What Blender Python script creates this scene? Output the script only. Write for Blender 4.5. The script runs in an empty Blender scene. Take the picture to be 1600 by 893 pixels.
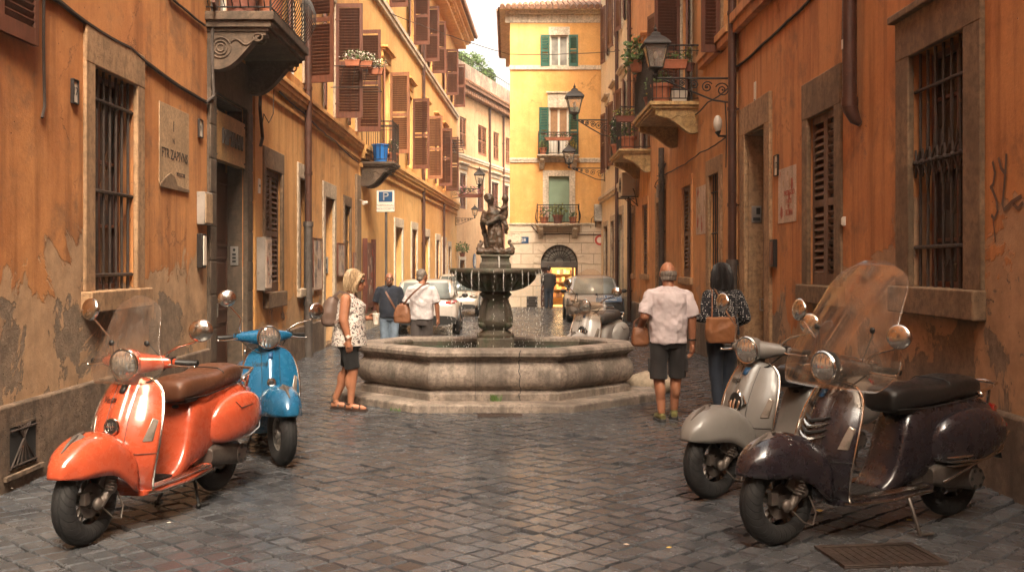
import bpy, bmesh, math, random
from mathutils import Vector, Matrix, noise as mnoise
random.seed(7)
R = math.radians
PI = math.pi
S = bpy.context.scene
C = S.collection

# ---------------------------------------------------------------- camera
F, CX, HY, CH = 1600.0, 795.0, 412.0, 1.7        # focal length and vanishing point in photo pixels, eye height
cam_d = bpy.data.cameras.new('camera')
cam = bpy.data.objects.new('camera', cam_d); C.objects.link(cam)
cam.location = (0, 0, CH); cam.rotation_euler = (PI/2, 0, 0)
cam_d.sensor_fit = 'HORIZONTAL'; cam_d.sensor_width = 36; cam_d.lens = 36
cam_d.shift_x = 5/1600; cam_d.shift_y = -34.5/1600
cam_d.clip_start = 0.05; cam_d.clip_end = 2000
S.camera = cam

# ---------------------------------------------------------------- sky, sun, exposure
SUN_EL, SUN_AZ = 50.0, 162.0 # azimuth clockwise from +Y: high, behind the camera on its right
W = bpy.data.worlds.new('World'); S.world = W; W.use_nodes = True
wn = W.node_tree.nodes; wl = W.node_tree.links
wn.clear()
sky = wn.new('ShaderNodeTexSky'); sky.sky_type = 'NISHITA'; sky.sun_disc = False
sky.sun_elevation = R(SUN_EL); sky.sun_rotation = R(SUN_AZ)
sky.air_density = 0.8; sky.dust_density = 9.0; sky.ozone_density = 0.3
warm = wn.new('ShaderNodeMix'); warm.data_type = 'RGBA'; warm.blend_type = 'MULTIPLY'
warm.inputs[0].default_value = 1.0
warm.inputs[7].default_value = (1.0, 0.90, 0.76, 1)   # thin warm summer haze over the sky
bg = wn.new('ShaderNodeBackground'); bg.inputs[1].default_value = 0.15
wo = wn.new('ShaderNodeOutputWorld')
hs_ = wn.new('ShaderNodeHueSaturation'); hs_.inputs['Saturation'].default_value = 0.35; wl.new(sky.outputs[0], hs_.inputs['Color']); wl.new(hs_.outputs[0], warm.inputs[6]); wl.new(warm.outputs[2], bg.inputs[0]); wl.new(bg.outputs[0], wo.inputs[0])
sl = bpy.data.lights.new('sun', 'SUN'); sl.energy = 1.2; sl.angle = R(30); sl.color = (1.0, 0.86, 0.66)
so = bpy.data.objects.new('sun', sl); C.objects.link(so)
so.rotation_euler = (R(90-SUN_EL), 0, R(180-SUN_AZ))
S.view_settings.view_transform = 'Standard'; S.view_settings.look = 'None'
S.view_settings.exposure = 2.4; S.view_settings.gamma = 1.0
S.view_settings.use_curve_mapping = False
S.cycles.max_bounces = 7; S.cycles.diffuse_bounces = 4; S.cycles.glossy_bounces = 4
S.cycles.transparent_max_bounces = 12; S.cycles.transmission_bounces = 6
S.cycles.use_denoising = True
S.cycles.caustics_reflective = False; S.cycles.caustics_refractive = False

# ---------------------------------------------------------------- things, parts, meshes
def wloc(o):
    v = Vector((0, 0, 0))
    while o is not None:
        v += o.location; o = o.parent
    return v

def tag(o, label=None, cat=None, group=None, kind=None):
    if label: o['label'] = label
    if cat: o['category'] = cat
    if group: o['group'] = group
    if kind: o['kind'] = kind
    return o

def thing(name, label, cat, loc=(0, 0, 0), rz=0.0, group=None):
    o = bpy.data.objects.new(name, None); C.objects.link(o)
    o.empty_display_size = 0.2
    o.location = loc; o.rotation_euler = (0, 0, rz)
    return tag(o, label, cat, group)

def copy_tree(o, parent=None):
    c = o.copy(); C.objects.link(c)
    if parent is not None: c.parent = parent
    for ch in list(o.children): copy_tree(ch, c)
    return c

class MB:
    """collects faces and links them as one mesh object"""
    def __init__(s, T=None):
        s.v = []; s.f = []; s.m = []; s.T = T
    def add(s, vs, fs, mi=0):
        b = len(s.v)
        T = s.T
        s.v.extend([tuple(T(*p)) if T else tuple(p) for p in vs])
        for f in fs:
            s.f.append([b+i for i in f]); s.m.append(mi)
        return s
    def box(s, x0, x1, y0, y1, z0, z1, mi=0):
        vs = [(x, y, z) for x in (x0, x1) for y in (y0, y1) for z in (z0, z1)]
        return s.add(vs, [(0,1,3,2),(4,6,7,5),(0,4,5,1),(2,3,7,6),(0,2,6,4),(1,5,7,3)], mi)
    def obox(s, c, d, M=None, mi=0):
        c = Vector(c); h = Vector(d)*0.5
        vs = []
        for x in (-1, 1):
            for y in (-1, 1):
                for z in (-1, 1):
                    p = Vector((x*h.x, y*h.y, z*h.z))
                    if M is not None: p = M @ p
                    vs.append(tuple(c+p))
        return s.add(vs, [(0,1,3,2),(4,6,7,5),(0,4,5,1),(2,3,7,6),(0,2,6,4),(1,5,7,3)], mi)
    def rings(s, rings, close=True, cap=True, mi=0):
        n = len(rings[0]); vs = [p for r in rings for p in r]; fs = []
        for i in range(len(rings)-1):
            for j in range(n if close else n-1):
                k = (j+1) % n
                fs.append((i*n+j, i*n+k, (i+1)*n+k, (i+1)*n+j))
        if cap and close:
            fs.append(tuple(range(n))[::-1]); fs.append(tuple((len(rings)-1)*n+j for j in range(n)))
        return s.add(vs, fs, mi)
    def tube(s, pts, r, n=8, cap=True, mi=0, loop=False):
        P = [Vector(p) for p in pts]; N = len(P)
        if not hasattr(r, '__len__'): r = [r]*N
        rings = []; up = None
        for i in range(N):
            if loop: t = P[(i+1) % N]-P[i-1]
            else: t = P[min(i+1, N-1)]-P[max(i-1, 0)]
            if t.length < 1e-9: t = Vector((0, 0, 1))
            t.normalize()
            if up is None:
                up = Vector((0, 0, 1)) if abs(t.z) < 0.9 else Vector((1, 0, 0))
            a = up - t*up.dot(t)
            if a.length < 1e-6: a = t.orthogonal()
            a.normalize(); b = t.cross(a); up = a
            rings.append([tuple(P[i]+(a*math.cos(2*PI*k/n)+b*math.sin(2*PI*k/n))*r[i]) for k in range(n)])
        if loop: rings.append(rings[0])
        return s.rings(rings, True, cap and not loop, mi)
    def lathe(s, prof, n=24, M=None, mi=0, c=(0, 0, 0), cap=True):
        c = Vector(c); rings = []
        for (r, z) in prof:
            ring = []
            for k in range(n):
                p = Vector((r*math.cos(2*PI*k/n), r*math.sin(2*PI*k/n), z))
                if M is not None: p = M @ p
                ring.append(tuple(c+p))
            rings.append(ring)
        return s.rings(rings, True, cap, mi)
    def ell(s, c, r, nu=14, nv=10, M=None, mi=0):
        c = Vector(c)
        if not hasattr(r, '__len__'): r = (r, r, r)
        rings = []
        for i in range(nv+1):
            th = PI*(i/nv); th = min(max(th, 0.02), PI-0.02)
            ring = []
            for k in range(nu):
                ph = 2*PI*k/nu
                p = Vector((r[0]*math.sin(th)*math.cos(ph), r[1]*math.sin(th)*math.sin(ph), r[2]*math.cos(th)))
                if M is not None: p = M @ p
                ring.append(tuple(c+p))
            rings.append(ring)
        return s.rings(rings, True, True, mi)
    def caps(s, p, q, r1, r2, n=12, mi=0):
        p = Vector(p); q = Vector(q); t = q-p; L = t.length
        if L < 1e-6: return s.ell(p, r1, mi=mi)
        t.normalize(); pts = []; rs = []
        for a in (80, 55, 28): pts.append(p-t*r1*math.sin(R(a))); rs.append(r1*math.cos(R(a)))
        pts += [p, q]; rs += [r1, r2]
        for a in (28, 55, 80): pts.append(q+t*r2*math.sin(R(a))); rs.append(r2*math.cos(R(a)))
        return s.tube(pts, rs, n, True, mi)
    def prism(s, poly, z0, z1, mi=0):
        n = len(poly)
        vs = [(x, y, z0) for x, y in poly]+[(x, y, z1) for x, y in poly]
        fs = [tuple(range(n))[::-1], tuple(range(n, 2*n))]+[(i, (i+1) % n, n+(i+1) % n, n+i) for i in range(n)]
        return s.add(vs, fs, mi)
    def build(s, name, mats, parent=None, world=False, bevel=0, sub=0, solid=0, solid_off=-1, ang=38, seg=2, smooth=True, remesh=0, disp=None, smoothit=0):
        if not isinstance(mats, (list, tuple)): mats = [mats]
        off = wloc(parent) if (world and parent is not None) else Vector((0, 0, 0))
        me = bpy.data.meshes.new(name)
        vs = [(p[0]-off.x, p[1]-off.y, p[2]-off.z) for p in s.v] if world else s.v
        me.from_pydata(vs, [], s.f)
        for m in mats: me.materials.append(m)
        if len(mats) > 1: me.polygons.foreach_set('material_index', s.m)
        bm = bmesh.new(); bm.from_mesh(me)
        bmesh.ops.recalc_face_normals(bm, faces=bm.faces)
        bm.to_mesh(me); bm.free()
        if smooth:
            me.polygons.foreach_set('use_smooth', [True]*len(me.polygons))
            if not sub and not remesh: me.set_sharp_from_angle(angle=R(ang))
        me.update()
        o = bpy.data.objects.new(name, me); C.objects.link(o)
        if parent is not None: o.parent = parent
        if remesh:
            md = o.modifiers.new('remesh', 'REMESH'); md.mode = 'VOXEL'; md.voxel_size = remesh; md.use_smooth_shade = True
        if smoothit:
            md = o.modifiers.new('smooth', 'SMOOTH'); md.iterations = smoothit; md.factor = 0.5
        if sub:
            md = o.modifiers.new('sub', 'SUBSURF'); md.levels = sub; md.render_levels = sub
        if disp:
            md = o.modifiers.new('disp', 'DISPLACE'); md.texture = disp[0]; md.strength = disp[1]; md.mid_level = 0.5; md.texture_coords = 'LOCAL'
        if solid:
            md = o.modifiers.new('solid', 'SOLIDIFY'); md.thickness = solid; md.offset = solid_off
        if bevel:
            md = o.modifiers.new('bevel', 'BEVEL'); md.width = bevel; md.segments = seg; md.limit_method = 'ANGLE'; md.angle_limit = R(40)
            if smooth: md.harden_normals = False
        return o

def clouds(name, size):
    t = bpy.data.textures.new(name, 'CLOUDS'); t.noise_scale = size; t.noise_depth = 2
    return t
TEX_FOLD = clouds('folds', 0.14); TEX_FINE = clouds('fine', 0.05); TEX_ROCK = clouds('rock', 0.22)

def text_mesh(txt, size, depth=0.0, shear=0.0, align='CENTER'):
    cu = bpy.data.curves.new('txt', 'FONT'); cu.body = txt; cu.size = size; cu.extrude = depth
    cu.shear = shear; cu.align_x = align; cu.align_y = 'CENTER'; cu.resolution_u = 3
    ob = bpy.data.objects.new('txt', cu); C.objects.link(ob)
    dg = bpy.context.evaluated_depsgraph_get()
    me = ob.evaluated_get(dg).to_mesh()
    vs = [tuple(v.co) for v in me.vertices]; fs = [tuple(p.vertices) for p in me.polygons]
    ob.evaluated_get(dg).to_mesh_clear()
    bpy.data.objects.remove(ob); bpy.data.curves.remove(cu)
    return vs, fs

# ---------------------------------------------------------------- materials
def srgb(h):
    h = h.lstrip('#'); c = [int(h[i:i+2], 16)/255 for i in (0, 2, 4)]
    return tuple(((x/12.92) if x <= 0.04045 else ((x+0.055)/1.055)**2.4) for x in c)
class NT:
    def __init__(s, name):
        s.mat = bpy.data.materials.new(name); s.mat.use_nodes = True
        s.t = s.mat.node_tree; s.n = s.t.nodes; s.l = s.t.links
        s.b = s.n['Principled BSDF']; s.out = s.n['Material Output']
        s._pos = None
    def link(s, a, b): s.l.new(a, b)
    def setin(s, sock, v):
        if hasattr(v, 'node'): s.l.new(v, sock)
        elif isinstance(v, (tuple, list)) and len(v) == 3 and sock.type == 'RGBA': sock.default_value = (*v, 1)
        else: sock.default_value = v
    def pos(s, scale=None, obj=False):
        if obj:
            o = s.n.new('ShaderNodeTexCoord').outputs['Object']
        else:
            o = s.n.new('ShaderNodeNewGeometry').outputs['Position']
        if scale is not None:
            m = s.n.new('ShaderNodeVectorMath'); m.operation = 'MULTIPLY'; s.link(o, m.inputs[0]); m.inputs[1].default_value = scale
            return m.outputs[0]
        return o
    def noise(s, vec, scale, detail=4, rough=0.55, dist=0.0):
        n = s.n.new('ShaderNodeTexNoise'); s.link(vec, n.inputs['Vector'])
        n.inputs['Scale'].default_value = scale; n.inputs['Detail'].default_value = detail
        n.inputs['Roughness'].default_value = rough; n.inputs['Distortion'].default_value = dist
        return n.outputs['Fac']
    def voro(s, vec, scale, feature='F1', rnd=1.0, out='Distance'):
        n = s.n.new('ShaderNodeTexVoronoi'); n.feature = feature; s.link(vec, n.inputs['Vector'])
        n.inputs['Scale'].default_value = scale; n.inputs['Randomness'].default_value = rnd
        return n.outputs[out]
    def ramp(s, v, a, b, lo=0.0, hi=1.0):
        n = s.n.new('ShaderNodeMapRange'); n.interpolation_type = 'SMOOTHSTEP'
        s.setin(n.inputs['Value'], v)
        n.inputs['From Min'].default_value = a; n.inputs['From Max'].default_value = b
        n.inputs['To Min'].default_value = lo; n.inputs['To Max'].default_value = hi
        return n.outputs[0]
    def math(s, op, a, b=0.0, clamp=False):
        n = s.n.new('ShaderNodeMath'); n.operation = op; n.use_clamp = clamp
        s.setin(n.inputs[0], a); s.setin(n.inputs[1], b); return n.outputs[0]
    def mix(s, f, a, b, mode='MIX'):
        n = s.n.new('ShaderNodeMix'); n.data_type = 'RGBA'; n.blend_type = mode
        s.setin(n.inputs[0], f); s.setin(n.inputs[6], a); s.setin(n.inputs[7], b); return n.outputs[2]
    def sep(s, vec):
        n = s.n.new('ShaderNodeSeparateXYZ'); s.link(vec, n.inputs[0]); return n.outputs
    def bump(s, h, strength=0.5, dist=0.02, prev=None):
        n = s.n.new('ShaderNodeBump'); n.inputs['Strength'].default_value = strength; n.inputs['Distance'].default_value = dist
        s.link(h, n.inputs['Height'])
        if prev is not None: s.link(prev, n.inputs['Normal'])
        return n.outputs[0]
    def fin(s, col=None, rough=None, normal=None, **kw):
        if col is not None: s.setin(s.b.inputs['Base Color'], col)
        if rough is not None: s.setin(s.b.inputs['Roughness'], rough)
        if normal is not None: s.link(normal, s.b.inputs['Normal'])
        for k, v in kw.items(): s.setin(s.b.inputs[k.replace('_', ' ')], v)
        return s.mat

def stucco(name, c1, c2, plaster, under, wear=0.5, worn_z=2.2, streak=0.6):
    m = NT(name); p = m.pos()
    n1 = m.noise(p, 0.45, 5, 0.6); n2 = m.noise(m.pos((2.6, 2.6, 0.22)), 1.6, 5, 0.6); n3 = m.noise(p, 22, 4, 0.7)
    n4 = m.noise(p, 2.4, 6, 0.65)
    col = m.mix(m.ramp(n1, 0.35, 0.65), c1, c2)
    col = m.mix(m.ramp(n4, 0.45, 0.75, 0, 0.55), col, tuple(x*1.25 for x in c2))
    col = m.mix(m.math('MULTIPLY', m.ramp(n2, 0.44, 0.68), streak), col, m.mix(1.0, col, (0.50, 0.42, 0.36), 'MULTIPLY'))
    col = m.mix(m.ramp(n3, 0.3, 0.7, 0, 0.22), col, m.mix(1.0, col, (0.55, 0.5, 0.45), 'MULTIPLY'))
    z = m.sep(p)[2]
    hg = m.ramp(z, 0.2, worn_z, 0.20*wear+0.07, -0.13)
    a = m.math('ADD', m.noise(p, 0.62, 9, 0.64, 0.5), hg)
    m1 = m.ramp(a, 0.555, 0.575); 
    b = m.math('ADD', m.noise(p, 1.1, 9, 0.66, 0.6), m.math('MULTIPLY', hg, 0.75))
    m2 = m.ramp(b, 0.655, 0.668)
    plc = m.mix(m.ramp(m.noise(p, 5, 5, 0.7), 0.3, 0.7), plaster, tuple(x*0.66 for x in plaster))
    unc = m.mix(m.ramp(m.noise(p, 9, 6, 0.75), 0.3, 0.7), under, tuple(x*0.5 for x in under))
    col = m.mix(m.math('MULTIPLY', m1, 0.8), col, plc); col = m.mix(m2, col, unc)
    # scratches and pits
    nz = m.n.new('ShaderNodeTexNoise'); m.link(p, nz.inputs['Vector']); nz.inputs['Scale'].default_value = 2.6; nz.inputs['Detail'].default_value = 7; nz.inputs['Roughness'].default_value = 0.7
    cr = m.voro(m.mix(0.45, p, nz.outputs['Color']), 1.5, 'DISTANCE_TO_EDGE')
    ck = m.math('MULTIPLY', m.ramp(cr, 0.0, 0.010, 1, 0), m.ramp(m.noise(p, 0.7, 3), 0.5, 0.6))
    col = m.mix(m.math('MULTIPLY', ck, 0.55), col, tuple(x*0.3 for x in under))
    pit = m.math('MULTIPLY', m.ramp(m.voro(p, 9), 0.03, 0.09, 1, 0), m.ramp(m.noise(p, 1.7, 2), 0.52, 0.6))
    col = m.mix(m.math('MULTIPLY', pit, 0.7), col, tuple(x*0.35 for x in under))
    h = m.math('ADD', m.math('MULTIPLY', m1, -0.35), m.math('MULTIPLY', m2, -1.0))
    h = m.math('SUBTRACT', h, m.math('MULTIPLY', ck, 0.5)); h = m.math('SUBTRACT', h, m.math('MULTIPLY', pit, 0.7))
    h = m.math('ADD', h, m.math('MULTIPLY', m.noise(p, 40, 5, 0.7), m.math('ADD', 0.22, m.math('MULTIPLY', m2, 0.9))))
    h = m.math('ADD', h, m.math('MULTIPLY', m.noise(p, 4, 4, 0.6), 0.5))
    grime = m.math('MULTIPLY', m.ramp(m.noise(p, 1.5, 7, 0.7, 0.3), 0.5, 0.7), 0.45*wear+0.08)
    col = m.mix(grime, col, tuple(x*0.32 for x in under))
    return m.fin(col, 0.88, m.bump(h, 0.9, 0.018))

def stone(name, c, var=0.5, rough=0.85, scale=1.0, pit=0.5, moss=None, coord_obj=False, bump=0.7, stain=0.45):
    m = NT(name); p = m.pos(obj=coord_obj)
    n1 = m.noise(p, 1.6*scale, 6, 0.65); n2 = m.noise(p, 14*scale, 6, 0.7)
    col = m.mix(m.ramp(n1, 0.32, 0.68), tuple(x*(1-var*0.6) for x in c), tuple(min(1, x*(1+var*0.35)) for x in c))
    col = m.mix(m.ramp(n2, 0.40, 0.66, 0, 0.7), col, tuple(x*0.38 for x in c))
    v = m.voro(p, 38*scale); pm = m.math('MULTIPLY', m.ramp(v, 0.05, 0.25, 1, 0), m.ramp(m.noise(p, 5*scale, 3), 0.45, 0.6))
    col = m.mix(m.math('MULTIPLY', pm, pit), col, tuple(x*0.25 for x in c))
    if moss is not None:
        mm = m.ramp(m.noise(p, 3.2*scale, 6, 0.7), 0.46, 0.62)
        col = m.mix(mm, col, moss)
    st = m.math('MULTIPLY', m.ramp(m.noise(m.pos((5, 5, 0.5), coord_obj), 1.5, 4), 0.46, 0.72), stain)
    col = m.mix(st, col, tuple(x*0.3 for x in c))
    h = m.math('SUBTRACT', m.math('ADD', m.math('MULTIPLY', n2, 0.7), m.math('MULTIPLY', n1, 0.6)), m.math('MULTIPLY', pm, 0.6))
    return m.fin(col, rough, m.bump(h, bump, 0.012))

def paint(name, c, rough=0.4, var=0.3, metallic=0.0, coat=0.0, wear=None, scale=1.0, obj=True, bump=0.15, spec=0.5):
    m = NT(name); p = m.pos(obj=obj)
    n1 = m.noise(p, 3*scale, 5, 0.65); n2 = m.noise(p, 30*scale, 4, 0.7)
    col = m.mix(m.ramp(n1, 0.3, 0.7, 0, 1), tuple(x*(1-var) for x in c), c)
    if wear is not None:
        wm = m.ramp(m.noise(p, 11*scale, 8, 0.75), 0.60, 0.66)
        col = m.mix(wm, col, wear)
    rr = m.ramp(n2, 0.3, 0.7, max(0.02, rough-0.12*rough*2), min(1, rough+0.14))
    m.fin(col, rr, m.bump(n2, bump, 0.004), Metallic=metallic)
    m.b.inputs['Coat Weight'].default_value = coat; m.b.inputs['Coat Roughness'].default_value = 0.06
    m.b.inputs['Specular IOR Level'].default_value = spec
    return m.mat

def wood(name, c, rough=0.55, fade=0.25):
    m = NT(name); p = m.pos()
    g = m.noise(m.pos((9, 9, 0.9)), 3.0, 5, 0.6); n = m.noise(p, 2.2, 4, 0.6)
    col = m.mix(m.ramp(g, 0.3, 0.7), tuple(x*0.62 for x in c), c)
    col = m.mix(m.ramp(n, 0.5, 0.75, 0, fade), col, tuple(min(1, x*1.7+0.02) for x in c))
    return m.fin(col, rough, m.bump(g, 0.3, 0.004))

def glass_dark(name, tint=(0.03, 0.03, 0.032)):
    m = NT(name); p = m.pos()
    col = m.mix(m.ramp(m.noise(p, 1.3, 3), 0.35, 0.65), tint, tuple(x*2.2 for x in tint))
    return m.fin(col, 0.08, m.bump(m.noise(p, 1.2, 2), 0.05, 0.02))

def screen_mat(name, haze=0.10, tint=(1, 0.93, 0.86), rough=0.06):
    m = NT(name); n = m.n; p = m.pos(obj=True)
    tr = n.new('ShaderNodeBsdfTransparent'); tr.inputs[0].default_value = (*[0.93*x for x in tint], 1)
    gl = n.new('ShaderNodeBsdfGlossy'); gl.inputs['Roughness'].default_value = rough
    df = n.new('ShaderNodeBsdfDiffuse'); df.inputs[0].default_value = (0.8, 0.72, 0.64, 1)
    fr = n.new('ShaderNodeFresnel'); fr.inputs[0].default_value = 1.45
    a = n.new('ShaderNodeMixShader'); b = n.new('ShaderNodeMixShader')
    m.setin(a.inputs[0], m.ramp(m.noise(p, 9, 6, 0.7), 0.3, 0.75, haze*0.5, haze*1.6))
    m.link(tr.outputs[0], a.inputs[1]); m.link(df.outputs[0], a.inputs[2])
    m.setin(b.inputs[0], m.math('MULTIPLY', fr.outputs[0], 0.5))
    m.link(a.outputs[0], b.inputs[1]); m.link(gl.outputs[0], b.inputs[2])
    m.link(b.outputs[0], m.out.inputs[0])
    return m.mat

def plain(name, c, rough=0.5, metallic=0.0, **kw):
    m = NT(name); p = m.pos(obj=True)
    n = m.noise(p, 8, 4, 0.6)
    col = m.mix(m.ramp(n, 0.3, 0.7), tuple(x*0.8 for x in c), c)
    return m.fin(col, rough, None, Metallic=metallic, **kw)

def emit(name, c, st):
    m = NT(name); m.fin(c, 0.5); m.b.inputs['Emission Color'].default_value = (*c, 1); m.b.inputs['Emission Strength'].default_value = st
    return m.mat

def cloth(name, c, var=0.25, pattern=None):
    m = NT(name); p = m.pos(obj=True)
    n = m.noise(p, 7, 4, 0.6); w = m.noise(p, 160, 2, 0.6)
    col = m.mix(m.ramp(n, 0.3, 0.7), tuple(x*(1-var) for x in c), c)
    if pattern == 'dots':
        v = m.voro(p, 52, 'F1', 0.35); col = m.mix(m.ramp(v, 0.22, 0.28, 1, 0), col, (0.75, 0.70, 0.64))
    elif pattern == 'floral':
        v = m.noise(p, 34, 3, 0.6, 0.8); col = m.mix(m.ramp(v, 0.53, 0.57), col, (0.05, 0.035, 0.035))
        v2 = m.noise(m.pos((1.3, 1.1, 0.9), True), 40, 2, 0.5); col = m.mix(m.ramp(v2, 0.62, 0.66), col, (0.30, 0.12, 0.10))
    m.fin(col, 0.9, m.bump(m.math('ADD', w, m.math('MULTIPLY', n, 2)), 0.25, 0.004))
    m.b.inputs['Sheen Weight'].default_value = 0.04
    return m.mat

def skin(name, c):
    m = NT(name); p = m.pos(obj=True)
    col = m.mix(m.ramp(m.noise(p, 9, 5, 0.6), 0.3, 0.7), tuple(x*0.78 for x in c), c)
    m.fin(col, 0.5, m.bump(m.noise(p, 60, 3), 0.15, 0.003))
    m.b.inputs['Subsurface Weight'].default_value = 0.08; m.b.inputs['Subsurface Radius'].default_value = (0.02, 0.008, 0.004)
    return m.mat

def hairmat(name, c, c2=None):
    m = NT(name); g = m.noise(m.pos((60, 60, 4), True), 2, 4, 0.6)
    return m.fin(m.mix(m.ramp(g, 0.35, 0.65), tuple(x*0.5 for x in c), c2 or c), 0.5, m.bump(g, 0.6, 0.008))

def leafmat(name, c, c2):
    m = NT(name)
    r = m.n.new('ShaderNodeNewGeometry').outputs['Random Per Island']
    col = m.mix(r, c, c2)
    m.fin(col, 0.55); m.b.inputs['Subsurface Weight'].default_value = 0.0
    return m.mat

M = {}
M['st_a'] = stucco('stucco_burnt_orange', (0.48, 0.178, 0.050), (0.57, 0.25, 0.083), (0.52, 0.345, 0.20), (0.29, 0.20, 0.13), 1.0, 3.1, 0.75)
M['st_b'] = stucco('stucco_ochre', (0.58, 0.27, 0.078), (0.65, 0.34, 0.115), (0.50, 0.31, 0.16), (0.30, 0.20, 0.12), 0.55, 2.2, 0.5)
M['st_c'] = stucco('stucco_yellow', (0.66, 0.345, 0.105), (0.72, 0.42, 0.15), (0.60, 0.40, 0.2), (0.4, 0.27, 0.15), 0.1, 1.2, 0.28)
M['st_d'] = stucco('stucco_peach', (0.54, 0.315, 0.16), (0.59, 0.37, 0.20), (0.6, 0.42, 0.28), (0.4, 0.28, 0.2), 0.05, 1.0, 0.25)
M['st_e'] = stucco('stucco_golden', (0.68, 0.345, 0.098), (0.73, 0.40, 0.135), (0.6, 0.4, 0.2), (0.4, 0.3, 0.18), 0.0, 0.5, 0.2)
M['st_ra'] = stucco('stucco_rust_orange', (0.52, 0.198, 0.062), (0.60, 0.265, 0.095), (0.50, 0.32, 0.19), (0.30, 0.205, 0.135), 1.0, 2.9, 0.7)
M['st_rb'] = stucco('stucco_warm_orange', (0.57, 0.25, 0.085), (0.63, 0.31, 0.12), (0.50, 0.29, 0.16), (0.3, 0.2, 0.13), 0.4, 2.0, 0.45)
M['st_rc'] = stucco('stucco_cream', (0.70, 0.55, 0.34), (0.74, 0.60, 0.40), (0.55, 0.42, 0.3), (0.4, 0.3, 0.2), 0.1, 1.5, 0.3)
M['plinth'] = stone('plinth_stone', (0.19, 0.125, 0.08), 0.9, 0.9, 1.0, 1.0, bump=1.8, stain=0.7)
M['stone_brown'] = stone('peperino_brown', (0.235, 0.145, 0.08), 0.5, 0.88, 1.0, 0.7, bump=0.9)
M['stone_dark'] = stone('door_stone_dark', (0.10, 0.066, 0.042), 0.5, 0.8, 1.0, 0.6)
M['stone_sand'] = stone('surround_sand', (0.40, 0.235, 0.12), 0.4, 0.88, 1.0, 0.5)
M['trav'] = stone('travertine_pale', (0.50, 0.385, 0.27), 0.35, 0.82, 1.0, 0.45)
M['trav_far'] = stone('travertine_light', (0.66, 0.54, 0.40), 0.25, 0.82, 1.0, 0.3)
M['basin'] = stone('fountain_travertine', (0.32, 0.255, 0.205), 0.8, 0.8, 1.3, 0.9, bump=1.3, stain=0.75)
M['mossy'] = stone('fountain_mossy_stone', (0.105, 0.078, 0.052), 0.7, 0.55, 2.5, 0.6, moss=(0.045, 0.052, 0.025), bump=1.0)
M['bronze'] = stone('statue_wet_stone', (0.14, 0.082, 0.05), 0.6, 0.34, 4.0, 0.5, moss=(0.065, 0.055, 0.038), bump=0.8)
M['balc_dark'] = stone('balcony_weathered', (0.13, 0.085, 0.055), 0.7, 0.85, 1.5, 0.6)
M['balc_cream'] = stone('balcony_cream', (0.55, 0.36, 0.15), 0.25, 0.8, 1.0, 0.3)
M['shut'] = wood('shutter_brown', (0.135, 0.042, 0.020), 0.5)
M['shut_l'] = wood('shutter_light_brown', (0.27, 0.105, 0.045), 0.55)
M['shut_dim'] = wood('shutter_faded', (0.16, 0.085, 0.050), 0.7, 0.5)
M['shut_g'] = wood('shutter_green', (0.012, 0.095, 0.055), 0.45, 0.1)
M['door'] = wood('door_wood', (0.075, 0.028, 0.014), 0.5)
M['iron'] = paint('wrought_iron', (0.028, 0.02, 0.017), 0.55, 0.4, 0.3, wear=(0.07, 0.035, 0.02), obj=False, bump=0.4)
M['rust'] = paint('rusty_bars', (0.06, 0.038, 0.028), 0.7, 0.5, 0.2, wear=(0.13, 0.06, 0.03), obj=False, bump=0.6)
M['pipe_b'] = paint('drainpipe_brown', (0.085, 0.034, 0.022), 0.45, 0.4, 0.2, wear=(0.12, 0.055, 0.035), obj=False, bump=0.3)
M['pipe_g'] = paint('drainpipe_grey', (0.13, 0.105, 0.09), 0.55, 0.4, 0.4, wear=(0.2, 0.16, 0.13), obj=False, bump=0.4)
M['glass'] = glass_dark('window_glass')
M['glass_l'] = glass_dark('window_glass_pale', (0.16, 0.15, 0.13))
M['white_frame'] = paint('window_frame_white', (0.72, 0.66, 0.56), 0.5, 0.15, obj=False)
M['blind'] = paint('roller_blind_green', (0.22, 0.30, 0.20), 0.7, 0.15, obj=False)
M['curtain'] = cloth('curtain_tan', (0.36, 0.20, 0.10))
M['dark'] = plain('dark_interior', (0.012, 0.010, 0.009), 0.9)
M['terra'] = paint('terracotta', (0.40, 0.13, 0.06), 0.8, 0.35, wear=(0.45, 0.25, 0.17))
M['terra_d'] = paint('terracotta_dark', (0.20, 0.065, 0.04), 0.8, 0.35)
M['blue_plastic'] = paint('blue_plastic', (0.02, 0.16, 0.50), 0.4, 0.15)
M['leaf'] = leafmat('leaf_green', (0.04, 0.085, 0.018), (0.10, 0.16, 0.035))
M['leaf_y'] = leafmat('leaf_yellow_green', (0.12, 0.16, 0.03), (0.26, 0.24, 0.05))
M['leaf_d'] = leafmat('leaf_dark', (0.02, 0.045, 0.014), (0.05, 0.085, 0.022))
M['fl_white'] = leafmat('petals_white', (0.60, 0.50, 0.42), (0.78, 0.68, 0.6))
M['fl_pink'] = leafmat('petals_pink', (0.55, 0.10, 0.17), (0.62, 0.27, 0.32))
M['fl_yel'] = leafmat('petals_yellow', (0.62, 0.36, 0.05), (0.5, 0.36, 0.06))
M['stem'] = plain('stem_brown', (0.08, 0.05, 0.03), 0.8)
M['roof'] = paint('roof_tile', (0.27, 0.135, 0.075), 0.85, 0.5, wear=(0.16, 0.11, 0.08), obj=False, bump=0.6)
M['marble'] = stone('plaque_marble', (0.50, 0.33, 0.19), 0.35, 0.6, 2.0, 0.4)
M['letter_dark'] = plain('letter_dark', (0.03, 0.02, 0.015), 0.6)
M['board'] = stone('sign_board_ochre', (0.40, 0.225, 0.08), 0.4, 0.7, 3.0, 0.5)
M['enamel'] = paint('enamel_white', (0.70, 0.62, 0.52), 0.35, 0.15)
M['paper'] = stone('torn_paper', (0.66, 0.49, 0.37), 0.3, 0.8, 3.0, 0.2, bump=0.3)
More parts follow.
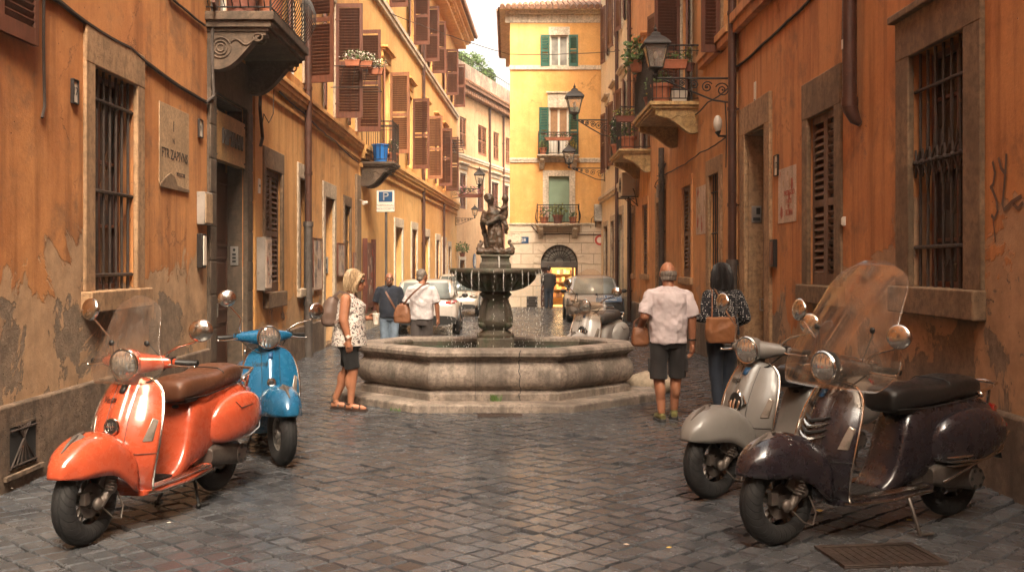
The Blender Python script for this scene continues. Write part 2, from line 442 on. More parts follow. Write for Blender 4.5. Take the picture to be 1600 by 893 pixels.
M['paper_red'] = plain('poster_ink_red', (0.42, 0.10, 0.06), 0.8)
M['paper_blue'] = plain('poster_ink_grey', (0.20, 0.16, 0.17), 0.8)
M['grey_box'] = paint('meter_box_grey', (0.30, 0.25, 0.21), 0.6, 0.35, wear=(0.14, 0.09, 0.06))
M['alu'] = paint('aluminium', (0.42, 0.38, 0.34), 0.4, 0.25, 0.7)
M['black'] = plain('black_plastic', (0.016, 0.015, 0.014), 0.5)
M['ac'] = paint('ac_unit_beige', (0.52, 0.46, 0.38), 0.5, 0.2)
M['cable'] = plain('cable_black', (0.035, 0.02, 0.013), 0.7)
M['sign_blue'] = paint('sign_blue', (0.02, 0.07, 0.16), 0.35, 0.1)
M['sign_red'] = paint('sign_red', (0.5, 0.05, 0.03), 0.35, 0.1)
M['lamp_glass'] = screen_mat('lamp_glass', 0.22, (1.0, 0.95, 0.86), 0.1)
M['board_red'] = wood('board_redbrown', (0.12, 0.032, 0.018), 0.5)
# ---------------------------------------------------------------- ground and cobbles
def mortar():
    m = NT('road_mortar'); p = m.pos()
    n = m.noise(p, 6, 6, 0.7)
    return m.fin(m.mix(m.ramp(n, 0.3, 0.7), (0.012, 0.010, 0.009), (0.035, 0.028, 0.023)), 0.8, m.bump(m.noise(p, 30, 4), 0.8, 0.02))
def cobble_mat():
    m = NT('basalt_cobbles'); p = m.pos()
    r = m.n.new('ShaderNodeNewGeometry').outputs['Random Per Island']
    col = m.mix(r, (0.040, 0.043, 0.049), (0.100, 0.104, 0.112))
    big = m.noise(p, 0.55, 4, 0.6)
    col = m.mix(m.ramp(big, 0.42, 0.68, 0, 0.45), col, (0.135, 0.132, 0.132))
    fine = m.noise(p, 28, 6, 0.72); mid = m.noise(p, 7, 5, 0.65)
    col = m.mix(m.ramp(fine, 0.4, 0.7, 0, 0.55), col, (0.03, 0.024, 0.02))
    dust = m.ramp(m.noise(p, 1.3, 6, 0.7), 0.55, 0.72, 0, 0.2)
    col = m.mix(dust, col, (0.17, 0.12, 0.085))
    ro = m.ramp(mid, 0.28, 0.72, 0.10, 0.32)
    h = m.math('ADD', m.math('MULTIPLY', fine, 0.5), mid)
    return m.fin(col, ro, m.bump(h, 0.26, 0.010))
M['mortar'] = mortar(); M['cobble'] = cobble_mat()
b = MB(); b.add([(-500, -500, -0.03), (500, -500, -0.03), (500, 500, -0.03), (-500, 500, -0.03)], [(0, 1, 2, 3)])
tag(b.build('ground', M['mortar']), kind='structure')

FX, FY = -0.17, 13.15                                  # fountain centre
def fount_poly(k=0.0):
    # squashed octagon in plan, grown by k
    base = [(-0.74, -1.05), (0.74, -1.05), (1.66, -0.12), (1.66, 0.32), (1.25, 1.02), (-1.25, 1.02), (-1.66, 0.32), (-1.66, -0.12)]
    out = []
    n = len(base)
    for i in range(n):
        p0 = Vector(base[i-1]); p1 = Vector(base[i]); p2 = Vector(base[(i+1) % n])
        e1 = (p1-p0).normalized(); e2 = (p2-p1).normalized()
        n1 = Vector((e1.y, -e1.x)); n2 = Vector((e2.y, -e2.x))
        bis = (n1+n2); bis = bis/ max(0.2, bis.dot(n1))
        q = p1+bis*k
        out.append((FX+q.x, FY+q.y))
    return out
def inside(poly, x, y):
    c = False; j = len(poly)-1
    for i in range(len(poly)):
        if (poly[i][1] > y) != (poly[j][1] > y) and x < (poly[j][0]-poly[i][0])*(y-poly[i][1])/(poly[j][1]-poly[i][1])+poly[i][0]: c = not c
        j = i
    return c
STEP = fount_poly(0.40)
def cobbles():
    rnd = random.Random(3); b = MB(); s = 0.158
    a = R(43); ca, sa = math.cos(a), math.sin(a)
    inner = fount_poly(0.30)
    vs = []; fs = []
    for i in range(-10, 350):
        for j in range(-250, 250):
            u = i*s; v = j*s
            x = ca*v - sa*u*1.0 + 0.0; y = sa*v + ca*u
            x, y = (v-u)*0.7071*1.02, (v+u)*0.7071*0.98
            # courses wander a little
            x += 0.05*math.sin(y*0.55)+0.02*math.sin(y*1.7+x); y += 0.06*math.sin(x*0.8+0.4)+0.02*math.sin(x*2.3)
            if y < 3.6 or y > 58: continue
            if y < 41 and (x < -3.83 or x > 3.78): continue
            if y >= 25 and x < -3.8+(y-25)*0.045-0.2: continue
            if x > 6 or x < -6: continue
            if inside(inner, x, y): continue
            dz = mnoise.noise(Vector((x*0.5, y*0.5, 0)))*0.016 + rnd.uniform(-0.005, 0.005)
            if rnd.random() < 0.02: dz -= rnd.uniform(0.008, 0.025)
            tx, ty = rnd.gauss(0, 0.009), rnd.gauss(0, 0.009)
            h = s*0.70711*(1-0.075)
            base = [(h, 0), (0, h), (-h, 0), (0, -h)]
            cs = [(x+px+rnd.gauss(0, 0.006), y+py+rnd.gauss(0, 0.006)) for px, py in base]
            k = len(vs)
            for (kk, zz) in ((1.0, -0.035), (0.98, -0.010), (0.90, 0.0)):
                for (cx_, cy_) in cs:
                    ox, oy = (cx_-x)*kk, (cy_-y)*kk
                    vs.append((x+ox, y+oy, zz+dz+ox*tx+oy*ty - 0.002))
            for q in range(2):
                for w in range(4):
                    w2 = (w+1) % 4
                    fs.append((k+q*4+w, k+q*4+w2, k+q*4+4+w2, k+q*4+4+w))
            fs.append((k+8, k+9, k+10, k+11))
    b.add(vs, fs)
    o = b.build('cobbled_street', M['cobble'], ang=24)
    tag(o, kind='structure')
cobbles()

# iron drain covers in the paving
def grate(name, label, x, y, w, d, rz):
    t = thing(name, label, 'drain cover', (x, y, 0.0), rz)
    b = MB(); b.box(-w/2, w/2, -d/2, d/2, -0.02, 0.006); b.build('plate', M['rust'], t, bevel=0.003)
    b = MB()
    for (x0, x1, y0, y1) in ((-w/2, w/2, -d/2, -d/2+0.035), (-w/2, w/2, d/2-0.035, d/2), (-w/2, -w/2+0.035, -d/2+0.035, d/2-0.035), (w/2-0.035, w/2, -d/2+0.035, d/2-0.035)):
        b.box(x0, x1, y0, y1, 0.006, 0.016)
    b.build('rim', M['rust'], t, bevel=0.003)
    b = MB(); n = int(w/0.05)
    for i in range(1, n):
        xx = -w/2+i*w/n
        b.box(xx-0.011, xx+0.011, -d/2+0.05, d/2-0.05, 0.004, 0.010)
    b.build('ribs', M['rust'], t)
grate('drain_cover', 'dark ribbed iron cover sunk in the cobbles in front of the dark purple scooter', 2.16, 5.97, 0.62, 0.42, 0.12)
grate('drain_cover', 'low rectangular iron cover in the cobbles at the foot of the fountain step', -0.10, 11.46, 0.50, 0.22, 0.0)
# ---------------------------------------------------------------- buildings
class Facade:
    """a vertical wall plane: u runs along it, z up, w out into the street"""
    def __init__(s, o, d, n):
        s.o = Vector(o); s.d = Vector(d).normalized(); s.n = Vector(n).normalized()
    def P(s, u, z, w=0.0):
        p = s.o + s.d*u + s.n*w
        return (p.x, p.y, z)
    def T(s): return lambda u, w, z: s.P(u, z, w)          # meshes are drawn as (along, out, up)
    def at(s, px, py):
        """point of the wall plane seen at a photo pixel -> (u, z)"""
        r = Vector(((px-CX)/F, 1.0)); t = s.o.dot(s.n)/r.dot(s.n)
        return (r*t - s.o).dot(s.d), CH+(HY-py)*t/F
    def u(s, px): return s.at(px, HY)[0]

class Building:
    def __init__(s, name, label, fac, u0, u1, h, mat, depth=7.0):
        s.fac = fac; s.u0, s.u1, s.h = u0, u1, h; s.mat = mat; s.depth = depth
        um = (u0+u1)/2
        p = fac.P(um, 0, -depth/2)
        s.t = thing(name, label, 'building', (p[0], p[1], 0))
        s.holes = []
    def mb(s): return MB(s.fac.T())
    def part(s, name, b, mat, parent=None, **kw):
        return b.build(name, mat, parent or s.t, world=True, **kw)
    def hole(s, u0, u1, z0, z1, d=0.2):
        s.holes.append((u0, u1, z0, z1, d))
    def finish(s):
        f = s.fac; b = s.mb()
        us = sorted({s.u0, s.u1, *[h[0] for h in s.holes], *[h[1] for h in s.holes]})
        zs = sorted({-0.05, s.h, *[h[2] for h in s.holes], *[h[3] for h in s.holes]})
        us = [u for u in us if s.u0 <= u <= s.u1]
        for i in range(len(us)-1):
            for j in range(len(zs)-1):
                uc, zc = (us[i]+us[i+1])/2, (zs[j]+zs[j+1])/2
                if any(h[0] < uc < h[1] and h[2] < zc < h[3] for h in s.holes): continue
                b.add([(us[i], 0, zs[j]), (us[i+1], 0, zs[j]), (us[i+1], 0, zs[j+1]), (us[i], 0, zs[j+1])], [(0, 1, 2, 3)])
        for (a, c, z0, z1, d) in s.holes:
            for q in ([(a, 0, z0), (a, -d, z0), (a, -d, z1), (a, 0, z1)], [(c, 0, z0), (c, -d, z0), (c, -d, z1), (c, 0, z1)],
                      [(a, 0, z0), (c, 0, z0), (c, -d, z0), (a, -d, z0)], [(a, 0, z1), (c, 0, z1), (c, -d, z1), (a, -d, z1)]):
                b.add(q, [(0, 1, 2, 3)])
        D = s.depth
        b.add([(s.u0, 0, -0.05), (s.u0, -D, -0.05), (s.u0, -D, s.h), (s.u0, 0, s.h)], [(0, 1, 2, 3)])
        b.add([(s.u1, 0, -0.05), (s.u1, -D, -0.05), (s.u1, -D, s.h), (s.u1, 0, s.h)], [(0, 1, 2, 3)])
        b.add([(s.u0, -D, -0.05), (s.u1, -D, -0.05), (s.u1, -D, s.h), (s.u0, -D, s.h)], [(0, 1, 2, 3)])
        b.add([(s.u0, 0, s.h), (s.u1, 0, s.h), (s.u1, -D, s.h), (s.u0, -D, s.h)], [(0, 1, 2, 3)])
        s.part('wall', b, s.mat, smooth=False)
    def bx(s, name, u0, u1, w0, w1, z0, z1, mat, parent=None, bevel=0.006, **kw):
        b = s.mb(); b.box(u0, u1, w0, w1, z0, z1)
        return s.part(name, b, mat, parent, bevel=bevel, **kw)
    # --- openings
    def surround(s, u0, u1, z0, z1, wl, wt, mat, parent, proj=0.03, top_moulding=False, foot=None):
        b = s.mb(); zb = z0 if foot is None else foot
        b.box(u0-wl, u0+0.012, -0.02, proj, zb, z1); b.box(u1-0.012, u1+wl, -0.02, proj, zb, z1)
        b.box(u0-wl, u1+wl, -0.02, proj+0.003, z1-0.012, z1+wt)
        if top_moulding: b.box(u0-wl-0.05, u1+wl+0.05, -0.02, proj+0.06, z1+wt-0.002, z1+wt+0.07)
        return s.part('surround', b, mat, parent, bevel=0.012)
    def glazing(s, u0, u1, z0, z1, d, parent, frame='white_frame', glass='glass', mull=True, bars=(0.5,)):
        b = s.mb(); fw = 0.055; m0 = -d+0.004
        b.box(u0, u0+fw, m0, m0+0.05, z0, z1); b.box(u1-fw, u1, m0, m0+0.05, z0, z1)
        b.box(u0+fw, u1-fw, m0, m0+0.05, z0, z0+fw); b.box(u0+fw, u1-fw, m0, m0+0.05, z1-fw, z1)
        um = (u0+u1)/2
        if mull: b.box(um-0.04, um+0.04, m0, m0+0.056, z0+fw, z1-fw)
        for t in bars:
            zz = z0+(z1-z0)*t
            b.box(u0+fw, u1-fw, m0, m0+0.044, zz-0.015, zz+0.015)
        s.part('frame', b, M[frame], parent, bevel=0.004)
        b = s.mb(); b.box(u0+0.01, u1-0.01, -d-0.03, -d+0.018, z0+0.01, z1-0.01)
        s.part('pane', b, M[glass], parent)
    def leaf(s, hu, hw, z0, z1, width, ang, mat, parent, near=True, slats=None, dense=0.062):
        """a louvred shutter leaf hinged at (hu, hw)"""
        a = R(ang); dr = (math.cos(a) if near else -math.cos(a), math.sin(a)); pr = (-dr[1], dr[0])
        f = s.fac
        def T(x, t, z): return f.P(hu+dr[0]*x+pr[0]*t, z, hw+dr[1]*x+pr[1]*t)
        b = MB(T); th = 0.02; fw = 0.065
        b.box(0, fw, -th, th, z0, z1); b.box(width-fw, width, -th, th, z0, z1)
        H = z1-z0; rails = [(z0, z0+0.13), (z0+H*0.46, z0+H*0.46+0.085), (z1-0.085, z1)]
        for r0, r1 in rails: b.box(fw, width-fw, -th+0.002, th-0.002, r0, r1)
        zz = z0+0.16
        while zz < z1-0.11:
            if not (rails[1][0]-0.035 < zz < rails[1][1]+0.03):
                b.add([(fw, -0.018, zz-0.022), (width-fw, -0.018, zz-0.022), (width-fw, 0.018, zz+0.022), (fw, 0.018, zz+0.022),
                       (fw, -0.018, zz-0.013), (width-fw, -0.018, zz-0.013), (width-fw, 0.018, zz+0.031), (fw, 0.018, zz+0.031)],
                      [(0, 1, 2, 3), (4, 5, 6, 7), (0, 1, 5, 4), (2, 3, 7, 6)])
            zz += dense
        for zh in (z0+0.3, z1-0.35): b.box(-0.02, 0.10, th, th+0.012, zh-0.02, zh+0.02)
        return s.part('shutter', b, mat, parent, smooth=False)
    def win(s, u0, u1, z0, z1, d=0.18, sur=None, sill=None, name='window', near=None, far=None, shut='shut', closed=False, glass='glass', frame='white_frame', head=None, bars=(0.35, 0.68), inset=0.0):
        """window: hole, surround, sill, glazing; near/far = opening angle of the shutter leaves"""
        s.hole(u0, u1, z0, z1, d)
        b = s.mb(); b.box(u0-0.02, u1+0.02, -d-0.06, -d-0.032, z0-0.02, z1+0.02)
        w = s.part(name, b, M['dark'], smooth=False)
        if sur: s.surround(u0, u1, z0, z1, sur[0], sur[1], M[sur[2]], w, *(sur[3:]))
        if sill:
            b = s.mb(); b.box(u0-sill[0], u1+sill[0], -d+0.002, sill[1], z0-sill[2], z0+0.004)
            s.part('sill', b, M[sill[3]], w, bevel=0.015)
        if not closed: s.glazing(u0, u1, z0, z1, d, w, frame, glass, True, bars)
        hw = (u1-u0)/2
        sm = M[shut]
        if closed:
            s.leaf(u0+0.01, -0.06-inset, z0+0.01, z1-0.01, hw-0.014, 0, sm, w, True, dense=0.085); s.leaf(u1-0.01, -0.06-inset, z0+0.01, z1-0.01, hw-0.014, 0, sm, w, False, dense=0.085)
        if near is not None: s.leaf(u0-0.02, 0.045, z0, z1, hw, near, sm, w, True)
        if far is not None: s.leaf(u1+0.02, 0.045, z0, z1, hw, far, sm, w, False)
        if head:
            b = s.mb(); e = 0.14
            b.box(u0-e, u1+e, -0.01, 0.05, z1+0.22, z1+0.42); b.box(u0-e-0.05, u1+e+0.05, -0.01, 0.13, z1+0.418, z1+0.47); b.box(u0-e-0.10, u1+e+0.10, -0.01, 0.19, z1+0.468, z1+0.53)
            s.part('hood', b, M[head], w, bevel=0.01)
        return w
    def grille(s, u0, u1, z0, z1, parent, n=6, hz=(0.12, 0.5, 0.85), w=-0.05, r=0.011, mat='rust', ends=0.06):
        b = s.mb()
        for i in range(n):
            u = u0+(u1-u0)*(i+0.5)/n
            b.tube([(u, w, z0), (u+random.uniform(-.004, .004), w+random.uniform(-.004, .004), (z0+z1)/2), (u, w, z1)], r, 6)
        for t in hz:
            zz = z0+(z1-z0)*t
            b.tube([(u0-ends, w+0.014, zz), (u1+ends, w+0.014, zz)], r*1.25, 6)
        return s.part('grille', b, M[mat], parent)
    def doorway(s, u0, u1, z1, d=0.4, sur=None, mat='door', name='door', panels=True, leaves=2, transom=None):
        s.hole(u0, u1, 0.0, z1, d+0.1)
        b = s.mb(); b.box(u0-0.01, u1+0.01, -d-0.09, -d-0.03, 0.0, z1)
        dt = s.part(name, b, M[mat], smooth=False)
        zt = z1 if transom is None else transom
        hw = (u1-u0)/leaves
        for k in range(leaves):
            a = u0+k*hw+0.008; c = a+hw-0.016; b = s.mb()
            b.box(a, c, -d-0.031, -d+0.01, 0.02, zt)
            for (q0, q1) in ((0.05, 0.30), (0.34, 0.60), (0.64, 0.95)):
                z0, zz1 = 0.02+(zt)*q0, zt*q1
                if panels:
                    b.box(a+0.07, c-0.07, -d+0.008, -d+0.028, z0, z0+0.03); b.box(a+0.07, c-0.07, -d+0.008, -d+0.028, zz1-0.03, zz1)
                    b.box(a+0.07, a+0.10, -d+0.008, -d+0.027, z0+0.03, zz1-0.03); b.box(c-0.10, c-0.07, -d+0.008, -d+0.027, z0+0.03, zz1-0.03)
                    b.box(a+0.14, c-0.14, -d+0.008, -d+0.02, z0+0.08, zz1-0.08)
            s.part('leaf', b, M[mat], dt, bevel=0.006)
        b = s.mb(); um = (u0+u1)/2 if leaves == 2 else u1-0.12
        b.tube([(um+0.05, -d+0.01, 0.98), (um+0.05, -d+0.07, 0.98), (um+0.05, -d+0.075, 1.15), (um+0.05, -d+0.01, 1.15)], 0.012, 6)
        s.part('handle', b, M['alu'], dt)
        if sur: s.surround(u0, u1, 0.0, z1, sur[0], sur[1], M[sur[2]], dt, *(sur[3:]))
        b = s.mb(); b.box(u0, u1, -d-0.03, 0.02, -0.02, 0.05); s.part('threshold', b, M['stone_brown'], dt, bevel=0.01)
        return dt
    def pipe(s, u, z0, z1, w=0.10, r=0.055, mat='pipe_b', clamps=True, cast_to=None):
        b = s.mb(); zz = z0 if cast_to is None else cast_to
        b.tube([(u, w, zz), (u, w, z1)], r, 12)
        z = zz+0.9
        while z < z1:
            b.tube([(u, w, z-0.03), (u, w, z+0.03)], r*1.18, 12); b.box(u-0.012, u+0.012, 0.0, w, z-0.012, z+0.012); z += 1.55
        o = s.part('drainpipe', b, M[mat])
        if cast_to is not None:
            b = s.mb(); b.tube([(u, w, z0), (u, w, cast_to)], r*1.22, 12); b.tube([(u, w, cast_to-0.07), (u, w, cast_to+0.02)], r*1.45, 12)
            b.tube([(u, w, z0+0.95), (u, w, z0+1.0)], r*1.4, 12)
            s.part('standpipe', b, M['pipe_g'], o)
        return o
    def cornice(s, z, h, proj, mat, u0=None, u1=None, name='cornice', steps=2):
        b = s.mb(); u0 = s.u0 if u0 is None else u0; u1 = s.u1 if u1 is None else u1
        for i in range(steps):
            t0 = i/steps; t1 = (i+1)/steps
            b.box(u0, u1, -0.02, proj*(0.45+0.55*t1)+0.002*i, z+h*t0-(0.002 if i else 0), z+h*t1)
        return s.part(name, b, mat, bevel=0.01)
    def balcony(s, u0, u1, z, proj, slab_mat, rail='iron', h=1.0, belly=0.0, brackets='scroll', th=0.16, spacing=0.11):
        """slab with moulded edge, two brackets below, an iron railing"""
        b = s.mb(); b.box(u0, u1, -0.02, proj, z-th*0.45, z); b.box(u0+0.04, u1-0.04, -0.02, proj-0.04, z-th*0.8, z-th*0.448); b.box(u0+0.08, u1-0.08, -0.02, proj-0.08, z-th, z-th*0.798)
        o = s.part('balcony', b, slab_mat, bevel=0.008)
        for uu in (u0+0.10, u1-0.28):
            b = s.mb(); L = proj-0.12
            # console outline in the w-z plane
            pr = []
            for k in range(11):
                t = k/10
                if brackets == 'scroll': dz = 0.40*(1-t)**0.8+0.10*math.sin(t*PI*1.5)+0.06
                else: dz = 0.34*(1-t)+0.10*math.sin(t*PI*2)*(1-t)+0.09
                pr.append((L*t, z-th-max(0.05, dz)))
            poly = [(0, z-th+0.002), *[(w, zz) for w, zz in pr], (L, z-th+0.002)]
            n = len(poly)
            vs = [(uu, w, zz) for w, zz in poly]+[(uu+0.18, w, zz) for w, zz in poly]
            b.add(vs, [tuple(range(n)), tuple(range(n, 2*n))]+[(i, (i+1) % n, n+(i+1) % n, n+i) for i in range(n)])
            for q in (uu-0.006, uu+0.186):
                for rr in (0.13, 0.085, 0.045):
                    b.tube([(q, 0.17+rr*math.cos(2*PI*k/16), z-th-0.20+rr*math.sin(2*PI*k/16)) for k in range(16)], 0.012, 5, loop=True)
                b.tube([(q, 0.30+t*(L-0.38), z-th-0.13+0.035*math.sin(t*9)) for t in [k/12 for k in range(13)]], 0.014, 5)
                b.tube([(q, L-0.10+0.06*math.cos(2*PI*k/12), z-th-0.07+0.05*math.sin(2*PI*k/12)) for k in range(12)], 0.012, 5, loop=True)
            b2 = s.part('bracket', b, slab_mat, o, bevel=0.006)
        b = s.mb(); e = 0.05
        def post(u, w, du, dw):
            if belly:
                pts = []
                for k in range(8):
                    t = k/7; q = belly*math.sin(PI*min(1, t*1.25))*(1-t)**0.35
                    pts.append((u+du*q, w+dw*q, z+0.06+(h-0.06)*t))
                b.tube(pts, 0.008, 5)
            else: b.tube([(u, w, z+0.06), (u, w, z+h)], 0.008, 5)
        n = max(3, int((u1-u0-2*e)/spacing))
        for i in range(n+1): post(u0+e+(u1-u0-2*e)*i/n, proj-e, 0, 1)
        m = max(2, int((proj-e)/spacing))
        for i in range(m):
            w = (proj-e)*i/m+0.03; post(u0+e, w, -1, 0); post(u1-e, w, 1, 0)
        for zz, rr in ((z+0.06, 0.011), (z+h, 0.018), (z+h-0.10, 0.009)):
            b.tube([(u0+e, 0, zz), (u0+e, proj-e, zz), (u1-e, proj-e, zz), (u1-e, 0, zz)], rr, 6)
        for (uu, ww) in ((u0+e, proj-e), (u1-e, proj-e)): b.tube([(uu, ww, z), (uu, ww, z+h+0.05)], 0.014, 6)
        s.part('railing', b, M[rail], o)
        return o
    def eave(s, z, proj, mat_s, u0=None, u1=None, pitch=0.35, tiles=True):
        u0 = s.u0 if u0 is None else u0; u1 = s.u1 if u1 is None else u1
        b = s.mb(); b.box(u0, u1, -0.05, proj*0.55, z-0.55, z-0.30); b.box(u0, u1, -0.05, proj*0.8, z-0.302, z-0.16); b.box(u0, u1, -0.05, proj, z-0.162, z-0.06)
        k = u0+0.2
        while k < u1: b.box(k, k+0.14, 0.0, proj*0.72, z-0.42, z-0.30); k += 0.55
        s.part('eave', b, mat_s, bevel=0.008)
        b = s.mb(); D = s.depth
        b.add([(u0, proj+0.12, z-0.06), (u1, proj+0.12, z-0.06), (u1, -D, z-0.06+pitch*(D+proj)), (u0, -D, z-0.06+pitch*(D+proj)),
               (u0, proj+0.12, z-0.02), (u1, proj+0.12, z-0.02), (u1, -D, z-0.02+pitch*(D+proj)), (u0, -D, z-0.02+pitch*(D+proj))],
              [(0, 1, 2, 3), (4, 5, 6, 7), (0, 1, 5, 4), (2, 3, 7, 6), (0, 3, 7, 4), (1, 2, 6, 5)])
        if tiles:
            k = u0+0.1
            while k < u1-0.1:
                L = 3.5
                b.tube([(k, proj+0.16, z+0.0), (k, proj-L, z+0.0+pitch*L)], 0.085, 8); k += 0.24
        s.part('roof', b, M['roof'])

M['terrace'] = stone('terrace_weathered', (0.36, 0.26, 0.19), 0.9, 0.9, 0.7, 0.5, stain=0.8)
LA_F = Facade((-3.80, 0), (0, 1), (1, 0))
LB_F = Facade((-3.765, 0), (0, 1), (1, 0))
LC_F = Facade((-3.75, 25.75), (0.045, 1), (1, -0.045))
pe = LC_F.P(25.4, 0)
LD_F = Facade((pe[0], pe[1]), (0.27, 1), (1, -0.27))
RA_F = Facade((3.72, 0), (0, 1), (-1, 0))
RB_F = Facade((3.66, 0), (0, 1), (-1, 0))
RC_F = Facade((3.62, 0), (0, 1), (-1, 0))
E_F = Facade((0.05, 40.2), (1, 0), (0, -1))

# ======== left near building: burnt orange, barred window, dark stone doorway
u_door0, u_door1 = 13.15, 14.72
LA = Building('orange_building', 'burnt orange building with barred window and dark stone doorway beside the coral scooter', LA_F, -9.0, 15.2, 19.5, M['st_a'])  # height above the frame raised to shade the near street
w = LA.win(9.34, 10.42, 1.45, 3.52, 0.22, ('0', 0, 'stone_sand')[:0] or (0.2, 0.33, 'stone_sand', 0.03), (0.24, 0.10, 0.19, 'stone_sand'), glass='glass', frame='shut', bars=(0.3, 0.6))
LA.grille(9.34, 10.42, 1.45, 3.52, w, 7, (0.07, 0.45, 0.86), -0.05, 0.014)
w = LA.win(6.3, 7.5, 3.42, 5.2, 0.2, None, None, near=None, far=179, shut='shut')
w = LA.win(3.0, 4.2, 1.45, 3.52, 0.22, (0.2, 0.33, 'stone_sand', 0.03), (0.24, 0.10, 0.19, 'stone_sand'), closed=True)
for (a, c) in ((-2.5, -1.4), (2.2, 3.3), (10.0, 11.2)):
    LA.win(a, c, 5.6, 7.9, 0.2, (0.16, 0.2, 'stone_sand', 0.03), (0.2, 0.1, 0.12, 'stone_sand'), near=170, far=170)
for (a, c) in ((-2.5, -1.4), (2.2, 3.3), (7.0, 8.1), (11.5, 12.6)):
    LA.win(a, c, 9.6, 11.8, 0.2, (0.16, 0.2, 'stone_sand', 0.03), (0.2, 0.1, 0.12, 'stone_sand'), near=170, far=170)
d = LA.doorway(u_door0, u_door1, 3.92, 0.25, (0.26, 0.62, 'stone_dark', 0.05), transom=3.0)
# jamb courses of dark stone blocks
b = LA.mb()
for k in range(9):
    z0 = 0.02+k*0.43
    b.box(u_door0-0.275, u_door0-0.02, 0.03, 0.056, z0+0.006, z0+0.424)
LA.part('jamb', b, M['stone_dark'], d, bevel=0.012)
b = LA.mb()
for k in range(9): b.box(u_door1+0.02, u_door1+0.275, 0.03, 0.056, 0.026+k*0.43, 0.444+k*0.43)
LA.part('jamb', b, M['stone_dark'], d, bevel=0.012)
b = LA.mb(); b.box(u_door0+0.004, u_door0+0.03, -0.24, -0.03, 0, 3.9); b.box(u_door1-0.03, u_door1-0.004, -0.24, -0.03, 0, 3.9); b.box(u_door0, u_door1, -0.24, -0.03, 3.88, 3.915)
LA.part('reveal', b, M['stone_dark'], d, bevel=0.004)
LA.bx('plinth', -9.0, u_door0-0.28, -0.02, 0.055, -0.05, 0.64, M['plinth'], bevel=0.02)
LA.hole(7.66, 8.12, 0.14, 0.50, 0.2)
# cellar grating set in the plinth
b = LA.mb(); b.box(7.62, 8.16, -0.02, 0.052, 0.10, 0.14)
# the door for the balcony above
LA.win(13.2, 14.5, 4.90, 7.5, 0.25, (0.16, 0.3, 'stone_sand', 0.03), None, near=168, far=168)
LA.cornice(4.62, 0.16, 0.07, M['st_a'], 15.1, 15.2)
bal = LA.balcony(12.8, 15.05, 4.86, 0.86, M['balc_dark'], belly=0.2, h=1.05, th=0.24, spacing=0.095)
LA.finish(); LA.eave(19.5, 0.8, M['st_a'])

def cellar(bd, u0, u1, z0, z1):
    b = bd.mb(); e = 0.05
    b.box(u0-e-0.05, u1+e+0.05, 0.056, 0.085, z0-e-0.02, z0-e+0.02)
    o = bd.part('cellar_vent', b, M['plinth'], bevel=0.006)
    b = bd.mb(); b.box(u0, u1, 0.056, 0.062, z1, z1+0.02); bd.part('lintel', b, M['plinth'], o)
    b = bd.mb(); b.box(u0, u1, 0.0565, 0.058, z0, z1); bd.part('opening', b, M['dark'], o)  # black panel on the plinth stands in for the shade inside the vent
    b = bd.mb(); n = 6
    for i in range(n):
        u = u0+(u1-u0)*i/(n-1)
        b.tube([(u, 0.062, z0), (u0+(u1-u0)*(n-1-i)/(n-1)*0.5+(u1-u0)*0.25, 0.064, z1)], 0.008, 5)
    b.tube([(u0, 0.066, z0+0.02), (u1, 0.066, z0+0.02)], 0.009, 5); b.tube([(u0, 0.066, z1-0.03), (u1, 0.066, z1-0.03)], 0.009, 5)
    bd.part('grating', b, M['rust'], o)
cellar(LA, 7.68, 8.10, 0.15, 0.47)

# ======== second left building: ochre, open shutters above
LB = Building('ochre_building', 'ochre building with noticeboards between the dark doorway and the parking sign', LB_F, 15.2, 25.75, 13.6, M['st_b'])
w = LB.win(15.78, 16.92, 1.25, 3.19, 0.14, (0.13, 0.32, 'stone_brown', 0.03), (0.1, 0.09, 0.24, 'stone_brown'), closed=True, shut='shut_dim')
w = LB.win(18.35, 19.2, 1.25, 3.25, 0.18, (0.16, 0.26, 'trav', 0.03), (0.16, 0.08, 0.15, 'trav'), glass='glass', frame='shut')
LB.doorway(20.85, 21.95, 3.08, 0.3, (0.20, 0.30, 'trav', 0.04))
w = LB.win(23.4, 24.25, 1.4, 3.05, 0.2, (0.14, 0.22, 'stone_brown', 0.03), (0.14, 0.07, 0.12, 'stone_brown'), glass='glass', frame='shut')
LB.grille(23.4, 24.25, 1.4, 3.05, w, 5, (0.1, 0.5, 0.9))
LB.win(20.9, 22.05, 4.84, 7.3, 0.22, (0.14, 0.25, 'trav', 0.04), None, near=172, far=88, head='trav')
LB.win(24.05, 25.2, 4.95, 7.45, 0.22, (0.14, 0.25, 'trav', 0.04), None, near=172, far=85)
LB.win(17.6, 18.75, 5.0, 7.4, 0.22, (0.14, 0.25, 'trav', 0.04), None, near=172, far=70, head='trav')
for (a, c) in ((16.4, 17.5), (20.0, 21.1), (23.6, 24.7)):
    LB.win(a, c, 9.3, 11.4, 0.2, (0.14, 0.2, 'trav', 0.03), (0.18, 0.1, 0.12, 'trav'), near=165, far=120)
LB.bx('plinth', 15.2, 20.6, -0.02, 0.05, -0.05, 0.58, M['plinth'], bevel=0.02)
LB.bx('plinth', 22.2, 25.75, -0.02, 0.05, -0.05, 0.58, M['plinth'], bevel=0.02)
LB.cornice(4.50, 0.24, 0.14, M['st_b'], steps=3)
LB.cornice(4.30, 0.07, 0.04, M['st_b'], name='string_course', steps=1)
LB.pipe(18.72, 0.0, 13.2, 0.10, 0.065, cast_to=2.45)
LB.bx('corner_pier', 25.05, 25.74, -0.02, 0.06, -0.05, 3.9, M['stone_brown'], bevel=0.02)
LB.finish(); LB.eave(13.6, 0.8, M['st_b'])

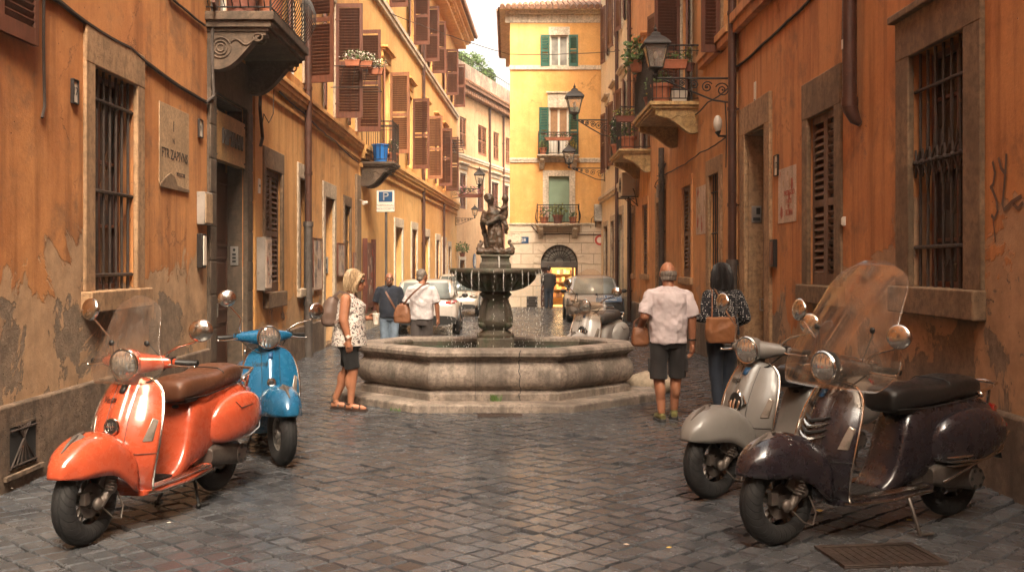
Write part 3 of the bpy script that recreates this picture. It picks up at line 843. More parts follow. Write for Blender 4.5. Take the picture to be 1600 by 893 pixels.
# ======== third left building: bright yellow, long row of shutters
LC = Building('yellow_building', 'long bright yellow building with two rows of open brown shutters behind the parking sign', LC_F, 0.0, 25.4, 12.95, M['st_c'])
for px in (608, 643.5, 667, 684, 695.5):
    u1 = LC.fac.u(px)-0.05
    LC.win(u1-1.15, u1, 4.95, 7.35, 0.2, (0.13, 0.16, 'st_c', 0.035), None, near=168, far=82, shut='shut_l' if px in (608, 667) else 'shut', head='st_c', glass='glass_l')
for px in (607, 645, 662, 674, 696, 708):
    u1 = LC.fac.u(px)-0.05
    LC.win(u1-1.1, u1, 9.25, 11.3, 0.2, (0.13, 0.16, 'st_c', 0.035), None, near=168, far=84, shut='shut')
for (p0, p1, zt, kind) in ((617, 628, 2.85, 'd'), (643, 651, 2.9, 's'), (662, 671, 2.75, 'd'), (681, 687, 2.7, 's'), (691, 696, 2.6, 'd'), (700, 704, 2.5, 's')):
    a, c = LC.fac.u(p0), LC.fac.u(p1)
    if kind == 'd': LC.doorway(a, min(c, a+1.5), zt, 0.25, (0.22, 0.28, 'trav_far', 0.035))
    else: LC.win(a, min(c, a+1.3), 0.9, zt, 0.16, (0.2, 0.25, 'trav_far', 0.03), (0.2, 0.08, 0.12, 'trav_far'), closed=True)
LC.cornice(4.36, 0.34, 0.20, M['st_c'], steps=3)
LC.cornice(4.14, 0.10, 0.06, M['st_c'], name='string_course', steps=1)
LC.cornice(8.86, 0.28, 0.14, M['trav_far'], name='string_course', steps=2)
LC.pipe(LC.fac.u(658), 0.0, 12.4, 0.10, 0.06)
LC.pipe(LC.fac.u(690.5), 0.0, 4.3, 0.10, 0.05)
LC.bx('plinth', 0.0, LC.fac.u(613), -0.02, 0.04, -0.05, 0.5, M['trav_far'], bevel=0.02)
LC.balcony(0.10, 1.15, 4.28, 0.86, M['balc_dark'], h=1.02, th=0.14)
LC.finish(); LC.eave(12.95, 0.9, M['st_c'])

# ======== fourth left building: pale peach, closes the view
LD = Building('peach_building', 'peach building with a roof terrace closing the left end of the street', LD_F, 0.02, 16.0, 10.9, M['st_d'])
for (p0, p1, y0, y1) in ((718.5, 729, 157, 205), (747, 761, 168, 215), (771, 780, 178, 224), (790, 797, 187, 232)):
    a, z1 = LD.fac.at(p0, y0); c, z0 = LD.fac.at(p1, y1)
    LD.win(a, c, 7.55, 9.15, 0.14, None, None, closed=True, shut='shut_l')
for (p0, p1) in ((718.5, 728), (746, 756), (768, 779), (785, 795)):
    a, c = LD.fac.u(p0), LD.fac.u(p1)
    LD.win(a, c, 4.5, 6.3, 0.14, (0.12, 0.12, 'trav_far', 0.02), None, closed=True, shut='shut', head='trav_far')
for (p0, p1, zt) in ((718, 726, 1.9), (752, 758, 2.6), (770, 778, 2.6)):
    a, c = LD.fac.u(p0), LD.fac.u(p1)
    LD.doorway(a, c, zt, 0.2, (0.18, 0.2, 'trav_far', 0.03))
LD.cornice(7.05, 0.22, 0.10, M['trav_far'], name='string_course', steps=2)
LD.cornice(6.75, 0.08, 0.05, M['st_d'], name='string_course', steps=1)
LD.pipe(LD.fac.u(763), 0.0, 10.6, 0.10, 0.065); LD.pipe(LD.fac.u(784.5), 0.0, 10.6, 0.10, 0.06)
b = LD.mb(); b.box(0.02, 16, -0.05, 0.5, 10.62, 10.8); b.box(0.02, 16, -0.05, 0.35, 10.45, 10.622)
k = 0.2
while k < 16: b.box(k, k+0.12, 0.0, 0.42, 10.30, 10.46); k += 0.36
LD.part('eave', b, M['roof'], bevel=0.006)
b = LD.mb()
k = 0.1
while k < 15.9: b.tube([(k, 0.56, 10.83), (k, -0.1, 11.06)], 0.09, 7); k += 0.25
LD.part('roof', b, M['roof'])
LD.bx('terrace_parapet', 0.02, 16, -0.35, -0.1, 10.85, 12.05, M['terrace'], bevel=0.02)
b = LD.mb()
for k in range(40): b.tube([(0.3+k*0.4, -0.22, 12.05), (0.3+k*0.4, -0.22, 12.5)], 0.012, 5)
b.tube([(0.2, -0.22, 12.5), (15.9, -0.22, 12.5)], 0.018, 5)
LD.part('railing', b, M['iron'])
LD.finish()

# ======== right near building: rust orange
RA = Building('rust_orange_building', 'rust orange building with barred window and short drainpipe behind the dark purple scooter', RA_F, -9.0, 16.62, 19.5, M['st_ra'])  # upper storeys out of view, made taller to darken the foreground
w = RA.win(8.30, 9.46, 1.49, 3.62, 0.24, (0.30, 0.36, 'stone_brown', 0.04, True), (0.32, 0.11, 0.24, 'stone_brown'), glass='glass', frame='shut', bars=(0.2, 0.5, 0.8))
RA.grille(8.30, 9.46, 1.49, 3.62, w, 7, (0.17, 0.84), -0.05, 0.014)
b = RA.mb(); zc = 2.62
for k in range(9):
    u = 8.24+k*0.155
    b.tube([(u, -0.03, zc-0.13), (u+0.05, -0.015, zc), (u+0.11, -0.03, zc+0.12)], 0.012, 5); b.tube([(u+0.11, -0.03, zc-0.13), (u+0.05, -0.015, zc), (u, -0.03, zc+0.12)], 0.012, 5)
    b.ell((u+0.05, -0.01, zc), 0.028, 8, 6); b.tube([(u, -0.03, zc+0.10), (u, -0.02, zc+0.24)], [0.014, 0.003], 5); b.tube([(u, -0.03, zc-0.10), (u, -0.02, zc-0.22)], [0.014, 0.003], 5)
b.tube([(8.18, -0.02, zc), (9.58, -0.02, zc)], 0.016, 6)
RA.part('grille_ornament', b, M['rust'], w)
w = RA.win(11.62, 12.68, 1.44, 3.50, 0.16, (0.22, 0.44, 'stone_brown', 0.035), (0.30, 0.09, 0.22, 'stone_brown'), closed=True, shut='shut_dim')
w = RA.win(3.4, 4.6, 1.49, 3.62, 0.24, (0.30, 0.36, 'stone_brown', 0.04), (0.32, 0.11, 0.24, 'stone_brown'), closed=True)
RA.doorway(14.75, 16.0, 3.72, 0.26, (0.30, 0.42, 'stone_sand', 0.05), leaves=1)
b = RA.mb(); b.box(15.975, 15.996, -0.25, -0.02, 0.05, 3.7); b.box(14.754, 14.775, -0.25, -0.02, 0.05, 3.7); b.box(14.75, 16.0, -0.25, -0.02, 3.69, 3.716)
RA.part('door_reveal', b, M['stone_sand'])
for a in (-3.2, 2.2, 7.6, 12.2):
    RA.win(a, a+1.15, 5.85, 8.2, 0.2, (0.16, 0.2, 'stone_sand', 0.03), None, near=170, far=170)
    RA.win(a, a+1.15, 9.9, 12.0, 0.2, (0.16, 0.2, 'stone_sand', 0.03), (0.2, 0.1, 0.12, 'stone_sand'), near=170, far=170)
RA.bx('plinth', -9.0, 14.42, -0.02, 0.06, -0.05, 0.60, M['plinth'], bevel=0.03)
RA.cornice(5.42, 0.30, 0.16, M['st_ra'], steps=2)
RA.pipe(16.55, 0.0, 15.0, 0.11, 0.068, cast_to=1.75)
b = RA.mb(); b.tube([(10.85, 0.11, 3.42), (10.85, 0.11, 15.0)], 0.075, 14); b.tube([(10.85, 0.11, 3.36), (10.85, 0.11, 3.46)], 0.088, 14); b.tube([(10.85, 0.11, 4.55), (10.85, 0.11, 4.60)], 0.085, 14)
b.tube([(10.85, 0.11, 3.42), (10.85, 0.105, 3.34), (10.82, 0.06, 3.22), (10.80, 0.01, 3.17)], [0.082, 0.08, 0.06, 0.03], 14)
b.box(10.84, 10.86, 0, 0.1, 4.56, 4.59)
RA.part('short_drainpipe', b, M['pipe_b'])
# sprayed scrawl on the wall at the frame edge
b = RA.mb(); ww = 0.006
def stroke(pts, r=0.016):
    n = len(pts); vs = []; fs = []
    for i, (u, z) in enumerate(pts):
        a = pts[max(i-1, 0)]; c = pts[min(i+1, n-1)]; dx, dz = c[0]-a[0], c[1]-a[1]; L = math.hypot(dx, dz) or 1
        vs += [(u-dz/L*r, ww, z+dx/L*r), (u+dz/L*r, ww, z-dx/L*r)]
    for i in range(n-1): fs.append((2*i, 2*i+1, 2*i+3, 2*i+2))
    b.add(vs, fs)
def GA(px, py): return RA_F.at(px, py)
stroke([GA(*p) for p in ((1552, 252), (1556, 270), (1553, 288), (1548, 294))]); stroke([GA(*p) for p in ((1551, 294), (1558, 312), (1560, 330), (1555, 342), (1550, 336))])
ww = 0.008; stroke([GA(*p) for p in ((1574, 240), (1572, 275), (1568, 318), (1570, 328), (1582, 316), (1598, 306))]); ww = 0.010; stroke([GA(*p) for p in ((1562, 246), (1566, 262), (1572, 270))])
ww = 0.007; stroke([GA(*p) for p in ((1584, 318), (1592, 326), (1600, 316))]); stroke([GA(*p) for p in ((1553, 342), (1555, 360), (1557, 378))], 0.008)
RA.part('graffiti', b, plain('spray_paint', (0.15, 0.085, 0.055), 0.8), smooth=False)
RA.finish(); RA.eave(19.5, 0.8, M['st_ra'])

# ======== second right building: two cream balconies
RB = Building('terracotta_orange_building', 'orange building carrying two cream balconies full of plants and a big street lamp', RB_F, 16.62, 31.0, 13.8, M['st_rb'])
for (px0, px1, y0, y1, k) in ((1066, 1081, 283, 438, 'c'), (1003, 1013, 325, 432, 'c')):
    a, c = RB.fac.u(px1), RB.fac.u(px0)
    RB.win(a, min(c, a+1.15), 1.42, 3.30, 0.14, (0.13, 0.2, 'st_rb', 0.03), (0.16, 0.07, 0.14, 'stone_sand'), closed=True, shut='shut_dim')
a, c = RB.fac.u(1125), RB.fac.u(1109)
w = RB.win(a, min(c, a+0.95), 1.2, 3.3, 0.18, (0.22, 0.28, 'stone_sand', 0.035), (0.2, 0.07, 0.12, 'stone_sand'), glass='glass', frame='shut'); RB.grille(a, min(c, a+0.95), 1.2, 3.3, w, 5, (0.15, 0.5, 0.85))
a, c = RB.fac.u(1038), RB.fac.u(1027); RB.doorway(a, min(c, a+1.2), 3.2, 0.3, (0.2, 0.25, 'stone_sand', 0.035))
a = RB.fac.u(992); RB.win(a, a+1.0, 1.4, 3.2, 0.16, (0.13, 0.2, 'stone_sand', 0.03), (0.16, 0.07, 0.14, 'stone_sand'), glass='glass', frame='shut')
RB.win(16.9, 17.55, 5.32, 7.7, 0.22, (0.12, 0.2, 'stone_sand', 0.03), None, near=None, far=82, shut='shut')
RB.win(20.55, 21.65, 4.9, 7.5, 0.22, (0.14, 0.2, 'trav', 0.04), None, near=165, far=80, head='st_rb')
RB.win(27.2, 28.3, 4.7, 7.3, 0.22, (0.14, 0.2, 'trav', 0.04), None, near=165, far=168, head='st_rb')
RB.win(24.1, 25.2, 5.7, 7.9, 0.22, (0.14, 0.2, 'trav', 0.04), None, near=165, far=168, head='st_rb')
for a in (17.6, 21.2, 24.8, 28.3): RB.win(a, a+1.1, 9.6, 11.6, 0.2, (0.14, 0.2, 'st_rb', 0.03), None, near=165, far=165)
RB.cornice(5.35, 0.24, 0.14, M['st_rb'], 16.62, 19.3, steps=2)
RB.balcony(19.7, 22.5, 4.83, 0.94, M['balc_cream'], h=1.08, th=0.16, brackets='wave')
RB.balcony(26.35, 28.9, 4.66, 0.82, M['balc_cream'], h=1.08, th=0.14, brackets='wave')
RB.bx('plinth', 16.9, 22.5, -0.02, 0.05, -0.05, 0.6, M['plinth'], bevel=0.02); RB.bx('plinth', 24.6, 30.9, -0.02, 0.05, -0.05, 0.6, M['plinth'], bevel=0.02)
RB.pipe(RB.fac.u(1040), 0.0, 4.4, 0.10, 0.07, 'pipe_g')
RB.pipe(30.3, 0.0, 13.2, 0.10, 0.06, 'pipe_b')
RB.finish(); RB.eave(13.8, 0.8, M['st_rb'])

# ======== third right building: cream
RC = Building('cream_building', 'cream building with pale plaster and brown shutters beside the end house on the right', RC_F, 31.0, 40.15, 13.8, M['st_rc'])
for (px0, px1, z0, z1) in ((955, 960.5, 1.2, 3.2), (944.5, 950, 1.2, 3.1)):
    a, c = RC.fac.u(px1), RC.fac.u(px0); RC.win(a, c, z0, z1, 0.15, (0.14, 0.18, 'trav', 0.03), (0.16, 0.07, 0.12, 'trav'), closed=True, shut='shut_dim')
a, c = RC.fac.u(973.5), RC.fac.u(967.5); RC.doorway(a, c, 3.3, 0.25, (0.2, 0.25, 'trav', 0.035))
for a in (31.6, 34.2, 37.0):
    RC.win(a, a+1.05, 5.1, 7.3, 0.2, (0.13, 0.18, 'trav_far', 0.03), None, near=168, far=168, head='trav_far')
    RC.win(a, a+1.05, 9.2, 11.3, 0.2, (0.13, 0.18, 'trav_far', 0.03), None, near=168, far=168, head='trav_far')
RC.cornice(4.05, 0.24, 0.12, M['trav_far'], steps=2)
RC.pipe(33.4, 0.0, 13.2, 0.10, 0.06)
RC.bx('plinth', 31.0, 40.1, -0.02, 0.05, -0.05, 0.7, M['trav'], bevel=0.02)
RC.finish(); RC.eave(13.8, 0.8, M['trav_far'])

# ======== unseen house added behind the camera to darken the near street
B_F = Facade((0, -9.5), (1, 0), (0, 1))
BB = Building('shading_house', 'unseen ochre house added behind the viewer to shade the near street', B_F, -8.0, 8.0, 13.0, M['st_b'], depth=6.0)
for a in (-3.2, -0.6, 2.0):
    for z in (1.4, 5.6, 9.8): BB.win(a, a+1.2, z, z+2.2, 0.2, (0.15, 0.2, 'trav', 0.03), (0.18, 0.1, 0.12, 'trav'), near=170, far=170)
BB.finish()
# ======== house at the end of the street
EB = Building('end_house', 'golden house with green shutters and arched shop at the end of the street', E_F, 0.0, 7.0, 11.45, M['st_e'], depth=9.0)
ex = lambda px: (px-CX)*40.2/1600-0.05
ez = lambda py: CH+(HY-py)*40.2/1600
# ground floor of pale stone blocks, set proud of the plaster
def ashlar():
    m = NT('ashlar_blocks'); p = m.pos()
    br = m.n.new('ShaderNodeTexBrick'); br.offset = 0.5
    mp = m.n.new('ShaderNodeCombineXYZ'); sx = m.sep(p)
    m.link(sx[0], mp.inputs[0]); m.link(sx[2], mp.inputs[1]); m.link(mp.outputs[0], br.inputs['Vector'])
    br.inputs['Scale'].default_value = 1.0; br.inputs['Mortar Size'].default_value = 0.012; br.inputs['Brick Width'].default_value = 0.95; br.inputs['Row Height'].default_value = 0.42
    br.inputs['Color1'].default_value = (0.60, 0.48, 0.35, 1); br.inputs['Color2'].default_value = (0.66, 0.53, 0.40, 1); br.inputs['Mortar'].default_value = (0.30, 0.22, 0.15, 1)
    col = m.mix(m.ramp(m.noise(p, 3, 6, 0.7), 0.4, 0.7, 0, 0.5), br.outputs['Color'], (0.45, 0.34, 0.24))
    h = m.math('SUBTRACT', m.math('MULTIPLY', m.noise(p, 20, 5), 0.3), br.outputs['Fac'])
    return m.fin(col, 0.85, m.bump(h, 0.8, 0.02))
M['ashlar'] = ashlar()
a0, a1 = ex(845), ex(903); ac = (a0+a1)/2; ar = (a1-a0)/2; zs = 1.72; zt = zs+ar*1.0
EB.hole(a0, a1, 0.0, zt+0.02, 2.4)
b = EB.mb()
b.box(-0.03, a0-0.002, -0.02, 0.06, 0, 3.18); b.box(a1+0.002, 7.0, -0.02, 0.06, 0, 3.18); b.box(a0-0.002, a1+0.002, -0.02, 0.06, zt+0.02, 3.18)
n = 20
arc = [(ac-ar*math.cos(PI*k/n), zs+ar*math.sin(PI*k/n)) for k in range(n+1)]
for k in range(n):
    (u0_, z0_), (u1_, z1_) = arc[k], arc[k+1]
    vs = [(u0_, 0.06, z0_), (u1_, 0.06, z1_), (u1_, 0.06, zt+0.02), (u0_, 0.06, zt+0.02), (u0_, -0.25, z0_), (u1_, -0.25, z1_), (u1_, -0.25, zt+0.02), (u0_, -0.25, zt+0.02)]
    b.add(vs, [(0, 1, 2, 3), (4, 5, 6, 7), (0, 1, 5, 4)])
EB.part('stone_ground_floor', b, M['ashlar'])
b = EB.mb()
for k in range(11):
    t0, t1 = PI*k/11+0.012, PI*(k+1)/11-0.012
    for q in range(1):
        pts = [(ac-r*math.cos(t), zs+r*math.sin(t)) for r, t in ((ar+0.005, t0), (ar+0.30, t0), (ar+0.30, t1), (ar+0.005, t1))]
        b.add([(u, 0.055, z) for u, z in pts]+[(u, 0.085, z) for u, z in pts], [(0, 1, 2, 3), (4, 5, 6, 7), (0, 1, 5, 4), (1, 2, 6, 5), (2, 3, 7, 6), (3, 0, 4, 7)])
EB.part('arch_stones', b, M['ashlar'], bevel=0.01)
sh = EB.mb(); sh.box(a0, a1, -0.30, -0.02, zs-0.17, zs+0.06)
shop = EB.part('shopfront', sh, M['pipe_g'], bevel=0.01)
b = EB.mb()
for k in range(1, 14):
    t = PI*k/14; b.tube([(ac-0.18*math.cos(t), -0.12, zs+0.06+0.18*math.sin(t)), (ac-(ar-0.02)*math.cos(t), -0.12, zs+(ar-0.02)*math.sin(t))], 0.014, 5)
for rr in (0.18, 0.45, ar-0.03): b.tube([(ac-rr*math.cos(PI*k/16), -0.12, zs+0.06*(rr < 0.5)+rr*math.sin(PI*k/16)) for k in range(17)], 0.016, 5)
EB.part('fanlight_grille', b, M['iron'], shop)
b = EB.mb(); b.add([(ac-(ar)*math.cos(PI*k/20), -0.16, zs+0.05+ar*math.sin(PI*k/20)) for k in range(21)], [tuple(range(21))]); EB.part('fanlight_pane', b, M['glass_l'], shop)
b = EB.mb(); zd = zs-0.17
b.box(a0, a0+0.10, -0.24, -0.10, 0, zd); b.box(a1-0.10, a1, -0.24, -0.10, 0, zd); b.box(a0+0.26, a0+0.33, -0.24, -0.12, 0, zd); b.box(a0+0.10, a0+0.26, -0.21, -0.16, 0, zd); b.box(a1-0.22, a1-0.16, -0.24, -0.12, 0, zd)
EB.part('door_frame', b, M['pipe_b'], shop, bevel=0.006)
b = EB.mb(); b.box(a0+0.005, a1-0.005, -2.38, -2.34, 0, zt); b.box(a0+0.004, a0+0.02, -2.34, -0.25, 0, zt); b.box(a1-0.02, a1-0.004, -2.34, -0.25, 0, zt); b.box(a0+0.02, a1-0.02, -2.34, -0.25, 0.0, 0.02); b.box(a0+0.02, a1-0.02, -2.34, -0.31, zs-0.02, zs)
EB.part('shop_interior', b, plain('shop_wall', (0.62, 0.42, 0.2), 0.8), shop)
b = EB.mb(); b.box(a0+0.3, a1-0.3, -1.9, -0.6, zs-0.09, zs-0.05); EB.part('shop_lamp', b, emit('shop_light', (1.0, 0.70, 0.34), 7.0), shop)
b = EB.mb(); rnd = random.Random(5)
cols = [plain('goods_a', (0.35, 0.16, 0.06), 0.6), plain('goods_b', (0.10, 0.05, 0.03), 0.6), plain('goods_c', (0.6, 0.45, 0.2), 0.6)]
for zz in (0.3, 0.62, 0.94, 1.26):
    b.box(a0+0.1, a1-0.1, -2.3, -1.95, zz, zz+0.03, 1)
    u = a0+0.12
    while u < a1-0.15:
        ww_ = rnd.uniform(0.05, 0.13); b.box(u, u+ww_, -2.25, -2.0, zz+0.03, zz+0.03+rnd.uniform(0.1, 0.24), rnd.choice((0, 1, 2, 2))); u += ww_+0.015
EB.part('shop_shelf', b, cols, shop)
# upper windows
z3a, z3b = ez(104), ez(55)
w = EB.win(ex(859.5), ex(888), z3a, z3b, 0.14, (0.06, 0.32, 'trav_far', 0.03), None, near=175, far=175, shut='shut_g', glass='glass_l', bars=())
w = EB.win(ex(858), ex(888), ez(243), ez(168), 0.16, (0.06, 0.55, 'trav_far', 0.03, True), None, near=175, far=175, shut='shut_g', glass='glass_l', bars=())
b = EB.mb(); b.box(ex(859), ex(886), -0.13, -0.118, ez(215), ez(171)); EB.part('curtain', b, M['curtain'], w)
b = EB.mb(); b.box(ex(860), ex(887), -0.112, -0.10, ez(242), ez(217)); EB.part('white_panel', b, M['white_frame'], w)
u0_, u1_ = ex(857), ex(890)
EB.hole(u0_, u1_, ez(347), ez(275), 0.16)
b = EB.mb(); b.box(u0_-0.02, u1_+0.02, -0.2, -0.10, ez(347), ez(275)); w = EB.part('balcony_door', b, M['blind'], smooth=False)
EB.surround(u0_, u1_, ez(347), ez(275), 0.22, 0.22, M['trav_far'], w, 0.05)
EB.cornice(ez(108)-0.03, 0.17, 0.06, M['trav_far'], -0.03, 7, 'string_course', 1)
EB.cornice(ez(250)-0.10, 0.18, 0.07, M['trav_far'], -0.03, 7, 'string_course', 2)
EB.cornice(3.175, 0.12, 0.11, M['trav_far'], -0.06, 7, 'string_course', 2)
EB.balcony(ex(839), ex(904), ez(243.5), 0.55, M['trav_far'], h=0.86, th=0.10, brackets='wave', rail='iron')
EB.balcony(ex(837), ex(905), ez(350), 0.65, M['trav_far'], h=0.72, th=0.12, brackets='wave', belly=0.08)
EB.finish()
# hipped tile roof with a wide pale soffit
b = EB.mb(); e = 0.42
b.box(-0.02, 7, -0.1, 0.03, ez(36), ez(22)); b.box(-0.04, 7.0, -0.1, 0.2, ez(23), ez(18)); b.box(-e, 7.3, -9.3, e, ez(18), ez(16)); b.box(-0.2, -0.0, -9, 0.0, ez(36), ez(18))
EB.part('eave', b, M['trav_far'], bevel=0.01)
b = EB.mb(); z0_ = ez(16)
A = (-e-0.06, e+0.06, z0_); B_ = (7.4, e+0.06, z0_); C_ = (7.4, -9.4, z0_); D_ = (-e-0.06, -9.4, z0_); T1 = (3.6, -3.9, z0_+1.35); T2 = (7.4, -3.9, z0_+1.35)
b.add([A, B_, C_, D_, T1, T2], [(0, 1, 5, 4), (0, 4, 3), (3, 4, 5, 2), (0, 1, 2, 3)])
k = -0.3
while k < 7.2:
    t = min(1, (k+0.48)/4.08); b.tube([(k, e+0.12, z0_+0.0), (k, e+0.12-4.3*t, z0_+0.03+1.35*t)], 0.10, 7); k += 0.23
k = 0.2
while k < 9.2:
    t = min(1.0, (k+0.4)/4.3) if k < 4.4 else min(1.0, (9.4-k)/5.0); b.tube([(-e-0.1, -k, z0_), (-e-0.1+4.0*t, -k, z0_+0.03+1.35*t)], 0.10, 7); k += 0.24
EB.part('roof', b, M['roof'])
# ---------------------------------------------------------------- motor scooters
M['rubber'] = paint('tyre_rubber', (0.022, 0.020, 0.019), 0.75, 0.4, bump=0.5)
M['tread'] = None
def tyre_mat():
    m = NT('tyre_tread'); p = m.pos(obj=True)
    q = m.sep(p); ang = m.math('ARCTAN2', q[2], q[0]); ay = m.math('ABSOLUTE', q[1])
    ph = m.math('ADD', m.math('MULTIPLY', ang, 15.0), m.math('MULTIPLY', ay, 90.0))
    zig = m.ramp(m.math('ABSOLUTE', m.math('SINE', ph)), 0.10, 0.30, 0, 1)
    rib = m.ramp(m.math('ABSOLUTE', m.math('SUBTRACT', ay, 0.017)), 0.002, 0.005, 0, 1)
    g = m.math('MINIMUM', zig, rib)
    dust = m.ramp(m.noise(p, 9, 5, 0.7), 0.45, 0.75, 0, 0.3)
    col = m.mix(dust, (0.011, 0.010, 0.010), (0.05, 0.042, 0.036)); col = m.mix(g, (0.004, 0.004, 0.004), col)
    return m.fin(col, 0.75, m.bump(g, 0.8, 0.008))
M['tread'] = tyre_mat()
M['alloy'] = paint('wheel_alloy', (0.20, 0.17, 0.15), 0.42, 0.4, 0.7, wear=(0.07, 0.05, 0.04))
M['alloy_l'] = paint('wheel_alloy_bright', (0.50, 0.46, 0.42), 0.38, 0.3, 0.6, wear=(0.2, 0.15, 0.1))
M['chrome'] = paint('chrome', (0.72, 0.68, 0.62), 0.14, 0.15, 1.0, bump=0.02)
M['steel'] = paint('cast_metal', (0.16, 0.13, 0.11), 0.5, 0.4, 0.6, wear=(0.08, 0.05, 0.035))
M['lens'] = paint('lens_clear', (0.42, 0.36, 0.30), 0.12, 0.6, 0.6, scale=4)
M['red_lens'] = paint('lens_red', (0.45, 0.02, 0.015), 0.2, 0.2, coat=1.0)
M['screen'] = screen_mat('windscreen', 0.03)
M['mat_black'] = paint('floor_rubber', (0.025, 0.021, 0.019), 0.7, 0.4, bump=0.6)
def headlight_mat():
    m = NT('headlight_glass'); p = m.pos(obj=True)
    sp = m.sep(p)
    w = m.math('ABSOLUTE', m.math('SINE', m.math('MULTIPLY', sp[1], 70)))
    col = m.mix(m.ramp(m.noise(p, 16, 3, 0.6), 0.35, 0.65), (0.42, 0.37, 0.32), (0.92, 0.88, 0.80))
    m.fin(col, 0.07, m.bump(w, 0.3, 0.008), Metallic=0.85)
    m.b.inputs['Coat Weight'].default_value = 1.0; m.b.inputs['Coat Roughness'].default_value = 0.03
    return m.mat
M['headlight'] = headlight_mat()
def body_paint(name, c, rough=0.28, metallic=0.0, dirt=(0.10, 0.07, 0.05), coat=0.8):
    m = NT(name); p = m.pos(obj=True); z = m.sep(p)[2]
    n = m.noise(p, 6, 6, 0.7); sp = m.voro(p, 34)
    col = m.mix(m.ramp(m.noise(p, 2.5, 4), 0.3, 0.7), tuple(x*0.82 for x in c), c)
    d = m.math('MULTIPLY', m.ramp(z, 0.22, 0.75, 0.85, 0.02), m.ramp(n, 0.46, 0.72))
    col = m.mix(m.math('MULTIPLY', d, 0.38), col, dirt)
    chip = m.math('MULTIPLY', m.ramp(sp, 0.02, 0.10, 1, 0), m.ramp(m.noise(p, 5, 2), 0.55, 0.6))
    col = m.mix(chip, col, (0.03, 0.022, 0.018))
    ro = m.math('ADD', m.ramp(m.noise(p, 14, 5, 0.7), 0.3, 0.7, rough-0.08, rough+0.16), m.math('MULTIPLY', d, 0.3))
    m.fin(col, ro, m.bump(m.noise(p, 50, 3), 0.05, 0.003), Metallic=metallic)
    m.b.inputs['Coat Weight'].default_value = coat; m.b.inputs['Coat Roughness'].default_value = 0.10
    return m.mat

def sup(n, w, h, e=0.75, a0=0.0, a1=2*PI, endp=False):
    """superellipse points (y, z)"""
    out = []
    for k in range(n + (1 if endp else 0)):
        t = a0+(a1-a0)*k/n; c, s_ = math.cos(t), math.sin(t)
        out.append((w*math.copysign(abs(c)**e, c), h*math.copysign(abs(s_)**e, s_)))
    return out
def lerp_tab(tab, t):
    for i in range(len(tab)-1):
        a, b = tab[i], tab[i+1]
        if t <= b[0] or i == len(tab)-2:
            k = (t-a[0])/(b[0]-a[0]) if b[0] != a[0] else 0
            k = max(0, min(1, k))
            return [a[j]+(b[j]-a[j])*k for j in range(1, len(a))]

WB = 0.77; WR = 0.272           # half wheelbase, wheel radius
def wheel(parent, x, name, alloy, steer=0.0):
    Rx = Matrix.Rotation(PI/2, 3, 'X')
    def T(px, py, pz): return (px, py, pz)
    b = MB(); prof = []
    for k in range(15):
        t = -PI*0.80+2*PI*0.80*k/14
        prof.append((WR-0.072+0.072*math.cos(t), 0.067*math.sin(t)))
    b.lathe(prof, 40, Rx, cap=False)
    w = b.build(name, M['tread'], parent, ang=60); w.location = (x, 0, WR); w.rotation_euler = (0, 0, steer)
    b = MB()
    rr = WR-0.085
    b.lathe([(rr+0.012, -0.052), (rr+0.012, -0.058), (rr-0.012, -0.056), (rr-0.02, -0.03), (rr-0.02, 0.03), (rr-0.012, 0.056), (rr+0.012, 0.058), (rr+0.012, 0.052)], 36, Rx, cap=False)
    b.lathe([(0.001, -0.05), (0.04, -0.05), (0.045, -0.03), (0.045, 0.03), (0.04, 0.05), (0.001, 0.05)], 18, Rx)
    for k in range(5):
        a = 2*PI*k/5+0.3
        for da in (-0.16, 0.16):
            p = (math.cos(a)*0.035, math.sin(a)*0.035); q = (math.cos(a+da)*(rr-0.012), math.sin(a+da)*(rr-0.012))
            b.tube([(p[0], 0.0, p[1]), (q[0], 0.0, q[1])], [0.022, 0.014], 6)
    b.build('rim', M[alloy], w)
    b = MB(); b.lathe([(0.05, -0.040), (0.105, -0.040), (0.105, -0.035), (0.05, -0.035)], 30, Rx, cap=False)
    b.lathe([(0.0, 0.048), (0.018, 0.06), (0.001, 0.066)], 10, Rx)
    b.build('brake_disc', M['steel'], w)
    return w

SHIELD = [  # z, x of the middle, half width, sweep of the edges
    (0.235, 0.41, 0.185, 0.06), (0.30, 0.462, 0.205, 0.08), (0.40, 0.502, 0.232, 0.10), (0.52, 0.512, 0.250, 0.12), (0.64, 0.485, 0.252, 0.125),
    (0.76, 0.432, 0.240, 0.12), (0.86, 0.372, 0.212, 0.105), (0.925, 0.330, 0.170, 0.075), (0.955, 0.310, 0.118, 0.045), (0.968, 0.300, 0.055, 0.02)]
def shield_pt(z, s, off=0.0):
    x, w, sw = lerp_tab(SHIELD, z)
    ridge = 0.032*math.exp(-(s*w/0.050)**4)*min(1, max(0, (z-0.25)/0.1))
    return (x+ridge-sw*abs(s)**2.3+off, s*w, z)
FENDER = [  # x, crest, bottom, half width
    (1.064, 0.450, 0.445, 0.060), (1.060, 0.487, 0.443, 0.064), (1.045, 0.535, 0.441, 0.076), (1.01, 0.572, 0.438, 0.098), (0.95, 0.622, 0.435, 0.128), (0.87, 0.660, 0.435, 0.148),
    (0.77, 0.680, 0.43, 0.162), (0.68, 0.678, 0.41, 0.170), (0.59, 0.655, 0.345, 0.175), (0.52, 0.615, 0.275, 0.176), (0.465, 0.575, 0.25, 0.172)]

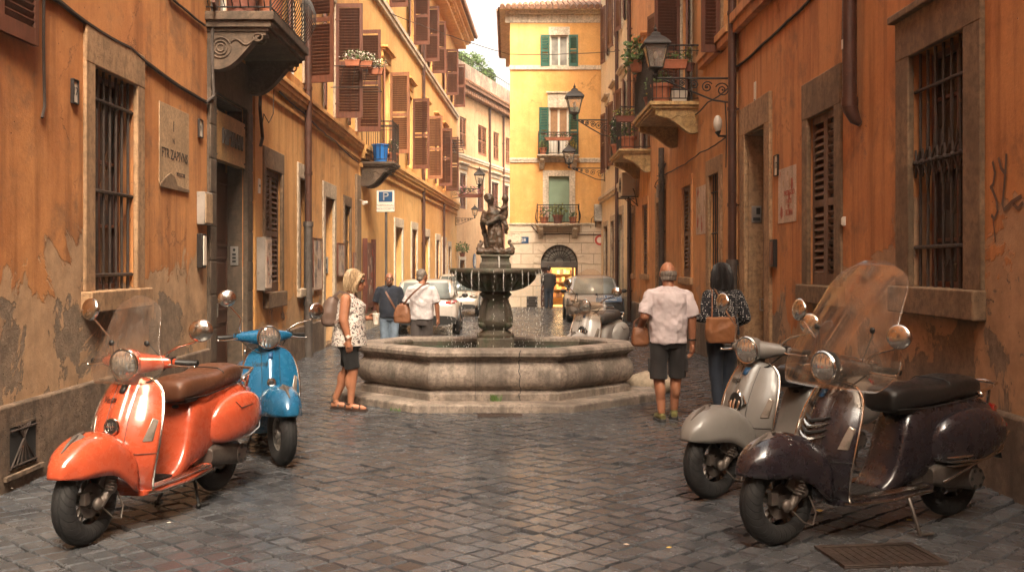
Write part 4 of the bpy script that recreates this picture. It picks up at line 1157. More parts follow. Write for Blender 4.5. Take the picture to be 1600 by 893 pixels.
def scooter(name, label, loc, heading, paint_m, seat_m, alloy='alloy', screen=None, script=None, emblem='disc', steer=0.0, grip='black', bright_trim=True, cowl_slots=False, stand='centre', group=None, dark_head=False, strut_left=True):
    t = thing(name, label, 'scooter', loc, heading, group)
    # ---- front fork, turned with the wheel
    fw = wheel(t, WB, 'front_wheel', alloy)
    rw = wheel(t, -WB, 'rear_wheel', alloy)
    b = MB()
    b.tube([(0.60, 0.06, 0.56), (0.66, 0.095, 0.46), (0.70, 0.10, 0.33)], [0.032, 0.034, 0.03], 10)
    b.tube([(0.665, 0.10, 0.34), (0.77, 0.095, 0.235)], [0.032, 0.026], 10); b.ell((0.77, 0.09, 0.255), (0.04, 0.03, 0.04)); b.ell((0.665, 0.105, 0.335), (0.042, 0.034, 0.042))
    b.obox((0.715, 0.088, 0.40), (0.12, 0.022, 0.07), Matrix.Rotation(R(50), 3, 'Y'))
    b.obox((0.85, 0.058, 0.30), (0.05, 0.036, 0.075))
    b.tube([(0.60, 0.10, 0.30), (0.57, 0.125, 0.20), (0.60, 0.13, 0.13), (0.66, 0.115, 0.15), (0.76, 0.10, 0.24)], 0.006, 6)
    fk = b.build('front_suspension', M['steel'], t, bevel=0.012)
    b = MB(); p0, p1 = Vector((0.615, 0.125, 0.50)), Vector((0.735, 0.115, 0.275)); pts = []
    ax = (p1-p0); u = ax.normalized(); o1 = u.orthogonal().normalized(); o2 = u.cross(o1)
    for k in range(73):
        a = 2*PI*k/8; pts.append(tuple(p0+ax*(0.12+0.70*k/72)+o1*math.cos(a)*0.026+o2*math.sin(a)*0.026))
    b.tube(pts, 0.0062, 5); b.tube([tuple(p0), tuple(p1)], 0.013, 8)
    b.build('spring', M['steel'], fk)
    # ---- front mudguard
    rings = []
    for (x, cr, bo, w) in FENDER:
        ring = []
        for k in range(15):
            s_ = -1+2*k/14; a = s_*PI/2
            ring.append((x+(-0.035*abs(s_)**2 if x > 1.0 else 0), w*math.copysign(abs(math.sin(a))**0.85, s_), bo+(cr-bo)*abs(math.cos(a))**0.62))
        rings.append(ring)
    b = MB(); b.rings(rings, False, False)
    fd = b.build('front_mudguard', paint_m, t, sub=1, solid=0.006)
    b = MB()
    b.tube([(0.99, 0, 0.592), (0.93, 0, 0.632), (0.86, 0, 0.664), (0.78, 0, 0.684)], [0.004, 0.012, 0.016, 0.007], 8)
    b.add([(0.83, 0.045, 0.668), (0.83, -0.045, 0.668), (1.00, 0, 0.592), (0.83, 0.0, 0.690)], [(0, 3, 2), (1, 2, 3), (0, 1, 3)])
    b.build('crest', M['steel'], fd)
    # ---- leg shield
    zs = [0.235, 0.27, 0.31, 0.36, 0.42, 0.48, 0.54, 0.60, 0.66, 0.72, 0.78, 0.83, 0.87, 0.905, 0.935, 0.955, 0.968]
    rings = [[shield_pt(z, -1+2*k/22) for k in range(23)] for z in zs]
    b = MB(); b.rings(rings, False, False)
    sh = b.build('leg_shield', paint_m, t, sub=1, solid=0.016)
    b = MB(); edge = [shield_pt(z, -1, -0.004) for z in zs]+[shield_pt(z, 1, -0.004) for z in reversed(zs)]
    edge = [(p[0], p[1]*1.01, p[2]) for p in edge]
    b.tube(edge, 0.0085, 7); b.build('edge_trim', M['chrome'] if bright_trim else M['steel'], sh)
    # inner side: glove box and tunnel
    b = MB(); rings = []
    for (z, x0, x1, w) in ((0.27, 0.44, 0.32, 0.11), (0.42, 0.48, 0.36, 0.12), (0.55, 0.48, 0.33, 0.15), (0.70, 0.43, 0.27, 0.165), (0.84, 0.35, 0.22, 0.155), (0.90, 0.315, 0.22, 0.12)):
        rings.append([((x0+x1)/2+ (x0-x1)/2*q[0], w*q[1], z) for q in sup(16, 1, 1, 0.6)])
    b.rings(rings); b.build('glovebox', paint_m, t, sub=1)
    # horn casting down the middle with emblem and indicators
    def on_shield(z, s, off): return shield_pt(z, s, off)
    b = MB(); ring_c = Vector(on_shield(0.675, 0, 0.010)); nrm = Vector((1, 0, 0.05)).normalized()
    Ry = Matrix.Rotation(PI/2-0.12, 3, 'Y')
    if emblem == 'disc':
        b.lathe([(0.052, -0.012), (0.055, 0.0), (0.05, 0.009), (0.046, 0.009), (0.042, 0.004)], 28, Ry, c=ring_c, cap=False, mi=1); b.lathe([(0.0, 0.006), (0.044, 0.005), (0.044, -0.01)], 28, Ry, c=ring_c, mi=0)
        for k in (-1, 0, 1): b.tube([tuple(ring_c+Ry @ Vector((0.026*zz, k*0.016+0.006*zz, 0.010))) for zz in (-1, -0.3, 0.4, 1)], 0.0035, 5, mi=1)
        b.tube([tuple(ring_c+Ry @ Vector((0.0, yy, 0.010))) for yy in (-0.03, 0.03)], 0.003, 5, mi=1)
    elif emblem == 'round':
        b.lathe([(0.0, 0.006), (0.034, 0.004), (0.040, -0.004), (0.040, -0.02)], 24, Ry, c=ring_c, mi=1); b.ell(ring_c+Vector((0.008, 0, 0)), (0.008, 0.022, 0.024), mi=0)
    elif emblem == 'slats':
        for k in range(4):
            zc = 0.625+k*0.036
            for sd in (-1, 1): b.tube([on_shield(zc, 0, 0.012), on_shield(zc+0.014, sd*0.28, 0.014), on_shield(zc+0.030, sd*0.42, 0.010)], [0.012, 0.010, 0.004], 6, mi=0 if k % 2 else 1)
    else:
        for k in range(-2, 3):
            b.tube([on_shield(0.60+abs(k)*0.018, k*0.10, 0.012), on_shield(0.67, k*0.15, 0.020), on_shield(0.765-abs(k)*0.02, k*0.09, 0.010)], [0.006, 0.013, 0.006], 6, mi=1)
        b.ell(ring_c+Vector((-0.006, 0, 0)), (0.010, 0.058, 0.078), mi=0)
    b.build('horn_emblem', [M['black'], M['chrome']], sh)
    b = MB(); p = [on_shield(0.925, sd, 0.012) for sd in (-0.10, 0.15)]+[on_shield(0.875, 0.07, 0.012), on_shield(0.875, -0.10, 0.012)]
    b.add([tuple(q) for q in p], [(0, 1, 2, 3)]); b.add([(q[0]-0.012, q[1], q[2]) for q in p], [(0, 1, 2, 3)])
    b.build('maker_badge', M['sign_blue'] if emblem != 'disc' else M['black'], sh, solid=0.004, solid_off=0)
    for sd in (-1, 1):
        b = MB(); b.tube([shield_pt(z, sd*0.078/lerp_tab(SHIELD, z)[1], 0.0015) for z in (0.30, 0.4, 0.5, 0.6, 0.7, 0.8, 0.88, 0.93)], 0.0028, 5)
        b.tube([shield_pt(0.50, sd*s_, 0.002) for s_ in (0.34, 0.5, 0.7, 0.9, 0.99)], 0.0022, 5)
        b.build('panel_seam', M['black'], sh)
        b = MB(); q = []
        for (z, s_) in ((0.575, 0.70), (0.575, 0.90), (0.70, 0.95), (0.72, 0.84)): q.append(on_shield(z, sd*s_, 0.010))
        b.add(q+[(x-0.02, y, z) for x, y, z in q], [(0, 1, 2, 3), (4, 5, 6, 7), (0, 1, 5, 4), (1, 2, 6, 5), (2, 3, 7, 6), (3, 0, 4, 7)])
        b.build('indicator', M['lens'], sh, bevel=0.006)
    if script:
        vs, fs = text_mesh(script, 0.058, 0.0012, 0.35)
        b = MB()
        b.add([on_shield(0.815+v[1]+0.10*v[0], (0.105+0*v[0]-0)*-1/0.2+0.0, 0) for v in []], [])
        vv = []
        for v in vs:
            yy = 0.102-v[0]*-1*-1; zz = 0.825+v[1]+0.12*v[0]
            w_ = lerp_tab(SHIELD, zz)[1]
            vv.append(shield_pt(zz, max(-1, min(1, -(0.098)/w_+v[0]/w_)), 0.005+v[2]))
        # lettering reads left to right for somebody facing the scooter: +y is on their right
        b.add(vv, fs); b.build('script', M['black'] if script[1] != '!' else M['chrome'], sh, smooth=False)
    # ---- headset
    b = MB(); rings = []
    for (y, h, d, dx, dz) in ((-0.275, 0.026, 0.028, -0.055, 0.004), (-0.23, 0.036, 0.038, -0.045, 0.004), (-0.18, 0.046, 0.052, -0.025, 0.004), (-0.10, 0.062, 0.075, 0.0, 0.0), (-0.04, 0.075, 0.095, 0.015, -0.004),
                              (0.04, 0.075, 0.095, 0.015, -0.004), (0.10, 0.062, 0.075, 0.0, 0.0), (0.18, 0.046, 0.052, -0.025, 0.004), (0.23, 0.036, 0.038, -0.045, 0.004), (0.275, 0.026, 0.028, -0.055, 0.004)):
        rings.append([(0.265+dx+d*q[0], y, 1.055+dz+h*q[1]) for q in sup(16, 1, 1, 0.85)])
    b.rings(rings)
    hs = b.build('headset', paint_m, t, sub=1)
    hs_c = Vector((0.375, 0, 1.055)); Rh = Matrix.Rotation(PI/2+0.05, 3, 'Y')
    b = MB(); b.lathe([(0.05, -0.16), (0.085, -0.10), (0.098, -0.03), (0.099, 0.0)], 28, Rh, c=hs_c, cap=False)
    b.tube([(0.275, 0, 0.92), (0.265, 0, 1.02)], [0.06, 0.07], 14)
    b.build('headlight_shell', M['black'] if dark_head else paint_m, hs)
    b = MB(); b.lathe([(0.090, -0.010), (0.102, -0.004), (0.106, 0.006), (0.100, 0.016), (0.091, 0.014)], 32, Rh, c=hs_c, cap=False)
    hl = b.build('headlight', M['chrome'], hs)
    b = MB(); b.lathe([(0.093, 0.004), (0.088, 0.016), (0.065, 0.027), (0.035, 0.034), (0.0008, 0.036)], 32, Rh, c=hs_c, cap=False)
    b.build('lens', M['headlight'], hl)
    for sd in (-1, 1):
        b = MB(); b.tube([(0.212, sd*0.26, 1.058), (0.19, sd*0.29, 1.055), (0.155, sd*0.385, 1.05)], [0.019, 0.0195, 0.0195], 12)
        b.ell((0.153, sd*0.388, 1.05), (0.02, 0.012, 0.022)); b.obox((0.22, sd*0.23, 1.065), (0.05, 0.06, 0.055))
        gp = b.build('grip', M[grip], hs)
        b = MB(); b.tube([(0.245, sd*0.24, 1.045), (0.255, sd*0.275, 1.04), (0.22, sd*0.355, 1.03), (0.20, sd*0.392, 1.03)], [0.009, 0.008, 0.0065, 0.006], 7); b.ell((0.198, sd*0.397, 1.03), 0.010)
        b.build('brake_lever', M['chrome'], hs)
        mz, my = (1.235, 0.475) if sd > 0 else (1.365, -0.335)
        b = MB()
        b.tube([(0.235, sd*0.215, 1.08), (0.235, sd*0.225, 1.12), (0.24, my*0.62, 1.10+(mz-1.10)*0.45), (0.25, my*0.90, mz-0.04), (0.25, my, mz-0.01)], [0.011, 0.009, 0.008, 0.007, 0.006], 8)
        b.tube([(0.235, sd*0.215, 1.075), (0.235, sd*0.217, 1.115)], 0.017, 10)
        mr = b.build('mirror', M['chrome'], hs)
        b = MB(); Mm = Matrix.Rotation(sd*0.25, 3, 'Z') @ Matrix.Rotation(-0.1, 3, 'Y')
        b.ell((0.255, my, mz+0.035), (0.030, 0.080, 0.074), 20, 12, Mm); b.build('mirror_shell', M['chrome'], mr)
    # ---- cables behind the headset
    b = MB(); b.tube([(0.22, 0.2, 1.02), (0.29, 0.13, 0.94), (0.31, 0.05, 0.91)], 0.006, 5); b.tube([(0.22, -0.2, 1.02), (0.29, -0.12, 0.94), (0.31, -0.04, 0.91)], 0.006, 5)
    b.build('control_cable', M['black'], hs)
    # ---- floor
    b = MB(); rings = []
    for (x, w, zt, zb) in ((0.42, 0.17, 0.262, 0.225), (0.34, 0.20, 0.262, 0.215), (0.10, 0.212, 0.258, 0.215), (-0.12, 0.21, 0.262, 0.215), (-0.30, 0.20, 0.275, 0.225), (-0.42, 0.17, 0.285, 0.24)):
        rings.append([(x, w*q[0], (zt+zb)/2+(zt-zb)/2*q[1]) for q in sup(20, 1, 1, 0.35)])
    b.rings(rings); fl = b.build('floorboard', paint_m, t, ang=50)
    b = MB()
    for sd in (-1, 1):
        for yy in (0.150, 0.178, 0.204): b.tube([(0.36, sd*yy*0.97, 0.27), (0.1, sd*yy, 0.268), (-0.34, sd*yy*0.97, 0.280)], 0.008, 6)
        b.tube([(0.40, sd*0.185, 0.245), (0.32, sd*0.212, 0.235), (0.0, sd*0.222, 0.233), (-0.36, sd*0.206, 0.25)], 0.011, 7)
    b.build('running_strip', M['chrome'] if bright_trim else M['steel'], fl)
    b = MB(); b.box(-0.02, 0.30, -0.105, 0.105, 0.262, 0.276)
    for k in range(9): b.box(0.0+k*0.032, 0.014+k*0.032, -0.10, 0.10, 0.275, 0.281)
    b.build('floor_mat', M['mat_black'], fl, bevel=0.006)
    # ---- rear body
    b = MB(); rings = []
    for (x, zt, zb, w) in ((0.02, 0.285, 0.225, 0.12), (-0.06, 0.325, 0.225, 0.135), (-0.12, 0.42, 0.23, 0.140), (-0.165, 0.55, 0.235, 0.143), (-0.205, 0.69, 0.245, 0.147), (-0.26, 0.79, 0.26, 0.155), (-0.42, 0.825, 0.30, 0.168), (-0.62, 0.835, 0.37, 0.180),
                           (-0.84, 0.83, 0.44, 0.182), (-1.0, 0.80, 0.50, 0.155), (-1.10, 0.745, 0.54, 0.115), (-1.165, 0.67, 0.57, 0.06)):
        rings.append([(x, w*q[0], (zt+zb)/2+(zt-zb)/2*q[1]) for q in sup(20, 1, 1, 0.62)])
    b.rings(rings); bd = b.build('rear_body', paint_m, t, sub=1)
    b = MB(); b.ell((-0.175, 0.02, 0.46), (0.012, 0.028, 0.016)); b.ell((-0.195, -0.02, 0.60), (0.014, 0.02, 0.02)); b.ell((-0.22, 0.0, 0.70), (0.012, 0.03, 0.014))
    b.build('lock', M['black'], bd)
    for sd in (-1, 1):
        b = MB(); rings = []
        for (tt, h, w, zc) in ((0.0, 0.03, 0.005, 0.515), (0.03, 0.095, 0.05, 0.525), (0.10, 0.148, 0.095, 0.535), (0.22, 0.183, 0.122, 0.55), (0.38, 0.197, 0.132, 0.56), (0.55, 0.192, 0.130, 0.568), (0.70, 0.168, 0.118, 0.572), (0.84, 0.125, 0.09, 0.57), (0.94, 0.072, 0.05, 0.56), (1.0, 0.02, 0.008, 0.55)):
            x = -0.40-tt*0.79; ring = []
            for k in range(17):
                a = -PI/2+PI*k/16; c, s_ = math.cos(a), math.sin(a)
                zz = zc+h*math.copysign(abs(s_)**0.82, s_)
                if zz < 0.42+0.02*tt: zz = 0.42+0.02*tt+(zz-0.42-0.02*tt)*0.55
                ring.append((x, sd*(0.145-0.05*max(0, tt-0.7)+w*abs(c)**0.70), zz))
            rings.append(ring)
        b.rings(rings, True, True)
        cw = b.build('side_cowl', paint_m, t, sub=1)
        b = MB(); yb = sd*0.283
        if cowl_slots:
            for k in range(3): b.tube([(-0.455, sd*0.245, 0.405+k*0.026), (-0.50, sd*0.272, 0.405+k*0.026), (-0.62, sd*0.281, 0.407+k*0.026), (-0.66, sd*0.279, 0.410+k*0.026)], [0.004, 0.009, 0.009, 0.004], 6)
        b.tube([(-0.56, sd*0.268, 0.420), (-0.80, sd*0.27, 0.425), (-1.0, sd*0.235, 0.45), (-1.12, sd*0.18, 0.50)], [0.003, 0.007, 0.007, 0.003], 6)
        b.build('cowl_trim', M['chrome'] if bright_trim else M['steel'], cw)
        if not cowl_slots:
            b = MB(); b.tube([(-0.62, sd*0.245, 0.695), (-0.66, sd*0.272, 0.645), (-0.84, sd*0.266, 0.650), (-0.88, sd*0.23, 0.70)], 0.0035, 5); b.build('hatch_seam', M['black'], cw)
    if script and cowl_slots:
        vs, fs = text_mesh('Vespa', 0.07, 0.001, 0.3)
        b = MB(); b.add([(-0.90-v[0], 0.271-0.10*abs(v[0]) , 0.49+v[1]+0.10*v[0]*-1) for v in vs], fs); b.build('script', M['chrome'], bd, smooth=False)
    b = MB(); b.tube([(-0.43, 0.235, 0.30), (-0.6, 0.262, 0.37), (-0.95, 0.255, 0.47), (-1.19, 0.16, 0.56)], 0.009, 7) if cowl_slots else b.tube([(-0.5, 0.12, 0.36), (-0.55, 0.12, 0.35)], 0.008, 6)
    b.build('guard_bar', M['chrome'], t)
    # ---- seat
    b = MB(); rings = []
    for (x, zt, zb, w) in ((-0.085, 0.865, 0.765, 0.09), (-0.10, 0.895, 0.748, 0.125), (-0.16, 0.918, 0.742, 0.148), (-0.30, 0.925, 0.750, 0.166), (-0.46, 0.918, 0.768, 0.176), (-0.56, 0.922, 0.776, 0.174), (-0.61, 0.948, 0.782, 0.168), (-0.72, 0.962, 0.786, 0.162), (-0.86, 0.955, 0.79, 0.148), (-0.96, 0.930, 0.797, 0.12), (-1.0, 0.90, 0.81, 0.075)):
        rings.append([(x, w*q[0], (zt+zb)/2+(zt-zb)/2*q[1]) for q in sup(20, 1, 1, 0.60)])
    b.rings(rings); st = b.build('seat', seat_m, t, sub=1)
    b = MB()
    for sd in (-1, 1): b.tube([(-0.60, sd*0.164, 0.85), (-0.595, sd*0.157, 0.915), (-0.59, sd*0.12, 0.936)], 0.004, 5); b.tube([(-0.13, sd*0.128, 0.77), (-0.35, sd*0.163, 0.77), (-0.6, sd*0.166, 0.792), (-0.9, sd*0.136, 0.81)], 0.005, 5)
    b.tube([(-0.595, -0.12, 0.938), (-0.597, 0, 0.944), (-0.595, 0.12, 0.938)], 0.004, 5)
    b.build('seat_piping', M['black'], st)
    b = MB(); b.box(-0.96, -0.16, -0.12, 0.12, 0.735, 0.79); b.build('seat_base', M['black'], st, bevel=0.01)
    b = MB(); b.tube([(-0.86, 0.155, 0.835), (-1.0, 0.15, 0.865), (-1.12, 0.115, 0.885), (-1.145, 0, 0.89), (-1.12, -0.115, 0.885), (-1.0, -0.15, 0.865), (-0.86, -0.155, 0.835)], 0.012, 9); b.tube([(-1.0, 0.15, 0.865), (-1.02, 0.12, 0.76)], 0.011, 8); b.tube([(-1.0, -0.15, 0.865), (-1.02, -0.12, 0.76)], 0.011, 8)
    b.ell((-0.89, 0.165, 0.83), 0.022); b.ell((-0.89, -0.165, 0.83), 0.022)
    b.build('grab_rail', M['chrome'], t)
    b = MB(); rings = [[(-1.12, 0.085*q[0], 0.695+0.06*q[1]) for q in sup(14, 1, 1, 0.6)], [(-1.18, 0.075*q[0], 0.69+0.052*q[1]) for q in sup(14, 1, 1, 0.6)], [(-1.205, 0.05*q[0], 0.685+0.035*q[1]) for q in sup(14, 1, 1, 0.6)]]
    b.rings(rings); b.build('tail_light', M['red_lens'], t)
    for sd in (-1, 1):
        b = MB(); b.ell((-1.14, sd*0.15, 0.60), (0.035, 0.02, 0.03)); b.build('rear_indicator', M['red_lens'], t)
    b = MB(); b.add([(-1.16, -0.07, 0.57), (-1.16, 0.07, 0.57), (-1.23, 0.08, 0.36), (-1.23, -0.08, 0.36)], [(0, 1, 2, 3)]); fl_ = b.build('mudflap', M['black'], t, solid=0.006)
    b = MB(); b.add([(-1.20, -0.085, 0.56), (-1.20, 0.085, 0.56), (-1.232, 0.085, 0.42), (-1.232, -0.085, 0.42)], [(0, 1, 2, 3)]); b.build('number_plate', M['enamel'], fl_, solid=0.004)
    # ---- engine, exhaust, stand
    Rx = Matrix.Rotation(PI/2, 3, 'X')
    b = MB(); rings = []
    for (x, h, zc, w) in ((-0.40, 0.05, 0.33, 0.05), (-0.46, 0.075, 0.33, 0.06), (-0.62, 0.085, 0.315, 0.065), (-0.80, 0.085, 0.285, 0.06), (-0.88, 0.06, 0.275, 0.045)):
        rings.append([(x, 0.135+w*q[0], zc+h*q[1]) for q in sup(16, 1, 1, 0.6)])
    b.rings(rings); b.lathe([(0.0, 0.0), (0.07, 0.0), (0.075, 0.01), (0.07, 0.02), (0.03, 0.026), (0.001, 0.026)], 22, Matrix.Rotation(-PI/2, 3, 'X'), c=(-0.80, 0.185, 0.285))
    b.box(-0.60, -0.30, -0.10, 0.10, 0.24, 0.36)
    en = b.build('engine', M['steel'], t, bevel=0.004)
    b = MB()
    for k in range(6): b.lathe([(0.012, 0), (0.012, 0.008)], 8, Matrix.Rotation(-PI/2, 3, 'X'), c=(-0.80+0.055*math.cos(k*PI/3), 0.205, 0.285+0.055*math.sin(k*PI/3)))
    b.build('bolt', M['black'], en)
    b = MB(); b.tube([(-0.55, -0.12, 0.25), (-0.70, -0.17, 0.24), (-0.82, -0.19, 0.26)], 0.02, 8); b.tube([(-0.80, -0.19, 0.26), (-0.86, -0.19, 0.27), (-1.12, -0.19, 0.32), (-1.16, -0.19, 0.33)], [0.03, 0.055, 0.055, 0.03], 14)
    b.build('exhaust', M['steel'], t)
    b = MB()
    if stand == 'centre':
        for sd in (-1, 1): b.tube([(-0.30, sd*0.09, 0.25), (-0.28, sd*0.12, 0.14), (-0.25, sd*0.165, 0.012)], [0.012, 0.012, 0.011], 7); b.tube([(-0.25, sd*0.165, 0.012), (-0.34, sd*0.185, 0.012)], 0.012, 6); b.ell((-0.25, sd*0.165, 0.018), (0.024, 0.018, 0.018))
        b.tube([(-0.30, -0.09, 0.25), (-0.30, 0.09, 0.25)], 0.014, 7)
        b.build('centre_stand', M['black'], t)
    else:
        b.tube([(-0.18, 0.14, 0.235), (-0.13, 0.22, 0.225), (-0.12, 0.25, 0.18), (-0.15, 0.28, 0.03)], [0.013, 0.013, 0.012, 0.011], 8); b.tube([(-0.15, 0.28, 0.03), (-0.155, 0.285, 0.012)], 0.019, 8); b.tube([(-0.15, 0.285, 0.012), (-0.26, 0.30, 0.012)], 0.009, 6)
        b.build('side_stand', M['steel'], t)
    # ---- windscreen with two thin stays
    if screen:
        W_, z0, z1, up, dx = screen    # half width, bottom, top, narrowing towards the top, lean
        rings = []
        n = 24; prof = []
        for k in range(13):
            tt = k/12; z = z0+(z1-z0)*tt
            # pear outline: ears by the hands, waist, rounded top
            wv = W_*(0.80+0.20*math.sin(PI*min(1, tt*2.6))) if tt < 0.38 else W_*(0.80+(up-0.80)*((tt-0.38)/0.62)**1.1)
            if tt > 0.80: wv *= math.sqrt(max(0.0, 1-((tt-0.80)/0.205)**2))**0.8
            ring = []
            for j in range(n+1):
                s_ = -1+2*j/n; y = wv*s_
                ring.append((0.415-dx*tt**1.25-0.55*y*y-(0.02*tt), y, z))
            rings.append(ring)
        b = MB(); b.rings(rings, False, False)
        ws = b.build('windscreen', M['screen'], hs, sub=1, solid=0.004)
        for sd in (-1, 1):
            b = MB()
            zt = z0+(z1-z0)*0.46; y = sd*W_*0.48; xs = 0.415-dx*0.46**1.25-0.55*y*y-0.01
            b.tube([(0.24, sd*0.175, 1.09), (xs-0.012, y, zt)], 0.0042, 6); b.ell((xs+0.006, y, zt), (0.012, 0.019, 0.019)); b.ell((0.24, sd*0.175, 1.085), 0.018)
            b.build('screen_stay', M['black'], ws)
    px_ = 0.45
    for o in (fw, fk, fd, hs):
        x, y = o.location.x-px_, o.location.y; c, sn = math.cos(steer), math.sin(steer)
        o.location.x = px_+x*c-y*sn; o.location.y = x*sn+y*c; o.rotation_euler.z = steer
    return t

P_coral = body_paint('paint_coral', (0.53, 0.085, 0.034), 0.22)
P_blue = body_paint('paint_blue', (0.008, 0.115, 0.24), 0.20, 0.1)
P_taupe = body_paint('paint_taupe', (0.20, 0.183, 0.165), 0.45, 0.0, coat=0.3)
P_dark = body_paint('paint_dark_purple', (0.021, 0.016, 0.021), 0.24, 0.15)
P_silver = body_paint('paint_champagne', (0.42, 0.385, 0.35), 0.40, 0.0, coat=0.4)
S_brown = paint('seat_brown_leather', (0.135, 0.052, 0.026), 0.42, 0.45, bump=0.5, wear=(0.2, 0.09, 0.05))
S_black = paint('seat_black_vinyl', (0.016, 0.014, 0.013), 0.38, 0.4, bump=0.4)
S_grey = paint('seat_grey_vinyl', (0.10, 0.085, 0.075), 0.45, 0.4, bump=0.4)

def place(front, rear):
    """ground points of the wheels -> location and heading"""
    fx, fy = front; rx, ry = rear; h = math.atan2(fy-ry, fx-rx)
    return (fx-WB*math.cos(h), fy-WB*math.sin(h), 0.0), h
loc, h = place((-2.565, 6.20), (-2.20, 7.70))
scooter('scooter', 'coral red scooter with a brown leather seat and a clear windscreen', loc, h, P_coral, S_brown, 'alloy', (0.27, 0.93, 1.49, 0.58, 0.20), 'Vespa', 'disc', 0.0)
loc, h = place((-1.98, 8.62), (-2.42, 10.08))
scooter('scooter', 'glossy blue scooter with a black seat parked behind the coral one', loc, h, P_blue, S_black, 'alloy_l', None, 'Vespa', 'round', 0.22)
loc, h = place((1.47, 7.42), (2.68, 8.36))
scooter('scooter', 'taupe grey scooter with a ribbed emblem and no windscreen, beside the dark purple one', loc, h, P_taupe, S_black, 'alloy', None, 'Vespa', 'fan', 0.0)
loc, h = place((1.62, 6.20), (3.00, 6.95))
scooter('scooter', 'dark purple black scooter with a tall clear windscreen and black seat', loc, h, P_dark, S_black, 'alloy', (0.48, 0.93, 1.72, 0.62, 0.46), 'Vespa', 'slats', 0.0, cowl_slots=True, stand='side', dark_head=True)
loc, h = place((1.00, 15.40), (1.66, 16.78))
scooter('scooter', 'pale silver scooter with a windscreen standing behind the fountain basin', loc, h, P_silver, S_grey, 'alloy', (0.34, 0.90, 1.62, 0.60, 0.25), 'Vespa', 'none', 0.0)
# ---------------------------------------------------------------- fountain
FT = thing('fountain', 'octagonal travertine fountain with scalloped bowl and wet figure group in mid street', 'fountain', (FX, FY, 0))
def oct_rings(prof):
    return [[(x, y, z) for x, y in fount_poly(k)] for k, z in prof]
b = MB(); b.rings(oct_rings([(0.40, -0.03), (0.40, 0.075), (0.385, 0.09), (0.0, 0.09)]), True, False)
b.build('step', M['basin'], FT, world=True, bevel=0.012)
prof = [(0.02, 0.085), (0.045, 0.09), (0.045, 0.165), (0.03, 0.18), (0.0, 0.195), (-0.01, 0.21), (0.035, 0.235), (0.07, 0.275), (0.090, 0.33), (0.093, 0.385), (0.080, 0.44), (0.055, 0.49), (0.02, 0.525), (0.01, 0.545), (0.03, 0.555), (0.035, 0.575), (0.075, 0.595), (0.10, 0.615), (0.105, 0.655), (0.085, 0.685), (0.04, 0.697), (-0.16, 0.697), (-0.20, 0.68), (-0.205, 0.30)]
b = MB(); rings = oct_rings(prof); b.rings(rings, True, False); 
basin = b.build('basin', M['basin'], FT, world=True, ang=30)
# joints between the blocks and the old crack, cut as dark grooves on the front face
b = MB()
def groove(xs, jag=0.0, r=0.0045):
    pts = []
    for i, (k, z) in enumerate(prof[:21]):
        y = fount_poly(k)[0][1]-0.001
        if z > 0.69: continue
        pts.append((FX+xs+(random.uniform(-1, 1)*jag), y, z))
    b.tube(pts, r, 5)
groove(-0.225, 0.0, 0.003); b.build('joint', M['black'], basin, world=True)
b = MB(); groove(0.30, 0.016, 0.0055); b.build('crack', M['black'], basin, world=True)
b = MB(); b.add([(x, y, 0.585) for x, y in fount_poly(-0.2)], [tuple(range(8))])
def water_mat():
    m = NT('fountain_water'); p = m.pos()
    n = m.noise(p, 14, 4, 0.6); v = m.noise(p, 50, 2)
    col = m.mix(m.ramp(m.noise(p, 2, 3), 0.3, 0.7), (0.035, 0.065, 0.045), (0.07, 0.11, 0.08))
    return m.fin(col, 0.06, m.bump(m.math('ADD', n, m.math('MULTIPLY', v, 0.5)), 0.6, 0.03))
M['water'] = water_mat()
b.build('water', M['water'], FT, world=True)
b = MB()
for (x, y) in fount_poly(-0.203): pass
ring_i = fount_poly(-0.207)
b.rings([[(x, y, z) for x, y in ring_i] for z in (0.58, 0.645)], True, False)
b.build('algae_band', M['mossy'], basin, world=True)
# pedestal
def sq(h, z, r=0.0):
    pts = []
    for sx, sy in ((-1, -1), (1, -1), (1, 1), (-1, 1)): pts.append((sx*h, sy*h, z))
    return pts
b = MB(); b.rings([sq(0.235, 0.3), sq(0.235, 0.755), sq(0.225, 0.765)]); 
pd = b.build('pedestal', M['mossy'], FT, bevel=0.015)
def rsq(w, z, n=24, e=0.62):
    return [(q[0], q[1], z) for q in sup(n, w, w, e)]
b = MB(); b.rings([rsq(w, z) for w, z in ((0.235, 0.763), (0.24, 0.80), (0.225, 0.815), (0.19, 0.83), (0.165, 0.855), (0.17, 0.875), (0.20, 0.90), (0.225, 0.95), (0.222, 1.0), (0.195, 1.06), (0.165, 1.12), (0.15, 1.18), (0.15, 1.24), (0.17, 1.27), (0.20, 1.295), (0.21, 1.315), (0.19, 1.33), (0.17, 1.36))])
b.build('baluster', M['mossy'], pd, ang=50)
b = MB()
for sx, sy in ((-1, -1), (1, -1), (1, 1), (-1, 1)):
    b.tube([(sx*0.11, sy*0.11, 1.28), (sx*0.155, sy*0.155, 1.15), (sx*0.165, sy*0.165, 1.0), (sx*0.15, sy*0.15, 0.88)], [0.03, 0.04, 0.06, 0.035], 8)
    b.ell((sx*0.165, sy*0.165, 0.93), (0.055, 0.055, 0.05))
b.build('volute', M['mossy'], pd)
